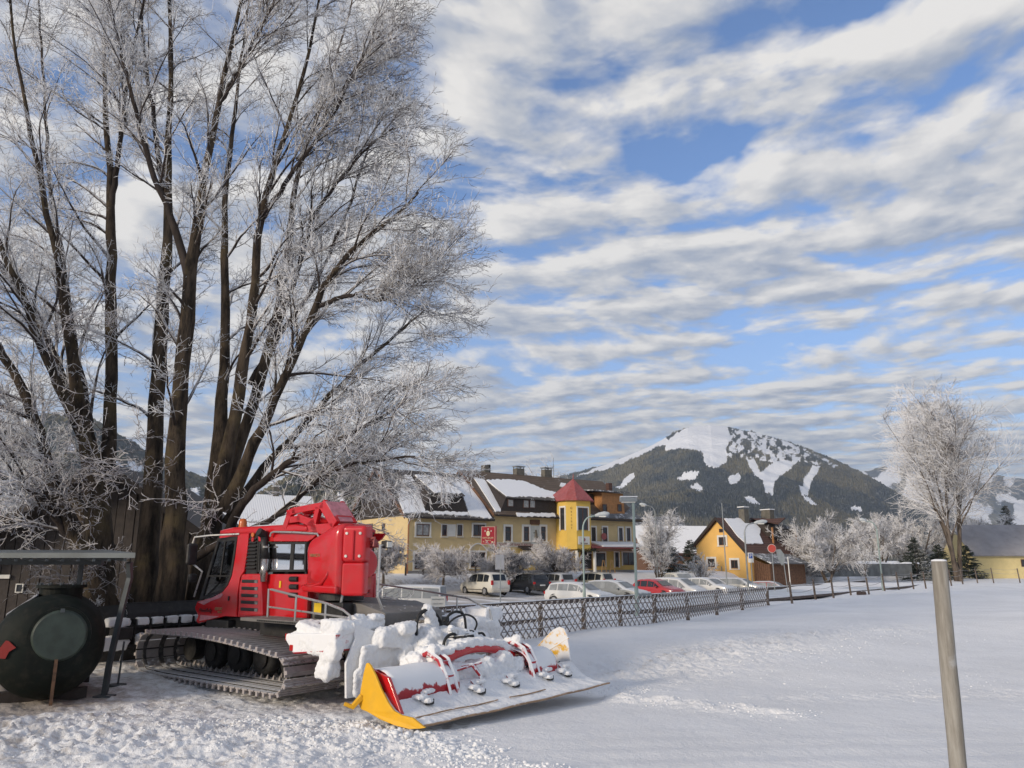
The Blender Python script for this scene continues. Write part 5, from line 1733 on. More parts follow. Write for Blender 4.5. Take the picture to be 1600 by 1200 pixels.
# ================================================================ CARS
M['tyre'] = mat('tyre', (.018, .018, .019), rough=.85, dirt=(.25, .24, .23), dirt_amt=.3, vs_=8)
M['rim'] = mat('wheel_rim', (.38, .38, .39), rough=.35, metal=.6)
M['frostglass'] = mat('frosted_car_glass', (.235, .25, .26), rough=.8, var=.18, vs_=2.2)
M['carglass'] = mat('car_glass', (.022, .026, .030), rough=.1, var=.3, vs_=1.5)
M['taillight'] = mat('tail_light', (.45, .02, .02), rough=.25)
M['headlight'] = mat('headlight', (.6, .62, .64), rough=.15)
M['plate'] = mat('number_plate', (.6, .6, .58), rough=.5)


def paint(name, col, frost=None, dirt=.35):
    k = Mt(name)
    c = k.mix(k.noise(1.5, 3), tuple(x * .92 for x in col), col)
    g = k.n('ShaderNodeSeparateXYZ'); k.t.links.new(k.co.outputs['Object'], g.inputs[0])
    lo = k.math('SUBTRACT', 1.0, k.step(g.outputs[2], .15, .75))
    c = k.mix(k.math('MULTIPLY', k.math('MULTIPLY', lo, k.step(k.noise(2.5, 5), .3, .6)), dirt), c, (.33, .28, .22))
    rr = .28
    if frost is not None:
        e = k.math('ADD', k.nz(), k.math('MULTIPLY', k.math('SUBTRACT', k.noise(2.0, 5, .6), .5), .9))
        f = k.step(e, frost, frost + .35)
        c = k.mix(f, c, (.60, .61, .62)); rr = k.math('ADD', .3, k.math('MULTIPLY', f, .45))
    k.set(col=c, rough=rr, coat=.4)
    return k.m


PROFILES = {   # (x/L, z low, z belt, z top, roof half width factor)
    'mpv': [(0, .40, .72, .73, .9), (.012, .26, .86, .88, .88), (.03, .24, .98, 1.05, .80), (.085, .22, 1.0, 1.60, .76), (.18, .22, .98, 1.70, .78), (.42, .22, .97, 1.73, .79), (.62, .22, .95, 1.64, .76), (.82, .22, .93, 1.08, .80), (.93, .22, .85, .93, .82), (.985, .25, .72, .76, .84), (1, .36, .58, .60, .8)],
    'hatch': [(0, .40, .70, .71, .9), (.012, .26, .82, .84, .88), (.03, .22, .92, .98, .80), (.12, .22, .93, 1.38, .74), (.25, .22, .92, 1.47, .76), (.45, .22, .91, 1.48, .76), (.58, .22, .90, 1.38, .74), (.76, .22, .88, .96, .80), (.92, .22, .78, .84, .82), (.985, .25, .68, .70, .84), (1, .36, .56, .58, .8)],
    'wagon': [(0, .40, .70, .71, .9), (.012, .26, .82, .84, .88), (.03, .22, .92, 1.0, .80), (.09, .22, .93, 1.38, .74), (.22, .22, .92, 1.45, .76), (.47, .22, .91, 1.46, .76), (.60, .22, .90, 1.36, .74), (.77, .22, .87, .94, .80), (.92, .22, .77, .82, .82), (.985, .25, .68, .70, .84), (1, .36, .56, .58, .8)],
}
PROFILES['van'] = [(0, .40, .9, .95, .9), (.01, .28, 1.1, 1.2, .9), (.02, .25, 1.15, 1.95, .86), (.2, .25, 1.15, 2.0, .87), (.5, .25, 1.15, 2.0, .87), (.72, .25, 1.1, 1.92, .84), (.88, .25, 1.0, 1.12, .84), (.97, .25, .85, .95, .85), (1, .38, .6, .65, .8)]


def car(label, kind, px, Y, heading, L, pm, frosted=True, W=1.78, H=None, rails=False, dz=0.0):
    x, y = XY(px, Y)
    root = empty('parked_car', (x, y, hz(x, y) + dz), heading); tag(root, label, 'car', 'cars parked on the snowy car park')
    pr = PROFILES[kind]; hw = W / 2
    zs_ = (H / max(p[3] for p in pr)) if H else 1.0
    def section(i):
        xf, zl, zb, zt, rw = pr[i]
        X = (xf - .5) * L
        nar = 1.0 - .10 * max(0, (abs(xf - .5) - .36) / .14) ** 2
        b = hw * nar
        zl, zb, zt = zl * zs_, zb * zs_, zt * zs_
        return X, [(b * .88, zl), (b * .985, zl + .12), (b, (zl + zb) / 2), (b * .975, zb), (b * rw + .045 * (zt - zb > .3), zt - .06 * (zt - zb > .3) - .015), (b * rw - .14, zt), (0, zt + .012)]
    V_, F_ = [], []
    n = len(pr); S_ = []
    for i in range(n):
        X, s_ = section(i); S_.append((X, s_))
        ring = [(X, yy, zz) for yy, zz in s_] + [(X, -yy, zz) for yy, zz in reversed(s_[:-1])]
        V_ += ring
    m = len(S_[0][1]) * 2 - 1
    for i in range(n - 1):
        for j in range(m):
            F_.append((i * m + j, i * m + (j + 1) % m, (i + 1) * m + (j + 1) % m, (i + 1) * m + j))
    F_.append(tuple(range(m))); F_.append(tuple((n - 1) * m + j for j in reversed(range(m))))
    body = MB().add(V_, F_).build('body', pm, root, smooth=True, bevel=.03)
    gm = M['frostglass'] if frosted else M['carglass']
    # side glass
    def sidept(xf, t, sgn, off):
        for i in range(n - 1):
            if pr[i][0] <= xf <= pr[i + 1][0]:
                a = (xf - pr[i][0]) / (pr[i + 1][0] - pr[i][0]); break
        X0, s0 = S_[i]; X1, s1 = S_[i + 1]
        b0 = Vector((X0, s0[3][0], s0[3][1])).lerp(Vector((X1, s1[3][0], s1[3][1])), a)
        t0 = Vector((X0, s0[4][0], s0[4][1])).lerp(Vector((X1, s1[4][0], s1[4][1])), a)
        p = b0.lerp(t0, t); p.y += off
        return Vector((p.x, p.y * sgn, p.z))
    iR = next(i for i in range(n) if pr[i][3] - pr[i][2] > .4)
    iF = max(i for i in range(n) if pr[i][3] - pr[i][2] > .4)
    xr_, xf_ = pr[iR][0], pr[iF][0]
    cuts = [xr_ + .005, xr_ + (xf_ - xr_) * .30, xr_ + (xf_ - xr_) * .66, xf_ + .0]
    for sgn in (1, -1):
        for q in range(3):
            a, b = cuts[q] + .008, cuts[q + 1] - .008
            k_ = 6; vv_, ff_ = [], []
            for i in range(k_ + 1):
                xx = a + (b - a) * i / k_
                vv_ += [sidept(xx, .06, sgn, .012), sidept(xx, .90, sgn, .012)]
            ff_ = [(2 * i, 2 * i + 1, 2 * i + 3, 2 * i + 2) for i in range(k_)]
            MB().add(vv_, ff_).build('window', gm, root)
        # front quarter glass wedge under the windscreen pillar
        p0, p1 = sidept(xf_ + .005, .06, sgn, .012), sidept(xf_ + .005, .86, sgn, .012)
        nx_ = pr[iF + 1][0]
        p2 = sidept(xf_ + (nx_ - xf_) * .70, .25, sgn, .012)
        MB().add([p0, p1, p2], [(0, 1, 2)]).build('window', gm, root)
    def cross(i, j, t0, t1, name):
        (Xa, sa), (Xb, sb) = S_[i], S_[j]
        pts = []
        for t in (t0, t1):
            X = Xa + (Xb - Xa) * t; yy = (sa[5][0] + (sb[5][0] - sa[5][0]) * t) + .02; zz = sa[5][1] + (sb[5][1] - sa[5][1]) * t
            pts.append((X, yy, zz))
        up = Vector((-(sb[5][1] - sa[5][1]), 0, Xb - Xa)).normalized()
        if up.z < 0: up = -up
        o_ = up * .022
        (x0_, y0_, z0_), (x1_, y1_, z1_) = pts
        v = [Vector((x0_, -y0_, z0_)) + o_, Vector((x0_, y0_, z0_)) + o_, Vector((x1_, y1_, z1_)) + o_, Vector((x1_, -y1_, z1_)) + o_]
        MB().add(v, [(0, 1, 2, 3)]).build(name, gm, root)
    cross(iF, iF + 1, .06, .88, 'windscreen')
    cross(iR - 1, iR, .10, .92, 'rear_window')
    # wheels
    for xf, nm in ((.19, 0), (.80, 1)):
        for sgn in (1, -1):
            X = (xf - .5) * L
            w_ = MB().lathe([(.20, -.09), (.31, -.095), (.32, 0), (.31, .095), (.20, .09)], (X, sgn * (hw - .075), .315), 'y', 20).build('wheel', M['tyre'], root)
            rr_ = MB().lathe([(.001, 0), (.205, 0), (.19, .02 * sgn), (.05, .035 * sgn), (.001, .035 * sgn)], (X, sgn * (hw + .012), .315), 'y', 16).build('rim', M['rim'], w_)
            MB().lathe([(.30, 0), (.385, 0), (.385, .006), (.30, .006)], (X, sgn * (hw - .012) - .003, .345), 'y', 20).build('wheel_arch', M['black'], root)
    zb_ = pr[2][2] * zs_
    for sgn in (1, -1):
        tall = kind in ('mpv', 'van', 'hatch')
        MB().box((-.5 * L + .045, sgn * hw * .83, zb_ * (.98 if tall else .85)), (.10, .20, .34 if tall else .18)).build('tail_light', M['taillight'], root, bevel=.02)
        MB().box((.5 * L - .20, sgn * hw * .80, .66 * zs_), (.26, .22, .14)).build('headlight', M['headlight'], root, bevel=.03)
        MB().box(((pr[iF][0] - .5) * L + .28, sgn * (hw + .07), zb_ + .02), (.10, .17, .11)).build('mirror', pm, root, bevel=.02)
        if rails:
            MB().tube([((xr_ - .46) * L, sgn * hw * .66, H or pr[4][3] * zs_ - 0.0), ((xr_ - .4) * L, sgn * hw * .66, (pr[4][3] * zs_) + .05), ((xf_ - .53) * L, sgn * hw * .66, pr[4][3] * zs_ + .05)], .018, 5).build('roof_rail', M['galv'], root)
        MB().box((0, sgn * (hw + .002), .42), (L * .48, .02, .05)).build('rub_strip', M['black'], root)
    MB().box((-.5 * L - .006, 0, .62 * zs_), (.02, .5, .11)).build('number_plate', M['plate'], root)
    MB().box((-.5 * L + .02, 0, .40), (.10, W * .8, .12)).build('bumper', pm if kind != 'van' else M['black'], root, bevel=.03)
    MB().box((.5 * L - .03, 0, .40), (.10, W * .78, .10)).build('grille', M['black'], root, bevel=.02)
    return root


HB = math.atan2(HBK.y, HBK.x)
HBr = HB + math.pi
white_p = paint('white_paint', (.62, .60, .53), .95, .55); black_p = paint('black_paint', (.012, .013, .016), 1.1, .2)
silver_p = paint('silver_paint', (.42, .43, .44), .9); champ_p = paint('champagne_paint', (.46, .44, .37), .9)
fwhite_p = paint('frosted_white_paint', (.62, .62, .61), .55); fgrey_p = paint('frosted_grey_paint', (.20, .21, .21), .45)
red_p = paint('red_paint', (.42, .02, .025), .9, .2); fred_p = paint('frosted_red_paint', (.33, .06, .06), .5); fdark_p = paint('frosted_dark_paint', (.05, .055, .06), .6)
car('cream-white people carrier with dirty sides at the left end of the parked row', 'mpv', 757, 62, HB, 4.66, white_p, False, 1.86)
car('black estate car parked right of the cream-white people carrier', 'wagon', 823, 64.5, HB - .05, 4.6, black_p, False, 1.80, 1.52, rails=True)
car('silver compact car with glowing red tail light right of the black estate', 'mpv', 866, 67, HB, 4.1, silver_p, False, 1.74, 1.60)
car('champagne people carrier parked on its own behind the curved-arm lamp', 'mpv', 924, 69.5, HB + .15, 4.2, champ_p, False, 1.74, 1.62)
car('frost-covered white saloon-shaped car low behind the snow bank, left of the lamp', 'wagon', 905, 50, HBr + .25, 4.5, fwhite_p, True)
car('frosted grey estate car right of the frosted white one', 'wagon', 962, 53, HBr + .25, 4.5, fgrey_p, True)
car('bright red small hatchback among frosted cars', 'hatch', 1026, 57.5, HBr + .12, 3.8, red_p, False)
car('frosted white people carrier directly behind the red hatchback', 'mpv', 1057, 61, HBr + .2, 4.6, fwhite_p, True)
car('white off-road car with clear windows behind the red hatchback, furthest back', 'mpv', 1062, 70, HBr - .4, 4.4, white_p, True, 1.85, 1.85)
car('frosted burgundy hatchback behind the white people carrier', 'hatch', 1086, 68, HBr + 1.2, 4.1, fred_p, True)
car('frosted white hatchback in front of the orange gable windows', 'hatch', 1105, 62.5, HBr + .2, 4.2, fwhite_p, True)
car('dark frosted car before the left window of the orange gable', 'hatch', 1120, 71, HBr + .3, 4.3, fdark_p, True)
car('low frosted grey car at the foot of the orange gable, right side', 'wagon', 1154, 70, HBr + .3, 4.4, fgrey_p, True)
car('snowed-over red car half hidden by the snow bank right of the orange house', 'wagon', 1204, 74, HBr + .4, 4.2, fred_p, True, dz=-.62)
car('snow-covered pale van right behind the red groomer', 'van', 633, 45, R(172), 4.7, fwhite_p, True, 1.85, 1.75, dz=-.05)


# ================================================================ TANK AND SHELTER
M['tank'] = mat('dark_green_tank', (.005, .008, .006), rough=.65, var=.3, vs_=3, dirt=(.035, .03, .022), dirt_amt=.5, spec=.2)
M['steel'] = mat('shelter_steel', (.085, .095, .10), rough=.5, metal=.5, var=.2, vs_=4)
tc_ = G(66, 1099)
tx, ty = tc_.x, tc_.y + 1.3
root = empty('fuel_tank', (tx - .70, ty, hz(tx, ty)), R(27)); tag(root, 'big dark green cylindrical tank with round hatch cover under the metal shelter', 'tank')
r_ = .92; zc = .90
prof = [(.02, -1.62), (.33, -1.60), (.57, -1.54), (.73, -1.43), (.81, -1.30), (.84, -1.15), (.84, .55), (.81, .7), (.57, .94), (.02, 1.02)]
MB().lathe(prof, (0, 0, zc), 'y', 48).build('barrel', M['tank'], root, smooth=True)
lid = MB().lathe([(.001, -.07), (.38, -.06), (.41, -.02), (.41, .10), (.001, .10)], (.16, -1.58, zc + .20), 'y', 36).build('hatch_cover', mat('hatch_green', (.028, .042, .033), rough=.5, var=.3, vs_=5), root, smooth=False, bevel=.01)
MB().lathe([(.42, -.03), (.46, -.03), (.46, .1), (.42, .1)], (.16, -1.57, zc + .20), 'y', 36).build('hatch_ring', M['tank'], root)
MB().box((.16, -1.66, zc + .60), (.06, .04, .06)).build('hinge', M['steel'], lid)
top = MB().lathe([(.001, .72), (.34, .72), (.34, .94), (.40, .94), (.40, .99), (.001, .99)], (.05, -.55, zc), 'z', 28).build('filler_dome', M['tank'], root)
for i in range(12):
    a_ = i * math.pi / 6
    MB().cyl((.05 + .37 * math.cos(a_), -.55 + .37 * math.sin(a_), zc + .99), (.05 + .37 * math.cos(a_), -.55 + .37 * math.sin(a_), zc + 1.03), .018, 6).build('bolt', M['steel'], top)
MB().box((.16, -1.62, .38), (.05, .04, .72)).build('drain_pipe', mat('rusty_pipe', (.10, .05, .025), var=.4, vs_=9), root)
for yy in (-.8, .8):
    MB().box((0, yy, .06), (1.3, .16, .22)).build('cradle', M['darkwood'], root)
redpaint = mat('red_marking', (.20, .010, .008), rough=.7)
MB().prism([(-.16, -.02), (-.04, .17), (.02, .16), (.17, .02), (.05, -.06), (.0, -.2), (-.12, -.19)], lambda u, v, w: (-.56 + u * .75, -1.60 + w + .22 * (abs(-.5 + u) - .35), zc + .02 + v * .75), 0, .09).build('red_mark', redpaint, root)
MB().add([(-.70, -.9, zc + .49), (-.28, -.9, zc + .81), (-.28, .5, zc + .81), (-.70, .5, zc + .49), (-.70, -.9, zc + .53), (-.28, -.9, zc + .85), (-.28, .5, zc + .85), (-.70, .5, zc + .53)],
         [(0, 1, 2, 3), (4, 5, 6, 7), (0, 1, 5, 4), (1, 2, 6, 5), (2, 3, 7, 6), (3, 0, 4, 7)]).build('frost_patch', mat('tank_frost', (.34, .34, .36), var=.3, vs_=5), root, bevel=.02)

pb = G(163, 1082)
root = empty('shelter', (pb.x, pb.y, hz(pb.x, pb.y))); tag(root, 'open grey steel canopy with thin roof and bent posts over the green tank', 'shelter')
o = root.location
ze = P(205, 872, pb.y).z - o.z
xe = P(213, 872, pb.y - .3).x - o.x
MB().add([(xe, -.35, ze), (xe - 4.6, -.35, ze), (xe - 6.2, 2.4, ze + .10), (xe - 1.9, 2.4, ze + .10), (xe, -.35, ze + .09), (xe - 4.6, -.35, ze + .09), (xe - 6.2, 2.4, ze + .19), (xe - 1.9, 2.4, ze + .19)],
         [(0, 1, 2, 3), (4, 5, 6, 7), (0, 1, 5, 4), (1, 2, 6, 5), (2, 3, 7, 6), (3, 0, 4, 7)]).build('canopy_roof', mat('canopy_sheet', (.12, .135, .14), rough=.5, metal=.3, var=.15, vs_=2), root)
for i in range(16):
    MB().tube([(xe - .2 - i * .28, -.3, ze - .035), (xe - 2.1 - i * .28, 2.35, ze + .06)], .035, 4).build('roof_rib', M['steel'], root)
MB().span((xe - 5.2, 1.0, ze - .12), (xe - 1.3, 1.1, ze - .012)).build('front_beam', M['steel'], root)
pp = [(0, 0, 0), (.02, 0, .5), (.12, 0, 1.35), (.22, 0, ze - .35), (xe - .22, -.1, ze - .08)]
MB().tube(pp, .055, 4).build('post', M['steel'], root)
MB().tube([(p_[0] - .16, p_[1] + .35, p_[2]) for p_ in pp], .055, 4).build('post', M['steel'], root)
MB().tube([(-4.0, 2.2, 0), (-4.0, 2.2, ze)], .055, 4).build('post', M['steel'], root)
MB().tube([(-1.9, 2.2, 0), (-1.9, 2.2, ze)], .055, 4).build('post', M['steel'], root)
MB().box((.02, -.02, .012), (.30, .24, .025)).build('foot_plate', M['steel'], root)
pb2 = G(184, 1070)
root = empty('prop_stand', (pb2.x, pb2.y, hz(pb2.x, pb2.y))); tag(root, 'thin steel prop on a flat round foot right of the shelter post', 'stand')
MB().tube([(0, 0, 0), (.03, 0, .80)], .018, 8).build('rod', M['steel'], root)
MB().lathe([(.001, 0), (.17, 0), (.17, .025), (.001, .025)], (-.02, 0, .01), 'z', 20).build('foot', M['steel'], root)
# ================================================================ THE SNOW GROOMER
# local axes of the machine: x forward, y towards the camera side, z up; origin under the rear end of the tracks
GA = R(142)
GO = Vector((-2.7025, 15.4963, 0.0))
GO.z = 0.02
gf = Frame(GO, GA)
SPt = lambda px, py, s: (lambda p: (p.x, p.z))(gf.lp(px, py, (0, s, 0), Vector((0, 1, 0))))
SPl = lambda pts, s: [SPt(a, b, s) for a, b in pts]
FPt = lambda px, py, f: (lambda p: (p.y, p.z))(gf.lp(px, py, (f, 0, 0), Vector((1, 0, 0))))

M['gred'] = mat('groomer_red_paint', (.56, .010, .016), rough=.22, var=.06, vs_=1.2, dirt=(.34, .07, .06), dirt_amt=.45, coat=.5)
M['gred_frost'] = mat('frosted_red_paint_panel', (.50, .016, .024), rough=.4, var=.08, vs_=2, snow=.55, snow_n=9)
M['gred_snow'] = mat('snow_crusted_red_paint', (.42, .018, .028), rough=.5, var=.1, vs_=3, snow=-.02, snow_n=6)
M['gblack'] = mat('groomer_black_steel', (.014, .014, .015), rough=.55, var=.3, vs_=4, dirt=(.06, .055, .05), dirt_amt=.5)
M['gblack_snow'] = mat('black_steel_with_snow', (.013, .013, .014), rough=.6, var=.3, vs_=4, snow=.70, snow_n=7)
M['rubber'] = mat('black_rubber', (.016, .016, .016), rough=.75, var=.3, vs_=6, dirt=(.12, .11, .10), dirt_amt=.35)
M['belt'] = mat('frosted_rubber_belt', (.05, .048, .048), rough=.75, var=.3, vs_=6, dirt=(.3, .28, .27), dirt_amt=.5, snow=.7, snow_n=7)
M['alu'] = mat('aluminium_cleat', (.40, .365, .355), rough=.6, metal=.25, var=.15, vs_=5, dirt=(.20, .18, .17), dirt_amt=.3, snow=.62, snow_n=9)
M['deck'] = mat('deck_plate', (.17, .16, .15), rough=.7, var=.15, vs_=4, bump=.4, bs=60, snow=1.15, snow_n=10)
M['silver'] = mat('silver_tube', (.55, .54, .52), rough=.3, metal=.7, var=.06, vs_=3)
M['chrome'] = mat('exhaust_steel', (.42, .39, .36), rough=.25, metal=.9, var=.2, vs_=5)
M['yel'] = mat('yellow_wing_paint', (.80, .43, .010), rough=.5, var=.06, vs_=2, dirt=(.60, .34, .05), dirt_amt=.4)
M['gred_fender'] = mat('snow_plastered_red_fender', (.42, .018, .028), rough=.5, var=.1, vs_=3, snow=-.42, snow_n=5)
M['yel_snow'] = mat('snow_crusted_yellow_paint', (.78, .44, .03), rough=.55, var=.08, vs_=2, snow=-.28, snow_n=5)
M['amber'] = mat('amber_beacon', (.60, .14, .02), rough=.15, coat=.5)
M['sticker'] = mat('yellow_sticker', (.75, .50, .02), rough=.5)
pg = Mt('cab_pane'); pg.m.node_tree.nodes.remove(pg.b)
tr_ = pg.n('ShaderNodeBsdfTransparent'); tr_.inputs[0].default_value = (.30, .34, .34, 1)
gl_ = pg.n('ShaderNodeBsdfGlossy'); gl_.inputs['Roughness'].default_value = .04; gl_.inputs[0].default_value = (.9, .9, .9, 1)
fr_ = pg.n('ShaderNodeFresnel'); fr_.inputs[0].default_value = 1.5
mx_ = pg.n('ShaderNodeMixShader'); pg.t.links.new(fr_.outputs[0], mx_.inputs[0]); pg.t.links.new(tr_.outputs[0], mx_.inputs[1]); pg.t.links.new(gl_.outputs[0], mx_.inputs[2])
pg.t.links.new(mx_.outputs[0], pg.t.nodes['Material Output'].inputs[0])
M['pane'] = pg.m


def lump(name, c, size, parent, m, seed, amp=.12, fine=.03, rot=None, cuts=9, rnd=.45, shear=None):
    """rounded block of snow with an uneven, crusted surface"""
    bm = bmesh.new()
    bmesh.ops.create_cube(bm, size=2)
    bmesh.ops.subdivide_edges(bm, edges=bm.edges, cuts=cuts, use_grid_fill=True)
    hs = Vector(size) / 2
    for v in bm.verts:
        p = v.co.copy()
        q = p.normalized() * 1.25
        p = p.lerp(Vector((q.x, q.y, q.z)), rnd)
        p = Vector((p.x * hs.x, p.y * hs.y, p.z * hs.z))
        n = p.normalized()
        s_ = Vector((seed * 3.7, seed * 1.3, seed))
        p += n * (amp * mnoise.noise(p * 2.2 + s_) + fine * mnoise.noise(p * 9 + s_) + fine * .5 * mnoise.noise(p * 24 + s_))
        if shear: p = Vector(shear(p.x, p.y, p.z))
        if rot is not None: p = rot @ p
        v.co = p + Vector(c)
    me = bpy.data.meshes.new(name); bm.to_mesh(me); bm.free()
    me.polygons.foreach_set('use_smooth', [True] * len(me.polygons))
    me.materials.append(m)
    return link(bpy.data.objects.new(name, me), parent)


_tex = None
_tex2 = None


def snow_mass(name, blobs, parent, voxel=.035, disp=.05, it=5):
    """several rounded lumps grown together into one crusted mass"""
    global _tex
    bm = bmesh.new()
    for i, b in enumerate(blobs):
        c, size = b[0], b[1]; rnd = b[2] if len(b) > 2 else .6; rot = b[3] if len(b) > 3 else None
        n0 = len(bm.verts)
        r_ = bmesh.ops.create_cube(bm, size=2)
        es = list({e for v in r_['verts'] for e in v.link_edges})
        r2_ = bmesh.ops.subdivide_edges(bm, edges=es, cuts=6, use_grid_fill=True)
        bm.verts.ensure_lookup_table()
        for v in bm.verts[n0:]:
            p = v.co.copy(); q = p.normalized() * 1.2
            p = p.lerp(q, rnd)
            p = Vector((p.x * size[0] * .46, p.y * size[1] * .46, p.z * size[2] * .43))
            s_ = Vector((i * 3.1, len(name), c[0] * 2))
            p += p.normalized() * (.10 * min(size) * 3 * (mnoise.noise(p * 3 + s_) + .5 * mnoise.noise(p * 8 + s_)))
            if rot is not None: p = rot @ p
            v.co = p + Vector(c)
    me = bpy.data.meshes.new(name); bm.to_mesh(me); bm.free()
    me.materials.append(M['snow_lump'])
    o = link(bpy.data.objects.new(name, me), parent)
    m_ = o.modifiers.new('r', 'REMESH'); m_.mode = 'VOXEL'; m_.voxel_size = voxel * .72; m_.use_smooth_shade = True
    m_ = o.modifiers.new('s', 'SMOOTH'); m_.iterations = max(1, it - 2); m_.factor = .5
    if _tex is None:
        _tex = bpy.data.textures.new('crust', 'CLOUDS'); _tex.noise_scale = .075; _tex.noise_depth = 3
    m_ = o.modifiers.new('d', 'DISPLACE'); m_.texture = _tex; m_.strength = disp; m_.mid_level = .5; m_.texture_coords = 'LOCAL'
    global _tex2
    if _tex2 is None:
        _tex2 = bpy.data.textures.new('grains', 'CLOUDS'); _tex2.noise_scale = .028; _tex2.noise_depth = 2
    m_ = o.modifiers.new('g', 'DISPLACE'); m_.texture = _tex2; m_.strength = .022; m_.mid_level = .5; m_.texture_coords = 'LOCAL'
    return o


def sideplate(poly, s0, s1, name, m, parent, bevel=.012, both=True):
    f = lambda u, v, w: (u, w, v)
    o = MB().prism(poly, f, s0, s1).build(name, m, parent, bevel=bevel)
    if both:
        MB().prism(poly, f, .2 - s1, .2 - s0).build(name, m, parent, bevel=bevel)
    return o


def groomer():
    g = empty('snow_groomer', GO, GA)
    tag(g, 'red tracked snow groomer with rear winch, silver railings and snow-covered yellow-winged tiller', 'snow groomer')
    # ---- tracks
    def loop(n):
        P_ = []
        rc, rr = (.08, .33), .30; fc, fr2 = (4.50, .41), .385
        bot = [(rc[0] + .05 + (3.9 - rc[0]) * i / 30, .0 + .028) for i in range(31)]
        P_ += bot
        for i in range(1, 16):
            a = R(-80 + 175 * i / 16); P_.append((fc[0] + fr2 * math.cos(a), fc[1] + fr2 * math.sin(a)))
        for i in range(0, 31):
            t = i / 30; x = 4.42 + (.14 - 4.42) * t
            P_.append((x, .79 * (1 - t) + .63 * t + .085 * math.sin(math.pi * t)))
        for i in range(1, 16):
            a = R(85 + 185 * i / 16); P_.append((rc[0] + rr * math.cos(a), rc[1] + rr * math.sin(a)))
        P_.append(P_[0])
        P_ = np.array(P_); L = np.append(0, np.cumsum(np.linalg.norm(np.diff(P_, axis=0), axis=1)))
        s = np.linspace(0, L[-1], n + 1)[:-1]
        q = np.stack([np.interp(s, L, P_[:, 0]), np.interp(s, L, P_[:, 1])], -1)
        q2 = np.stack([np.interp((s + .02) % L[-1], L, P_[:, 0]), np.interp((s + .02) % L[-1], L, P_[:, 1])], -1)
        q1 = np.stack([np.interp((s - .02) % L[-1], L, P_[:, 0]), np.interp((s - .02) % L[-1], L, P_[:, 1])], -1)
        t = q2 - q1; t /= np.linalg.norm(t, axis=1, keepdims=True)
        return q, t
    cm = MB()
    cm.box((0, 0, .0), (.165, 1.30, .022))
    cm.box((.02, 0, .038), (.014, 1.28, .055)); cm.box((.0, 0, .02), (.05, 1.28, .02))
    for s_ in (-.64, .64): cm.box((.015, s_, .035), (.06, .03, .085))
    cm.v = [tuple(v) for v in cm.v]
    for s_ in (-.56, -.24):
        cm.add([(-.045, s_ - .035, -.011), (.045, s_ - .035, -.011), (.045, s_ + .035, -.011), (-.045, s_ + .035, -.011), (0, s_, -.12)], [(0, 1, 4), (1, 2, 4), (2, 3, 4), (3, 0, 4)])
    cleat_me = None
    for side in (1, -1):
        tk = empty('track', (0, 0, 0), 0, g)
        q, t = loop(56)
        for i in range(56):
            if cleat_me is None:
                ob = cm.build('cleat', M['alu'], tk); cleat_me = ob.data
            else:
                ob = bpy.data.objects.new('cleat', cleat_me); link(ob, tk)
            X = Vector((t[i][0], 0, t[i][1])); Z = Vector((t[i][1], 0, -t[i][0])); Yv = Vector((0, 1, 0)) * 1.0
            # outward normal: right of travel direction is outside of the loop
            Mx = Matrix((X, Yv if side == 1 else Yv, Z)).transposed().to_4x4()
            ob.matrix_local = Matrix.Translation((q[i][0], side * 1.495, q[i][1])) @ Mx
            if side == -1: ob.scale = (1, -1, 1)
        q, t = loop(140)
        for sb, wdt in ((.90, .10), (1.30, .07), (1.62, .10), (1.98, .07)):
            b_ = MB(); n = len(q); vv, ff = [], []
            for i in range(n):
                nx_, nz_ = t[i][1], -t[i][0]
                for off in (-.012, -.034):
                    for e in (-1, 1): vv.append((q[i][0] + nx_ * off, side * (sb + e * wdt / 2), q[i][1] + nz_ * off))
            for i in range(n):
                a, b = i * 4, ((i + 1) % n) * 4
                ff += [(a, a + 1, b + 1, b), (a + 2, b + 2, b + 3, a + 3), (a, b, b + 2, a + 2), (a + 1, a + 3, b + 3, b + 1)]
            b_.add(vv, ff).build('belt', M['belt'], tk)
        for f_ in (.95, 1.85, 2.75, 3.62):
            w_ = MB().lathe([(.02, -.10), (.19, -.10), (.27, -.12), (.335, -.09), (.345, 0), (.335, .09), (.27, .12), (.19, .10), (.02, .10)], (f_, side * 1.06, .40), 'y', 32).build('wheel', M['rubber'], g, smooth=True)
            MB().lathe([(.02, 0), (.17, 0), (.19, .03), (.06, .05), (.02, .05)] if side == 1 else [(.02, 0), (.17, 0), (.19, -.03), (.06, -.05), (.02, -.05)], (f_, side * 1.175, .40), 'y', 20).build('hub', M['gblack'], w_)
        MB().lathe([(.02, -.12), (.25, -.12), (.25, .12), (.02, .12)], (4.48, side * 1.06, .42), 'y', 24).build('idler', M['rubber'], g)
        sp = MB().lathe([(.02, -.2), (.17, -.2), (.17, .2), (.02, .2)], (.08, side * 1.1, .34), 'y', 24)
        for k_ in range(9):
            a = k_ * 2 * math.pi / 9
            sp.box((.08 + .2 * math.cos(a), side * 1.1, .34 + .2 * math.sin(a)), (.1, .3, .05), Matrix.Rotation(-a, 3, 'Y'))
        sp.build('sprocket', M['gblack'], g)
    # ---- chassis
    MB().span((-.35, -.82, .42), (4.35, .82, 1.10)).build('chassis', M['gblack'], g, bevel=.03)
    MB().span((3.4, -1.0, .75), (4.25, 1.0, 1.03)).build('front_crossmember', M['gblack'], g, bevel=.03)
    MB().span((4.2, -.5, .5), (5.4, .5, .72)).build('blade_frame', M['gblack'], g, bevel=.03)
    # ---- cab
    s1 = 1.0
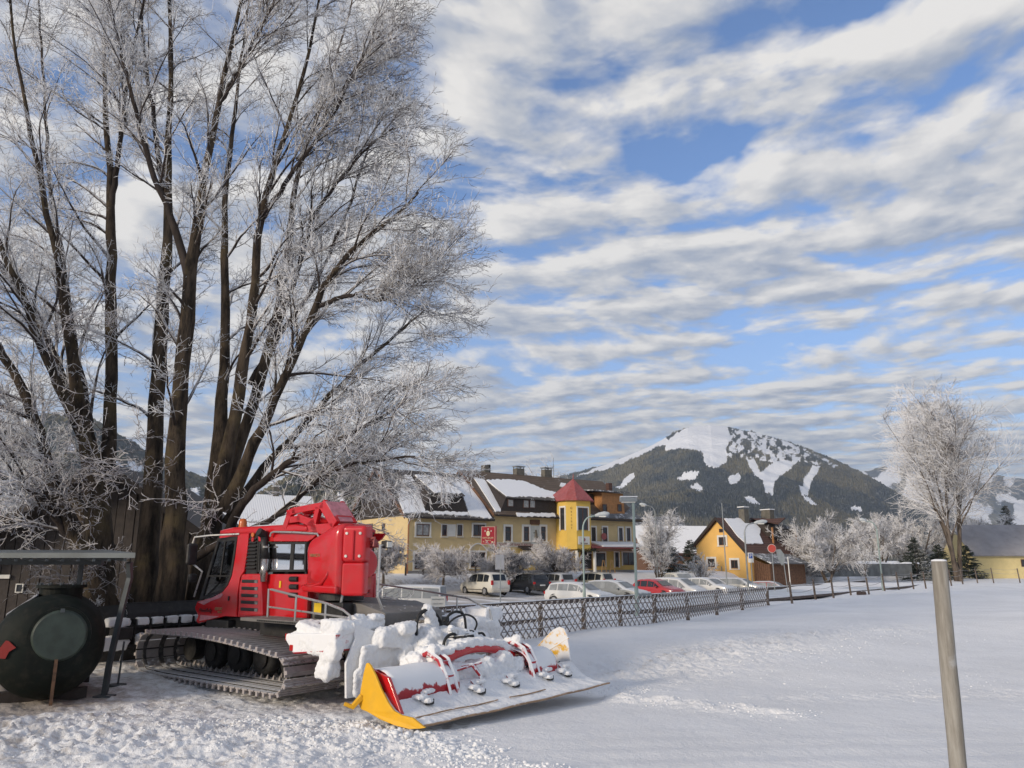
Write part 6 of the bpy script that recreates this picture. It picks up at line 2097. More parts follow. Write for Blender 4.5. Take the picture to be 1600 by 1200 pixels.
    A_ = SPl([(304, 950), (308, 940), (330, 934), (347, 925), (356, 914), (362, 899), (367, 870), (371, 838), (372, 829), (389, 829), (386, 860), (381, 893), (375, 902), (371, 930), (369.5, 964), (351, 963), (330, 968), (309, 974), (306, 970), (309, 962)], s1)
    body = sideplate(A_, s1 - .06, s1, 'side_panel', M['gred'], g, .015)
    Bp = SPl([(341, 841), (371, 838), (367, 866), (361.5, 899), (355.5, 914), (346.5, 925), (312, 937), (326, 889)], s1)
    cx_ = sum(p[0] for p in Bp) / len(Bp); cz_ = sum(p[1] for p in Bp) / len(Bp)
    inner = [(cx_ + (u - cx_) * .84, cz_ + (v - cz_) * .88) for u, v in Bp]
    for sgn in (1, -1):
        v = [(u, .1 + sgn * (s1 - .1 - .012), w) for u, w in Bp] + [(u, .1 + sgn * (s1 - .1 - .012), w) for u, w in inner]
        n = len(Bp)
        dr = MB().add(v, [(i, (i + 1) % n, n + (i + 1) % n, n + i) for i in range(n)]).build('door', M['gblack'], g)
        sol = dr.modifiers.new('solid', 'SOLIDIFY'); sol.thickness = .03; sol.offset = 0
        MB().add([(u, .1 + sgn * (s1 - .1 - .02), w) for u, w in inner], [tuple(range(n))]).build('pane', M['pane'], dr)
        a_, b_ = SPt(352, 842, s1), SPt(343, 905, s1)
        MB().tube([(a_[0], .1 + sgn * (s1 - .1 - .01), a_[1]), (b_[0], .1 + sgn * (s1 - .1 - .01), b_[1])], .018, 5).build('frame_bar', M['gblack'], dr)
        a_, b_ = SPt(324, 900, s1), SPt(360, 900, s1)
        MB().tube([(a_[0], .1 + sgn * (s1 - .1 - .01), a_[1]), (b_[0], .1 + sgn * (s1 - .1 - .01), b_[1])], .02, 5).build('frame_bar', M['gblack'], dr)
        a_ = SPt(358, 935, s1)
        MB().box((a_[0], .1 + sgn * (s1 - .1 + .008), a_[1]), (.03, .03, .09)).build('handle', M['gblack'], dr)
    # windscreen and nose
    w0, w1 = SPt(312, 937, s1), SPt(341, 841, s1)
    MB().add([(w0[0], -.72, w0[1]), (w0[0] + .06, .1, w0[1]), (w0[0], .92, w0[1]), (w1[0], .92, w1[1]), (w1[0] + .05, .1, w1[1]), (w1[0], -.72, w1[1])],
             [(0, 1, 4, 5), (1, 2, 3, 4)]).build('windscreen', M['pane'], g)
    for sgn in (1, -1):
        MB().tube([(w0[0], .1 + sgn * .85, w0[1]), (w1[0], .1 + sgn * .85, w1[1])], .05, 6).build('windscreen_pillar', M['gblack'], g)
    MB().prism([A_[0], A_[1], (A_[2][0], A_[1][1] + .02), (A_[2][0] - .1, 1.03), (A_[-1][0], A_[-1][1]), A_[-3]], lambda u, v, w: (u, w, v), -.75, .95).build('nose', M['gred_frost'], g, bevel=.03)
    # frosted lip under the side window and at the bottom of the nose
    for pxs in ([(310, 941), (330, 935), (347, 926.5), (349, 929), (345, 934), (330, 939), (319, 945)], [(314, 961), (343, 963), (330, 967), (312, 970)]):
        MB().prism(SPl(pxs, s1), lambda u, v, w: (u, w, v), s1 + .001, s1 + .012).build('frost_film', mat('frost_film', (.56, .22, .25), rough=.6, var=.2, vs_=9) if 'frost_film' not in bpy.data.materials else bpy.data.materials['frost_film'], g)
    # black louvred intake panel behind the pillar
    Lp = SPl([(390, 830), (402, 831), (399, 897), (382, 897)], s1)
    lv = sideplate(Lp, s1 - .08, s1 - .03, 'intake_panel', M['gblack'], g, .005)
    for i in range(9):
        y_ = 843 + i * 5.6
        a_, b_ = SPt(389 - (y_ - 843) * .12, y_, s1), SPt(400 - (y_ - 843) * .04, y_, s1)
        MB().box(((a_[0] + b_[0]) / 2, s1 - .015, a_[1]), (abs(a_[0] - b_[0]), .04, .035), Matrix.Rotation(R(30), 3, 'X')).build('louvre', M['gblack'], lv)
    a_ = SPt(395, 835.5, s1)
    MB().lathe([(.001, 0), (.055, 0), (.05, .03), (.001, .03)], (a_[0], s1 - .02, a_[1]), 'y', 14).build('indicator_lamp', M['amber'], lv)
    a_ = SPt(395, 843, s1)
    MB().lathe([(.001, 0), (.05, 0), (.045, .03), (.001, .03)], (a_[0], s1 - .02, a_[1]), 'y', 14).build('tail_lamp', M['taillight'], lv)
    # side window
    Wp = SPl([(403, 847), (478, 847), (476, 893), (401, 894)], s1)
    wi = [(sum(p[0] for p in Wp) / 4 + (u - sum(p[0] for p in Wp) / 4) * .93, sum(p[1] for p in Wp) / 4 + (v - sum(p[1] for p in Wp) / 4) * .86) for u, v in Wp]
    for sgn in (1, -1):
        v = [(u, .1 + sgn * (s1 - .1 - .03), w) for u, w in Wp] + [(u, .1 + sgn * (s1 - .1 - .03), w) for u, w in wi]
        wf = MB().add(v, [(i, (i + 1) % 4, 4 + (i + 1) % 4, 4 + i) for i in range(4)]).build('side_window', M['gblack'], g)
        sol = wf.modifiers.new('solid', 'SOLIDIFY'); sol.thickness = .03; sol.offset = 0
        MB().add([(u, .1 + sgn * (s1 - .1 - .035), w) for u, w in wi], [(0, 1, 2, 3)]).build('pane', M['pane'], wf)
        a_, b_ = SPt(455, 847, s1), SPt(453, 893, s1)
        MB().span((min(a_[0], b_[0]) - .05, .1 + sgn * (s1 - .1 - .05), b_[1]), (max(a_[0], b_[0]) + .03, .1 + sgn * (s1 - .1 - .02), a_[1])).build('frame_bar', M['gblack'], wf)
    f_back = Wp[1][0] - .1
    # rear cab wall with its own window
    MB().span((f_back + .08, -.76, 1.2), (f_back + .13, .94, 2.0)).build('rear_wall', M['gblack'], g)
    for sgn in (1, -1): MB().span((f_back + .08, .1 + sgn * .72, 2.0), (f_back + .13, .1 + sgn * .86, 2.85)).build('rear_pillar', M['gblack'], g)
    MB().span((f_back + .10, -.62, 2.0), (f_back + .11, .82, 2.8)).build('rear_pane', M['pane'], g)
    MB().span((f_back + .14, -.74, 1.12), (4.0, .93, 1.2)).build('cab_floor', M['gblack'], g)
    st = MB().box((2.2, .45, 1.55), (.55, .5, .15)).build('seat', M['rubber'], g, bevel=.05)
    MB().box((1.95, .45, 1.98), (.14, .46, .75), Matrix.Rotation(R(8), 3, 'Y')).build('backrest', M['rubber'], st, bevel=.05)
    MB().box((1.88, .45, 2.45), (.10, .26, .16)).build('headrest', M['rubber'], st, bevel=.04)
    MB().box((3.5, .1, 1.55), (.5, 1.5, .4), Matrix.Rotation(R(-15), 3, 'Y')).build('dashboard', M['gblack'], g, bevel=.04)
    # roof and its side band
    rf = SPl([(344, 829), (345, 823.5), (372, 821), (470, 823), (497, 826), (499, 832), (372, 832)], s1)
    zt_ = max(p[1] for p in rf); f0r, f1r = min(p[0] for p in rf), max(p[0] for p in rf)
    MB().prism([(f1r + .03, 2.82), (f1r - .05, 2.93), (f1r - .5, 2.97), (f0r + .75, 2.97), (f0r + .38, 2.92), (f0r + .38, 2.80)], lambda u, v, w: (u, w, v), -.82, 1.02).build('roof', M['gred'], g, bevel=.05, seg=3)
    sideplate(SPl([(389, 829), (498, 829), (490, 840), (480, 846), (403, 846), (402, 833), (390, 832)], s1), s1 - .07, s1 - .01, 'roof_band', M['gred'], g, .01)
    MB().prism(SPl([(344, 829), (374, 829), (371, 838), (342, 842)], s1), lambda u, v, w: (u, w, v), s1 - .06, s1 - .01).build('roof_band', M['gred'], g)
    pts = [SPt(a, b, s1 + .06) for a, b in ((422, 838), (424, 832.5), (428, 831), (460, 831.5), (496, 834), (498, 839))]
    MB().tube([(u, s1 + .06, v) for u, v in pts], .022, 8).build('roof_rail', M['silver'], g)
    a_ = SPt(379, 824, .9)
    MB().lathe([(.001, 0), (.095, 0), (.095, .03), (.085, .05), (.085, .16), (.06, .215), (.001, .225)], (a_[0], .90, 2.93), 'z', 20).build('beacon', M['amber'], g, smooth=True)
    MB().lathe([(.001, -.1), (.10, -.1), (.10, .0), (.001, .0)], (a_[0], .90, 2.93), 'z', 20).build('beacon_base', M['gred'], g)
    lump('roof_snow', (2.4, .1, 2.98), (2.0, 1.3, .06), g, M['snow_lump'], 5, .02, .008, cuts=14)
    # ---- red lower body behind the door
    Cp = SPl([(376, 897), (480, 897), (478, 966), (370, 964)], s1)
    sideplate(Cp, s1 - .08, s1 - .02, 'body_side', M['gred'], g, .012)
    MB().span((Cp[1][0], -.76, 1.1), (Cp[1][0] + .05, .94, 1.95)).build('body_rear', M['gred'], g, bevel=.02)
    MB().span((Cp[1][0] + .06, -.74, 1.9), (Cp[0][0], .93, 1.95)).build('body_top', M['gblack'], g)
    for (x_, y_) in ((459, 905), (459, 917), (458, 930)):
        a_ = SPt(x_, y_, s1)
        MB().tube([(a_[0] - .12, s1 - .015, a_[1]), (a_[0] + .12, s1 - .015, a_[1])], .052, 10).build('vent', M['gblack'], g)
    a_ = SPt(437, 913, s1); MB().box((a_[0], s1 - .012, a_[1]), (.055, .012, .13)).build('sticker', M['sticker'], g)
    # louvred side pod
    q = [(381, 899), (385, 896.5), (403, 896.5), (407, 899), (409.5, 963), (371, 963), (373, 915), (376, 903)]
    pod = MB().prism(SPl(q, 1.15), lambda u, v, w: (u, w, v), s1 - .03, 1.15).build('side_pod', M['gred'], g, bevel=.04, seg=4)
    for i, y_ in enumerate((908, 919, 930, 940.5, 951.5)):
        a_ = SPt(376.5 - i * .5 + 1, y_, 1.15); b_ = SPt(403.5, y_, 1.15)
        lv = MB().span((b_[0], 1.12, a_[1] - .038), (a_[0], 1.156, a_[1] + .038)).build('louvre_slot', M['black'], pod, bevel=.02)
        MB().span((b_[0] + .01, 1.151, a_[1] - .030), (b_[0] + .11, 1.162, a_[1] + .024)).build('louvre_fin', M['chrome'], lv)
    # exhaust
    e0 = SPt(411.5, 897, 1.08); e1 = SPt(411.5, 838, 1.08)
    ex = MB().tube([(e0[0], 1.06, e0[1] - .15), (e0[0], 1.06, e0[1] + .3)], .085, 18).build('exhaust', M['chrome'], g, smooth=True)
    MB().tube([(e0[0], 1.06, e0[1] + .30), (e1[0], 1.06, e1[1])], .075, 18).build('pipe', M['gblack'], ex, smooth=True)
    MB().tube([(e0[0], 1.06, e0[1] + .52), (e0[0], 1.06, e0[1] + .56)], .083, 18).build('clamp', M['chrome'], ex)
    MB().tube([(e1[0], 1.06, e1[1] - .02), (e1[0], 1.08, e1[1] + .04), (e1[0] - .0, 1.20, e1[1] + .09)], [.075, .085, .085], 16).build('outlet', M['black'], ex)
    # mirrors on silver brackets
    hx = SPt(376, 838, s1)
    a_ = (hx[0] + .05, 1.0, 2.82)
    mr = empty('mirror', (0, 0, 0), 0, g)
    p0 = SPt(303, 845, 1.45)
    MB().tube([a_, (hx[0] + .75, 1.25, 2.80), (p0[0] - .02, 1.45, 2.76), (p0[0] + .02, 1.46, 2.62)], .022, 8).build('bracket', M['silver'], mr)
    MB().box((p0[0] + .0, 1.47, 2.40), (.10, .24, .46)).build('housing', M['gblack'], mr, bevel=.05)
    lo = SPt(322, 891, 1.35); l1 = SPt(313, 930, 1.3); l2 = SPt(297, 877, 1.4)
    MB().tube([(l2[0], 1.42, l2[1]), (SPt(305, 884, 1.38)[0], 1.38, SPt(305, 884, 1.38)[1]), (SPt(316, 893, 1.3)[0], 1.3, SPt(316, 893, 1.3)[1]), (SPt(310, 915, 1.2)[0], 1.22, SPt(310, 915, 1.2)[1]), (SPt(304, 932, 1.12)[0], 1.13, SPt(304, 932, 1.12)[1])], .020, 8).build('bracket', M['silver'], mr)
    MB().box((SPt(302, 903, 1.3)[0], 1.32, SPt(302, 903, 1.3)[1]), (.12, .2, .18)).build('lower_housing', M['gblack'], mr, bevel=.05)
    # front work lamps on the roof edge
    for s_ in (.7, -.5): MB().box((3.62, s_, 2.98), (.12, .2, .10)).build('roof_lamp', M['gblack'], g, bevel=.02)
    # lettering on the nose and winch
    dk_ = mat('badge_dark', (.18, .02, .02)); gd_ = mat('badge_tan', (.42, .20, .10))
    a_ = SPt(320, 953.5, s1 + .01)
    text('PistenBully', (a_[0] - .02, s1 + .006, a_[1]), (math.pi / 2, 0, math.pi), .115, dk_, g)
    a_ = SPt(341, 951.5, s1 + .01)
    text('600 W', (a_[0], s1 + .006, a_[1]), (math.pi / 2, 0, math.pi), .095, gd_, g)
    a_ = SPt(343, 956.5, s1 + .01)
    text('Winch', (a_[0], s1 + .006, a_[1]), (math.pi / 2, 0, math.pi), .055, gd_, g)
    # ---- walkway with railing
    wk = MB().span((SPt(411, 962, 1.3)[0], 1.162, 1.14), (-.72, 1.80, 1.20)).build('walkway', M['deck'], g, bevel=.01)
    fa = SPt(411, 967, 1.8)[0]
    for i in range(34):
        f_ = -.68 + i * (fa + .9) / 34
        MB().box((f_, 1.803, 1.168), (.035, .012, .03)).build('hole', M['black'], wk)
    MB().span((-.70, 1.2, .85), (1.8, 1.3, 1.14)).build('walkway_bracket', M['gblack'], g)
    hs = 1.76
    rp = [SPt(a, b, hs) for a, b in ((418, 964), (420, 920), (424, 921), (463, 931), (511, 943), (536, 953), (547, 962), (548, 975))]
    rl = MB().tube([(u, hs, v) for u, v in rp], .021, 8).build('handrail', M['silver'], g)
    m1 = SPt(418, 948, hs); m2 = SPt(545, 965, hs)
    MB().tube([(m1[0], hs, m1[1]), (m2[0] + .05, hs, m2[1])], .017, 8).build('mid_rail', M['silver'], rl)
    for a, y0_, y1_ in ((463, 930.5, 968), (509, 943, 972)):
        p, q_ = SPt(a, y0_, hs), SPt(a, y1_, hs)
        MB().tube([(p[0], hs, p[1]), (p[0], hs, 1.2)], .019, 8).build('baluster', M['silver'], rl)
    # far side walkway and rail
    MB().span((-.72, -1.80, 1.14), (2.0, -1.16, 1.20)).build('walkway', M['deck'], g)
    MB().tube([(1.9, -1.76, 1.2), (1.9, -1.76, 1.75), (.3, -1.76, 1.62), (-.9, -1.76, 1.5), (-1.5, -1.76, 1.28), (-1.55, -1.76, 1.1)], .021, 8).build('handrail', M['silver'], g)
    MB().tube([(-.6, -1.76, 1.2), (-.6, -1.76, 1.54)], .019, 8).build('baluster', M['silver'], g)
    a_ = SPt(496, 951, 1.17)
    MB().span((.35, .9, 1.2), (-.45, 1.155, 1.5)).build('tool_box', M['gblack'], g, bevel=.02)
    MB().span((a_[0] - .11, 1.165, a_[1] - .09), (a_[0] + .10, 1.172, a_[1] + .10)).build('sticker', M['sticker'], g)
    # rear deck
    MB().prism([(.9, 1.52), (-.6, 1.48), (-1.25, 1.34), (-1.25, 1.02), (.9, 1.02)], lambda u, v, w: (u, w, v), -.62, .86).build('rear_deck', M['deck'], g, bevel=.02)
    MB().span((-1.24, -.85, .62), (-.3, .84, 1.2)).build('rear_frame', M['gblack'], g, bevel=.03)
    # ---- winch: rotating tower, boom, drum cover
    ring = MB().lathe([(.001, 0), (.42, 0), (.42, .12), (.001, .12)], (.12, .72, 1.53), 'z', 32).build('slew_ring', M['gblack'], g)
    prof = SPl([(478, 843), (492, 836), (512, 822), (530, 815), (533, 815), (531, 872), (529, 930), (483, 930), (472, 921), (471, 915), (476, 911), (476, 880), (475, 857)], 1.2)
    # the shell is a pillow: its side face swells outward and the edges roll over
    dens = []
    for i in range(len(prof)):
        (ua, va), (ub, vb) = prof[i], prof[(i + 1) % len(prof)]
        k_ = max(1, int(math.hypot(ub - ua, vb - va) / .07))
        dens += [(ua + (ub - ua) * q_ / k_, va + (vb - va) * q_ / k_) for q_ in range(k_)]
    for _ in range(3):
        dens = [((dens[i - 1][0] + 2 * dens[i][0] + dens[(i + 1) % len(dens)][0]) / 4, (dens[i - 1][1] + 2 * dens[i][1] + dens[(i + 1) % len(dens)][1]) / 4) for i in range(len(dens))]
    cu = sum(p[0] for p in dens) / len(dens); cv_ = sum(p[1] for p in dens) / len(dens)
    vv, ff = [], []
    levels = [(.42, 1.0), (.9, 1.0), (1.02, .995), (1.09, .975), (1.14, .94), (1.18, .88), (1.205, .78), (1.22, .62), (1.228, .42), (1.232, .2)]
    n = len(dens)
    for s_, k_ in levels:
        vv += [(cu + (u - cu) * k_, s_, cv_ + (v - cv_) * k_) for u, v in dens]
    vv.append((cu, 1.233, cv_))
    for l_ in range(len(levels) - 1):
        ff += [(l_ * n + i, l_ * n + (i + 1) % n, (l_ + 1) * n + (i + 1) % n, (l_ + 1) * n + i) for i in range(n)]
    L_ = (len(levels) - 1) * n
    ff += [(L_ + i, L_ + (i + 1) % n, len(vv) - 1) for i in range(n)] + [tuple(range(n))]
    wb = MB().add(vv, ff).build('winch_housing', M['gred'], g, smooth=True)
    # recessed scoop on the side of the housing
    sc_o = SPl([(481, 899), (486, 892), (512, 887), (512, 891), (507, 903), (499, 911), (482, 911)], 1.21)
    MB().prism(sc_o, lambda u, v, w: (u, w, v), 1.19, 1.222).build('scoop', mat('scoop_red', (.40, .006, .010), rough=.35), wb)
    lipp = [SPt(a, b, 1.22) for a, b in ((473, 916), (490, 916), (503, 911), (511, 900), (513, 893))]
    MB().tube([(u, 1.23, v) for u, v in lipp], [.03, .035, .035, .03, .015], 8).build('scoop_lip', M['gred'], wb, smooth=True)
    a0 = SPt(476.5, 913, 1.22); a1 = SPt(527, 920, 1.22)
    MB().prism([(a0[0] + .05, a0[1] - .0), (a1[0], a0[1] - .02), (a1[0], 1.66), (a0[0], 1.68), (a0[0] + .1, a0[1] - .1)], lambda u, v, w: (u, w, v), 1.17, 1.26).build('lower_lip', M['gred'], wb, bevel=.035, seg=3)
    a_ = SPt(493, 868, 1.22)
    text('WINCH', (a_[0], 1.234, a_[1]), (math.pi / 2, 0, math.pi), .085, gd_, wb)
    # chamfered rear cover with four bolts
    fA = SPt(531, 872, 1.2)[0]
    top = 2.98
    p1_ = (fA, 1.18); p2_ = (fA - .40, .97); p3_ = (fA - .36, .80); p4_ = (fA, .50)
    cv = MB().prism([p1_, p2_, p3_, p4_], lambda u, v, w: (u, v, w), 2.22, 2.88).build('rear_cover', M['gred'], g, bevel=.07, seg=5)
    MB().prism([(p1_[0], p1_[1] - .02), (p2_[0] + .02, p2_[1] - .03), (p3_[0] + .02, p3_[1]), p4_], lambda u, v, w: (u, v, w), 1.62, 2.22).build('lower_cover', M['gred'], g, bevel=.05, seg=3)
    dirv = Vector((p2_[0] - p1_[0], p2_[1] - p1_[1], 0)).normalized(); nrm_ = Vector((dirv.y, -dirv.x, 0))
    if nrm_.y < 0: nrm_ = -nrm_
    Lc = (Vector((*p2_, 0)) - Vector((*p1_, 0))).length
    for u in (.22, .80):
        for z_ in (2.33, 2.74):
            c0 = Vector((*p1_, z_)) + dirv * (u * Lc)
            MB().cyl(c0 - nrm_ * .02, c0 + nrm_ * .02, .026, 10).build('bolt', M['silver'], cv)
    c0 = Vector((*p1_, 2.53)) + dirv * (.5 * Lc)
    MB().tube([c0 + Vector((0, 0, -.26)) + nrm_ * .01, c0 + Vector((0, 0, .26)) + nrm_ * .01], .03, 8).build('rib', M['gred'], cv)
    # drum beyond the cover
    MB().lathe([(.001, 0), (.25, 0), (.27, .03), (.27, .42), (.25, .46), (.001, .46)], (fA - .20, .70, 2.20), 'x', 32).build('winch_drum', M['gred'], g, smooth=False, bevel=.02)
    for i in range(4):
        MB().tube([(fA - .2, .80 - i * .04, 2.62 - .04 * i), (fA - .50, .82 - i * .04, 2.66 - .05 * i), (fA - .52, .86 - i * .04, 2.50)], .022, 6).build('hose', M['redtin'], g)
    # boom: two box-section side frames joined by cross members, reaching forward over the roof
    for s_ in (.98, .56):
        bm = MB()
        bars = [((459, 824), (466, 803), .14), ((464, 803), (474, 798.5), .14), ((472, 799), (518, 790.5), .13), ((518, 790), (535, 818), .20), ((468, 813), (482, 811), .13), ((480, 809.5), (503, 819), .15), ((510, 795), (503, 826), .13), ((500, 818), (505, 835), .24), ((505, 828), (532, 826), .2)]
        for (a, b, w_) in bars:
            p, q_ = SPt(*a, .8), SPt(*b, .8)
            d = Vector((q_[0] - p[0], 0, q_[1] - p[1])); L = d.length
            ang = math.atan2(-d.z, d.x)
            bm.box(((p[0] + q_[0]) / 2, s_, (p[1] + q_[1]) / 2), (L + w_ * .5, .10, w_), Matrix.Rotation(ang, 3, 'Y'))
        bm.build('boom_frame', M['gred'], g, bevel=.012)
    for (a, w_) in (((461, 818), .10), ((473, 798.5), .12), ((500, 794), .10), ((520, 791), .14), ((532, 812), .16), ((505, 832), .14)):
        p = SPt(*a, .8)
        MB().span((p[0] - w_ / 2, .58, p[1] - w_ / 2), (p[0] + w_ / 2, .96, p[1] + w_ / 2)).build('boom_crossmember', M['gred'], g, bevel=.01)
    p, q_ = SPt(523, 788, .8), SPt(540, 816, .8)
    MB().add([(p[0], .54, p[1] + .05), (p[0], 1.02, p[1] + .05), (q_[0], 1.02, q_[1] + .02), (q_[0], .54, q_[1] + .02)], [(0, 1, 2, 3)]).build('boom_cover', bpy.data.materials['frost_film'], g).modifiers.new('s', 'SOLIDIFY').thickness = .03
    MB().tube([(SPt(484, 824, .8)[0], .78, SPt(484, 824, .8)[1] - .03), (SPt(500, 828, .8)[0], .78, SPt(500, 828, .8)[1])], .12, 14).build('cable_pulley', M['gblack'], g)
    # work lamps on slanting poles
    for s0_, px0, py0, s_top in ((.92, 532, 946, None),):
        b0 = SPt(532, 948, 1.0); b1 = SPt(535, 929, .98); tp = SPt(567, 858, .75)
        wl = MB().tube([(b0[0], 1.0, b0[1]), (b1[0], .98, b1[1]), (tp[0], .75, tp[1])], .026, 8).build('lamp_pole', M['silver'], g)
        MB().box((tp[0] - .02, .76, tp[1] + .06), (.14, .16, .14), Matrix.Rotation(R(20), 3, 'Z')).build('work_lamp', M['gblack'], wl, bevel=.02)
        MB().box((tp[0] - .105, .74, tp[1] + .06), (.02, .12, .10), Matrix.Rotation(R(20), 3, 'Z')).build('lens', M['white'], wl)
        MB().box((tp[0], .75, tp[1] - .03), (.10, .10, .05)).build('lamp_bracket', M['silver'], wl)
    pf = [gf.lp(a, b, (-.5, 0, 0), Vector((1, 0, 0))) for a, b in ((590, 948), (590, 935), (593, 851))]
    w = [gf.lp(a, b, (-1.0, 0, 0), Vector((1, 0, 0))) for a, b in ((601, 962), (590, 932), (594, 852))]
    wl = MB().tube([tuple(w[0]), tuple(w[1]), tuple(w[2])], .024, 8).build('lamp_pole', M['silver'], g)
    w2 = gf.lp(604, 851, (-1.0, 0, 0), Vector((1, 0, 0)))
    MB().tube([tuple(w[2]), (w2.x, w2.y, w2.z - .01)], .018, 6).build('lamp_arm', M['silver'], wl)
    MB().box(tuple(w2), (.14, .15, .14)).build('work_lamp', M['gblack'], wl, bevel=.02)
    MB().box((w2.x - .08, w2.y + .0, w2.z), (.02, .12, .10)).build('lens', M['white'], wl)

    # ---- snow-loaded rear fenders
    def taper(x, y, z):
        t = (x + .68) / 1.36     # 1 at the front
        return (x, y, z * (1 - .25 * t) + (-.12 * t if z > 0 else .05 * t))
    fd = MB().prism([(-.12, 1.02), (-.10, .93), (-.35, .70), (-1.4, .80), (-1.45, 1.10)], lambda u, v, w: (u, w, v), .95, 2.10).build('fender', M['gred_fender'], g, bevel=.03)
    RY = lambda d: Matrix.Rotation(R(d), 3, 'Y')
    snow_mass('fender_snow', [((-.72, 1.50, 1.05), (1.15, 1.12, .26), .25, RY(-9)), ((-1.20, 1.52, 1.16), (.55, 1.15, .30), .3), ((-.40, 1.98, .96), (.50, .18, .20), .5), ((-.85, 2.03, .88), (.80, .16, .34), .4),
              ((-1.25, 2.0, .82), (.42, .22, .40), .4), ((-1.16, 2.0, .56), (.36, .26, .40), .35), ((-.3, 1.6, 1.0), (.3, .9, .14), .6), ((-1.38, 1.2, 1.30), (.24, .3, .12), .7), ((-1.30, 1.5, 1.31), (.16, .2, .1), .8)], fd, .03, .045, 4)
    MB().box((-.118, 2.02, .965), (.04, .15, .11), Matrix.Rotation(R(10), 3, 'Y')).build('tail_light', M['taillight'], fd, bevel=.01)
    MB().box((-.30, 2.085, .80), (.10, .04, .10)).build('tail_light', M['taillight'], fd, bevel=.01)
    fd2 = MB().prism([(-.12, 1.02), (-.10, .93), (-.35, .70), (-1.4, .80), (-1.45, 1.10)], lambda u, v, w: (u, w, v), -2.10, -.95).build('fender', M['gred_fender'], g, bevel=.03)
    snow_mass('fender_snow', [((-.85, -1.52, 1.04), (1.40, 1.20, .30), .25), ((-1.15, -1.95, 1.20), (.65, .60, .30), .25), ((-1.35, -1.5, .85), (.4, 1.2, .5), .4)], fd2, .035, .04, 4)
    # snow-plastered mud flap plates and link housing
    fl = MB().add([(-1.50, 1.86, .08), (-1.62, .55, .08), (-1.62, .50, 1.10), (-1.56, 1.30, 1.06), (-1.50, 1.78, 1.24), (-1.50, 1.72, .98), (-1.50, 1.90, .62)], [(0, 1, 2, 3, 4, 5, 6)]).build('mud_flap', M['snow_lump'], g)
    fl.modifiers.new('s', 'SOLIDIFY').thickness = .05
    snow_mass('flap_snow', [((-1.66, 1.0, .98), (.26, .85, .40), .35), ((-1.70, .70, .66), (.34, .50, .50), .5), ((-1.62, 1.20, .55), (.12, 1.1, .80), .25), ((-1.60, 1.55, .30), (.10, .55, .5), .3), ((-1.75, .85, 1.10), (.3, .4, .24), .7)], fl, .028, .05, 4)
    # ---- tiller
    tl = empty('tiller', (0, 0, 0), 0, g)
    lk = MB().box((-1.75, 0, .78), (1.5, .30, .22), Matrix.Rotation(R(8), 3, 'Y')).build('tow_arm', M['gblack_snow'], tl, bevel=.03)
    snow_mass('tow_arm_snow', [((-1.60, .30, .95), (.9, .50, .36), .6), ((-1.75, -.35, .90), (1.1, .7, .32), .6), ((-2.25, .60, .66), (.55, .45, .42), .7), ((-2.1, .15, .78), (.7, .5, .3), .7), ((-2.2, -.45, .76), (.6, .7, .30), .7),
              ((-1.85, .55, .78), (.5, .35, .45), .7), ((-2.3, -1.0, .72), (.5, .6, .24), .6), ((-1.65, -.9, .85), (.8, .6, .22), .6)], tl, .035, .08, 3)
    p = FPt(672, 965, -1.6)
    snow_mass('snow_column', [((-1.62, p[0] - .05, 1.10), (.20, .22, .70), .5, Matrix.Rotation(R(-16), 3, 'X')), ((-1.62, p[0] + .10, 1.36), (.18, .22, .22), .8), ((-1.64, p[0] - .16, .86), (.26, .30, .40), .7)], tl, .025, .07, 3)
    p0 = gf.lp(636, 975, (-1.35, 0, 0), Vector((1, 0, 0))); p1 = gf.lp(668, 968, (-1.45, 0, 0), Vector((1, 0, 0)))
    MB().tube([tuple(p0), tuple(p1)], .055, 12).build('hydraulic_cylinder', M['chrome'], tl, smooth=True)
    def hose(pxs, f, r_=.024, nm='hose', m_='rubber'):
        pts_ = [gf.lp(a, b, (f + .02 * i, 0, 0), Vector((1, 0, 0))) for i, (a, b) in enumerate(pxs)]
        # smooth through the given points
        out = []
        for i in range(len(pts_) - 1):
            p_a = pts_[max(i - 1, 0)]; p_b = pts_[i]; p_c = pts_[i + 1]; p_d = pts_[min(i + 2, len(pts_) - 1)]
            for k_ in range(5):
                t = k_ / 5
                out.append(.5 * ((2 * p_b) + (p_c - p_a) * t + (2 * p_a - 5 * p_b + 4 * p_c - p_d) * t * t + (-p_a + 3 * p_b - 3 * p_c + p_d) * t ** 3))
        out.append(pts_[-1])
        MB().tube([tuple(v) for v in out], r_, 8).build(nm, M[m_], tl, smooth=True)
    hose([(650, 995), (651, 972), (658, 958), (668, 953.5), (680, 959), (690, 975), (699, 993)], -1.7, .034)
    hose([(694, 971), (703, 960), (714, 955.5), (724, 960), (727, 972), (728, 986)], -1.9, .024)
    hose([(700, 975), (712, 965), (728, 960.5), (740, 965), (745, 975), (740, 988)], -2.0, .018)
    hose([(692, 1020), (694, 1003), (701, 993), (710, 991), (716, 998)], -2.3, .027)
    hose([(710, 1010), (720, 998), (732, 992), (730, 1005), (722, 1014)], -2.3, .024)
    hose([(728, 988), (736, 986), (744, 990), (746, 998)], -2.2, .022)
    hose([(734, 998), (742, 992), (752, 989), (757, 993), (757, 1000)], -2.2, .022)
    hose([(702, 985), (712, 982), (726, 990), (733, 1001), (728, 1014), (720, 1019)], -2.25, .03, 'frosted_hose', 'snow_lump')
    for i, (a, b) in enumerate(((706, 984), (711, 988), (716, 991), (721, 993))):
        p = gf.lp(a, b, (-2.2, 0, 0), Vector((1, 0, 0)))
        lump('frost_knot', tuple(p), (.10, .09, .14), tl, M['snow_lump'], 30 + i, .03, .02, cuts=4)
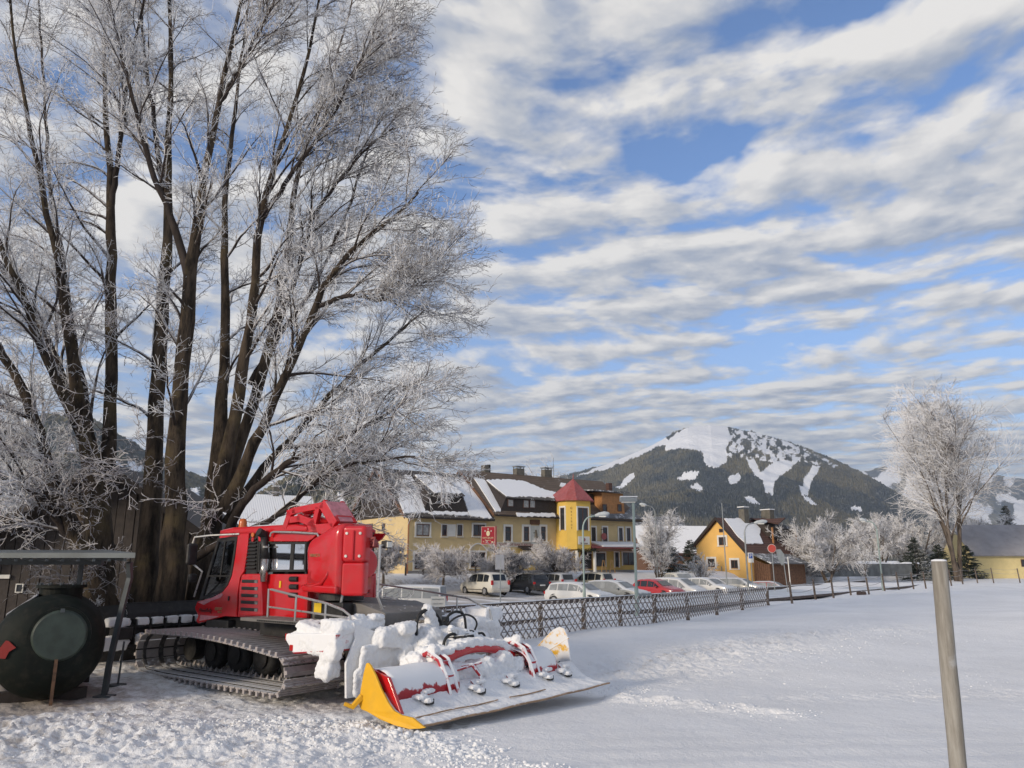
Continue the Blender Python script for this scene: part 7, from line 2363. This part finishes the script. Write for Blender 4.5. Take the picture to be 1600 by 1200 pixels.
    # hoods: rounded red covers left and right, snow-plastered
    def hood(sa, sb, m, nm):
        pr = []
        for i in range(11):
            a = R(190 - 19.5 * i); pr.append((-2.74 - .36 * math.cos(a) * -1, .32 + .36 * math.sin(a)))
        pr2 = [(u, v) for u, v in pr]
        n = len(pr2); k_ = 14
        vv = []
        for j in range(k_ + 1):
            s_ = sa + (sb - sa) * j / k_
            for u, v in pr2:
                w_ = .018 * mnoise.noise(Vector((u * 3, s_ * 3, v * 3)))
                vv.append((u, s_, v + w_))
        ff = [(j * n + i, j * n + i + 1, (j + 1) * n + i + 1, (j + 1) * n + i) for j in range(k_) for i in range(n - 1)]
        o = MB().add(vv, ff).build(nm, m, tl, smooth=True)
        o.modifiers.new('s', 'SOLIDIFY').thickness = .02
        return o
    hood(2.34, .92, M['gred_snow'], 'tiller_hood'); hood(-.95, -1.80, M['gred_snow'], 'tiller_hood')
    # dark end of the near hood with its shaft
    MB().lathe([(.001, -.02), (.30, -.02), (.30, 0), (.001, 0)], (-2.76, 2.32, .34), 'y', 24).build('end_plate', M['gblack'], tl)
    MB().prism([(-2.55, .70), (-3.02, .58), (-3.20, .30), (-3.34, .08), (-3.22, .06), (-3.05, .28), (-2.86, .50)], lambda u, v, w: (u, w, v), 2.34, 2.40).build('end_rib', M['gred'], tl, bevel=.008)
    MB().cyl((-2.76, 2.30, .34), (-2.76, 2.46, .34), .05, 10).build('shaft', M['chrome'], tl)
    # shaft with teeth under the hood
    sh = MB().cyl((-2.74, -2.3, .22), (-2.74, 2.3, .22), .10, 12)
    for i in range(60):
        a = i * 2.4; s_ = -2.25 + 4.5 * i / 60
        sh.box((-2.74 + .14 * math.cos(a), s_, .22 + .14 * math.sin(a)), (.14, .02, .04), Matrix.Rotation(-a, 3, 'Y'))
    sh.build('tiller_shaft', M['gblack'], tl)
    # arched centre frame
    arch = []
    for i in range(17):
        t = i / 16; s_ = 1.02 - 2.1 * t
        arch.append((-2.66, s_, .60 + .20 * math.sin(math.pi * min(1, t * 1.05)) - .04 * t))
    MB().tube(arch, .085, 10).build('centre_arch', M['gred'], tl, smooth=True)
    snow_mass('arch_snow', [((arch[k_][0] + .06, arch[k_][1], arch[k_][2] + .10), (.30, .30, .15), .45) for k_ in range(0, 17, 2)] + [((-2.68, -1.08, .80), (.15, .15, .18), .8), ((-2.50, .2, .80), (.3, .7, .12), .6), ((-2.50, -.6, .78), (.3, .7, .12), .6)], tl, .028, .035, 4)
    for s_, sd in ((1.10, 50), (-1.10, 52)):
        # ribbed brackets curving down to the flap
        for ds in (-.09, .09):
            pr = [(-2.45, .72, .06), (-2.66, .80, .07), (-2.90, .70, .06), (-3.04, .48, .05), (-3.12, .28, .045), (-3.16, .14, .05)]
            MB().tube([(u, s_ + ds, v) for u, v, w_ in pr], [w_ * .8 for u, v, w_ in pr], 6).build('bracket', M['gred_snow'], tl)
        for (u, v) in ((-2.72, .78), (-2.92, .66), (-3.04, .46)):
            MB().box((u, s_, v), (.06, .2, .05)).build('rung', M['gred_snow'], tl)
        snow_mass('bracket_snow', [((-2.58, s_, .80), (.30, .26, .16), .6), ((-2.40, s_ + .08, .70), (.34, .32, .26), .7), ((-2.72, s_ + .02, .84), (.14, .15, .16), .8), ((-2.22, s_ + .02, .60), (.3, .3, .3), .7)], tl, .025, .06, 3)
    snow_mass('centre_snow', [((-2.72, .55, .40), (.34, .50, .40), .5), ((-2.76, .05, .44), (.40, .60, .40), .6), ((-2.74, -.45, .46), (.42, .55, .42), .6), ((-2.76, -.85, .40), (.36, .4, .40), .6), ((-2.92, -.3, .30), (.3, .9, .16), .6), ((-2.95, .45, .28), (.26, .5, .14), .6)], tl, .028, .07, 3)
    # link rods
    MB().tube([(-2.86, .62, .55), (-2.98, .50, .58), (-3.06, .38, .40), (-3.12, .40, .22)], .03, 8).build('link_rod', M['gred_snow'], tl)
    MB().tube([(-2.86, .78, .50), (-3.02, .30, .60)], .024, 8).build('link_rod', M['gred_snow'], tl)
    # finisher flap, covered in snow, with a brown rubber edge
    fm = mat('snow_dusted_flap', (.40, .26, .14), rough=.6, var=.2, vs_=3, snow=.16, snow_n=4)
    pr = [(-2.96, .37), (-3.08, .27), (-3.20, .17), (-3.34, .10), (-3.50, .065), (-3.66, .045), (-3.80, .035)]
    vv, ff = [], []
    k_ = 90
    for j in range(k_ + 1):
        s_ = 2.46 - 4.92 * j / k_
        for i, (u, v) in enumerate(pr):
            e = .02 * mnoise.noise(Vector((u * 4, s_ * 4, 0))) + .012 * mnoise.noise(Vector((u * 14, s_ * 14, 3)))
            bow = .10 * (1 - (s_ / 2.46) ** 2)
            vv.append((u - bow * (i / 6.0) * .6, s_, v + (e if 0 < i < 6 else e * .3)))
    n = len(pr)
    ff = [(j * n + i, j * n + i + 1, (j + 1) * n + i + 1, (j + 1) * n + i) for j in range(k_) for i in range(n - 1)]
    o = MB().add(vv, ff).build('finisher_flap', M['snow_lump'], tl, smooth=True)
    o.modifiers.new('s', 'SOLIDIFY').thickness = .02
    rub = mat('flap_rubber', (.34, .22, .13), rough=.7, var=.2, vs_=6, snow=1.0, snow_n=12)
    def edge(u0, z0, s0_, s1_, r_=.014):
        MB().tube([(u0 - .10 * (1 - (s_ / 2.46) ** 2) * .6 * ((-u0 - 2.96) / .84), s_, z0 + .006 * math.sin(s_ * 5)) for s_ in np.linspace(s0_, s1_, 24)], r_, 5).build('rubber_edge', rub, tl)
    edge(-3.81, .03, 2.46, -2.46, .017); edge(-3.50, .085, 2.3, .5, .011); edge(-3.50, .085, .2, -.8, .011)
    for s_ in (1.75, .55, -.35, -1.35, -1.95):
        MB().box((-3.14, s_, .27), (.26, .10, .03), Matrix.Rotation(R(-38), 3, 'Y')).build('flap_clamp', M['gred_snow'], tl, bevel=.01)
        MB().box((-3.26, s_ + .02, .20), (.08, .14, .09)).build('clamp_head', M['gblack_snow'], tl, bevel=.02)
        snow_mass('flap_snow', [((-3.15, s_ + .14, .27), (.22, .20, .07), .5), ((-3.08, s_ - .12, .32), (.20, .26, .07), .5), ((-3.24, s_ + .05, .22), (.16, .16, .07), .6)], tl, .02, .03, 3)
    # yellow wings
    nw = SPl([(562, 1101), (564, 1080), (569, 1052), (573, 1036.5), (576, 1035.5), (580, 1040), (588, 1056), (596, 1076), (607, 1098), (616, 1111), (628, 1118), (642, 1122), (654, 1131), (662, 1138), (655, 1139), (640, 1139), (618, 1133), (595, 1124), (575, 1112), (565, 1108)], 2.5)
    wg = MB()
    n = len(nw)
    def flare(u, v, w):
        t = max(0, (-u - 3.15) / .7)
        return (u, w - .10 * t * t + (.06 if v < .1 else 0) * t, v)
    wg.prism(nw, flare, 2.48, 2.515)
    wg.build('side_wing', M['yel'], tl, bevel=.006)['label'] = 'clean yellow wing plate at the near end of the tiller'
    a_ = SPt(548, 1098, 2.6); b_ = SPt(566, 1088, 2.5)
    MB().tube([(a_[0], 2.72, max(a_[1], .08)), ((a_[0] + b_[0]) / 2, 2.62, .16), (b_[0], 2.5, b_[1])], [.03, .045, .05], 5).build('wing_bracket', M['yel'], tl)
    fw_ = SPl([(838, 1012), (852, 998), (868, 983), (878, 979), (885, 982), (889, 992), (891, 1010), (892, 1030), (894, 1046), (884, 1052), (866, 1052), (850, 1040)], -2.5)
    o = MB().prism(fw_, lambda u, v, w: (u, w + .10 * (v - .3), v), -2.515, -2.48).build('side_wing', M['yel_snow'], tl, bevel=.006)
    o['label'] = 'snow-crusted yellow wing plate at the far end of the tiller'
    for i, (a, b) in enumerate((((846, 1010), (884, 985)), ((848, 1022), (889, 996)))):
        p, q_ = SPt(*a, -2.46), SPt(*b, -2.46)
        MB().tube([(p[0], -2.47, p[1]), (q_[0], -2.47 + .02, q_[1])], .022, 6).build('wing_rib', M['yel_snow'], tl)
    # ---- front blade
    bl = empty('front_blade', (0, 0, 0), 0, g)
    pr = [(5.62, .18), (5.50, .45), (5.46, .80), (5.52, 1.12), (5.62, 1.32)]
    o = MB().add([(u, s_, v) for s_ in (-2.1, 2.1) for u, v in pr], [(i, i + 1, 6 + i, 5 + i) for i in range(4)]).build('blade_plate', M['gblack'], bl)
    o.modifiers.new('s', 'SOLIDIFY').thickness = .04
    for sgn in (1, -1):
        v = [(u, sgn * 2.12, z) for u, z in pr] + [(u + .42, sgn * 2.85, z * .96) for u, z in pr]
        o = MB().add(v, [(i, i + 1, 6 + i, 5 + i) for i in range(4)]).build('blade_wing', M['gblack'], bl)
        o.modifiers.new('s', 'SOLIDIFY').thickness = .04
        lump('blade_snow', (5.42, sgn * 2.35, .98), (.24, .50, .18), bl, M['snow_lump'], 110 + sgn, .06, .04)
        lump('blade_snow', (5.35, sgn * 2.45, .55), (.30, .55, .30), bl, M['snow_lump'], 113 + sgn, .08, .04)
        MB().box((5.30, sgn * 2.30, .76), (.34, .36, .24)).build('wing_hinge', M['gblack'], bl, bevel=.02)
    for i in range(13):
        s_ = -2.0 + 4.0 * i / 12
        MB().box((5.38, s_, .72), (.14, .035, .62)).build('blade_rib', M['gblack'], bl)
        if i < 12:
            lump('blade_snow', (5.38, s_ + .166, .98), (.16, .24, .15), bl, M['snow_lump'], 120 + i, .02, .02, rnd=.2, cuts=5)
            lump('blade_snow', (5.34, s_ + .166, .62), (.26, .32, .22), bl, M['snow_lump'], 140 + i, .06, .04, rnd=.5, cuts=7)
    for z_ in (.88, .48):
        MB().tube([(5.36, -2.1, z_), (5.36, 2.1, z_)], .04, 8).build('blade_beam', M['gblack'], bl)
    MB().tube([(5.62, -2.1, 1.34), (5.62, 2.1, 1.34)], .028, 8).build('top_rail', M['gblack'], bl)
    MB().span((4.9, -.35, .45), (5.35, .35, .85)).build('coupling', M['gblack'], bl, bevel=.03)
    return g


groomer()


# ================================================================ LOOSE SNOW
def clods():
    rs = np.random.RandomState(8)
    bases = []
    for q in range(6):
        bm = bmesh.new(); bmesh.ops.create_icosphere(bm, subdivisions=1 if q < 4 else 2, radius=1)
        for v in bm.verts:
            v.co *= 1 + .38 * mnoise.noise(v.co * 1.7 + Vector((q * 5, 0, 0))) + .16 * mnoise.noise(v.co * 4.5 + Vector((q * 5, 0, 2)))
            v.co.z *= .78
        V_ = np.array([v.co[:] for v in bm.verts]); F_ = np.array([[v.index for v in f.verts] for f in bm.faces]); bases.append((V_, F_)); bm.free()
    pos = []
    def strip(px0, py0, px1, py1, wd, n, r0, r1):
        a, b = G(px0, py0), G(px1, py1)
        d = (b - a); nn = Vector((-d.y, d.x, 0)).normalized()
        for i in range(n):
            p = a + d * rs.rand() + nn * rs.normal(0, wd)
            r = r0 + (r1 - r0) * rs.rand() ** 3
            pos.append((p.x, p.y, r))
    strip(400, 1110, 640, 1140, .20, 700, .010, .055)
    strip(560, 1125, 760, 1175, .12, 700, .010, .060)
    strip(640, 1150, 800, 1190, .10, 300, .010, .045)
    strip(300, 1120, 760, 1180, .40, 1800, .006, .035)
    strip(150, 1100, 700, 1190, .8, 1500, .005, .022)
    strip(0, 1150, 500, 1195, .6, 900, .004, .02)
    strip(960, 1072, 1270, 1104, .45, 380, .005, .026)
    strip(920, 1042, 1420, 985, 1.0, 900, .006, .028)
    strip(900, 1060, 1000, 1050, .5, 300, .008, .035)
    strip(1250, 1060, 1600, 1045, 1.0, 300, .005, .02)
    strip(900, 1030, 1300, 1010, 1.4, 300, .006, .028)
    strip(700, 1195, 900, 1215, .15, 250, .006, .03)
    vs_, fs_, b = [], [], 0
    P_ = np.array(pos)
    Z = height(P_[:, 0], P_[:, 1], True)
    for (x, y, r), z in zip(P_, Z):
        V_, F_ = bases[4 + rs.randint(2)] if r > .04 and rs.rand() < .6 else bases[rs.randint(4)]
        a = rs.rand() * 6.28; c, s = math.cos(a), math.sin(a)
        q = V_ * r * (.75 + .5 * rs.rand(3))
        q = np.stack([q[:, 0] * c - q[:, 1] * s, q[:, 0] * s + q[:, 1] * c, q[:, 2]], -1) + [x, y, z + r * .05]
        vs_.append(q); fs_.append(F_ + b); b += len(q)
    o = mesh_np('snow_clods', np.vstack(vs_), np.vstack(fs_), M['snow_lump'], smooth=True)
    tag(o, 'loose crumbled snow clods scattered in front of the tiller and along the churned track', 'snow clods', kind='stuff')


clods()

# dark stone poking out of the field by the wire fence
p = G(1346, 931)
o = lump('stone', (0, 0, .1), (.55, .4, .3), None, mat('stone', (.07, .05, .045), rough=.9, var=.3, vs_=6), 3, .08, .03)
o.location = (p.x, p.y, hz(p.x, p.y)); tag(o, 'small dark lump lying on the snow field below the wire fence', 'stone')

# dark bush and orange cone on the snow bank left of the clipped tree
px_, py_ = XY(623, 60.3)
o = lump('compost_heap', (0, 0, .1), (1.0, .7, .45), None, mat('dark_heap', (.04, .03, .025), rough=.95, var=.4, vs_=5), 9, .12, .06)
o.location = (px_, py_, hz(px_, py_)); tag(o, 'dark heap on the snow bank before the sunlit hotel gable', 'heap')
px_, py_ = XY(581, 50)
root = empty('traffic_cone', (px_, py_, hz(px_, py_))); tag(root, 'small orange traffic cone seen right of the red winch drum', 'traffic cone')
MB().lathe([(.17, 0), (.13, .1), (.04, .62), (.02, .64)], (0, 0, .03), 'z', 14).build('cone', mat('cone_orange', (.75, .12, .04), rough=.5), root)
MB().box((0, 0, .015), (.4, .4, .03)).build('base', M['rubber'], root)
for px, Y, yt, lab in ((584, 44, 906, 'weathered wooden stake behind the red winch drum, left one'), (576, 42, 905, 'short wooden stake just left of its taller neighbour')):
    x_, y_ = XY(px, Y)
    if px == 576: continue
    o = MB().tube([(0, 0, -.2), (0, 0, rz(px, yt, Y) - hz(x_, y_))], .05, 8).build('wooden_stake', M['fencep'])
    o.location = (x_, y_, hz(x_, y_)); tag(o, 'weathered wooden stake standing before the snow-covered van', 'stake')

# snow heap before the hotel door
w_ = on_plane(900, 885, HL + HBK * -3.2, HBK)
o = lump('snow_heap', (0, 0, .35), (2.4, 1.4, 1.1), None, M['snow_lump'], 77, .18, .05, cuts=12)
o.location = (w_.x, w_.y, hz(w_.x, w_.y)); tag(o, 'shovelled heap of snow before the turret between two parked cars', 'snow heap')

# ---- winter air between here and the mountains
hzv = bpy.data.materials.new('winter_haze'); hzv.use_nodes = True
t_ = hzv.node_tree; t_.nodes.clear()
pv = t_.nodes.new('ShaderNodeVolumePrincipled'); pv.inputs['Color'].default_value = (.72, .83, 1.0, 1); pv.inputs['Density'].default_value = .00010
pv.inputs['Anisotropy'].default_value = .2
ov = t_.nodes.new('ShaderNodeOutputMaterial'); t_.links.new(pv.outputs[0], ov.inputs['Volume'])
o = MB().span((-9000, -6900, -9), (9500, 8600, 1050)).build('haze', hzv); tag(o, kind='stuff')
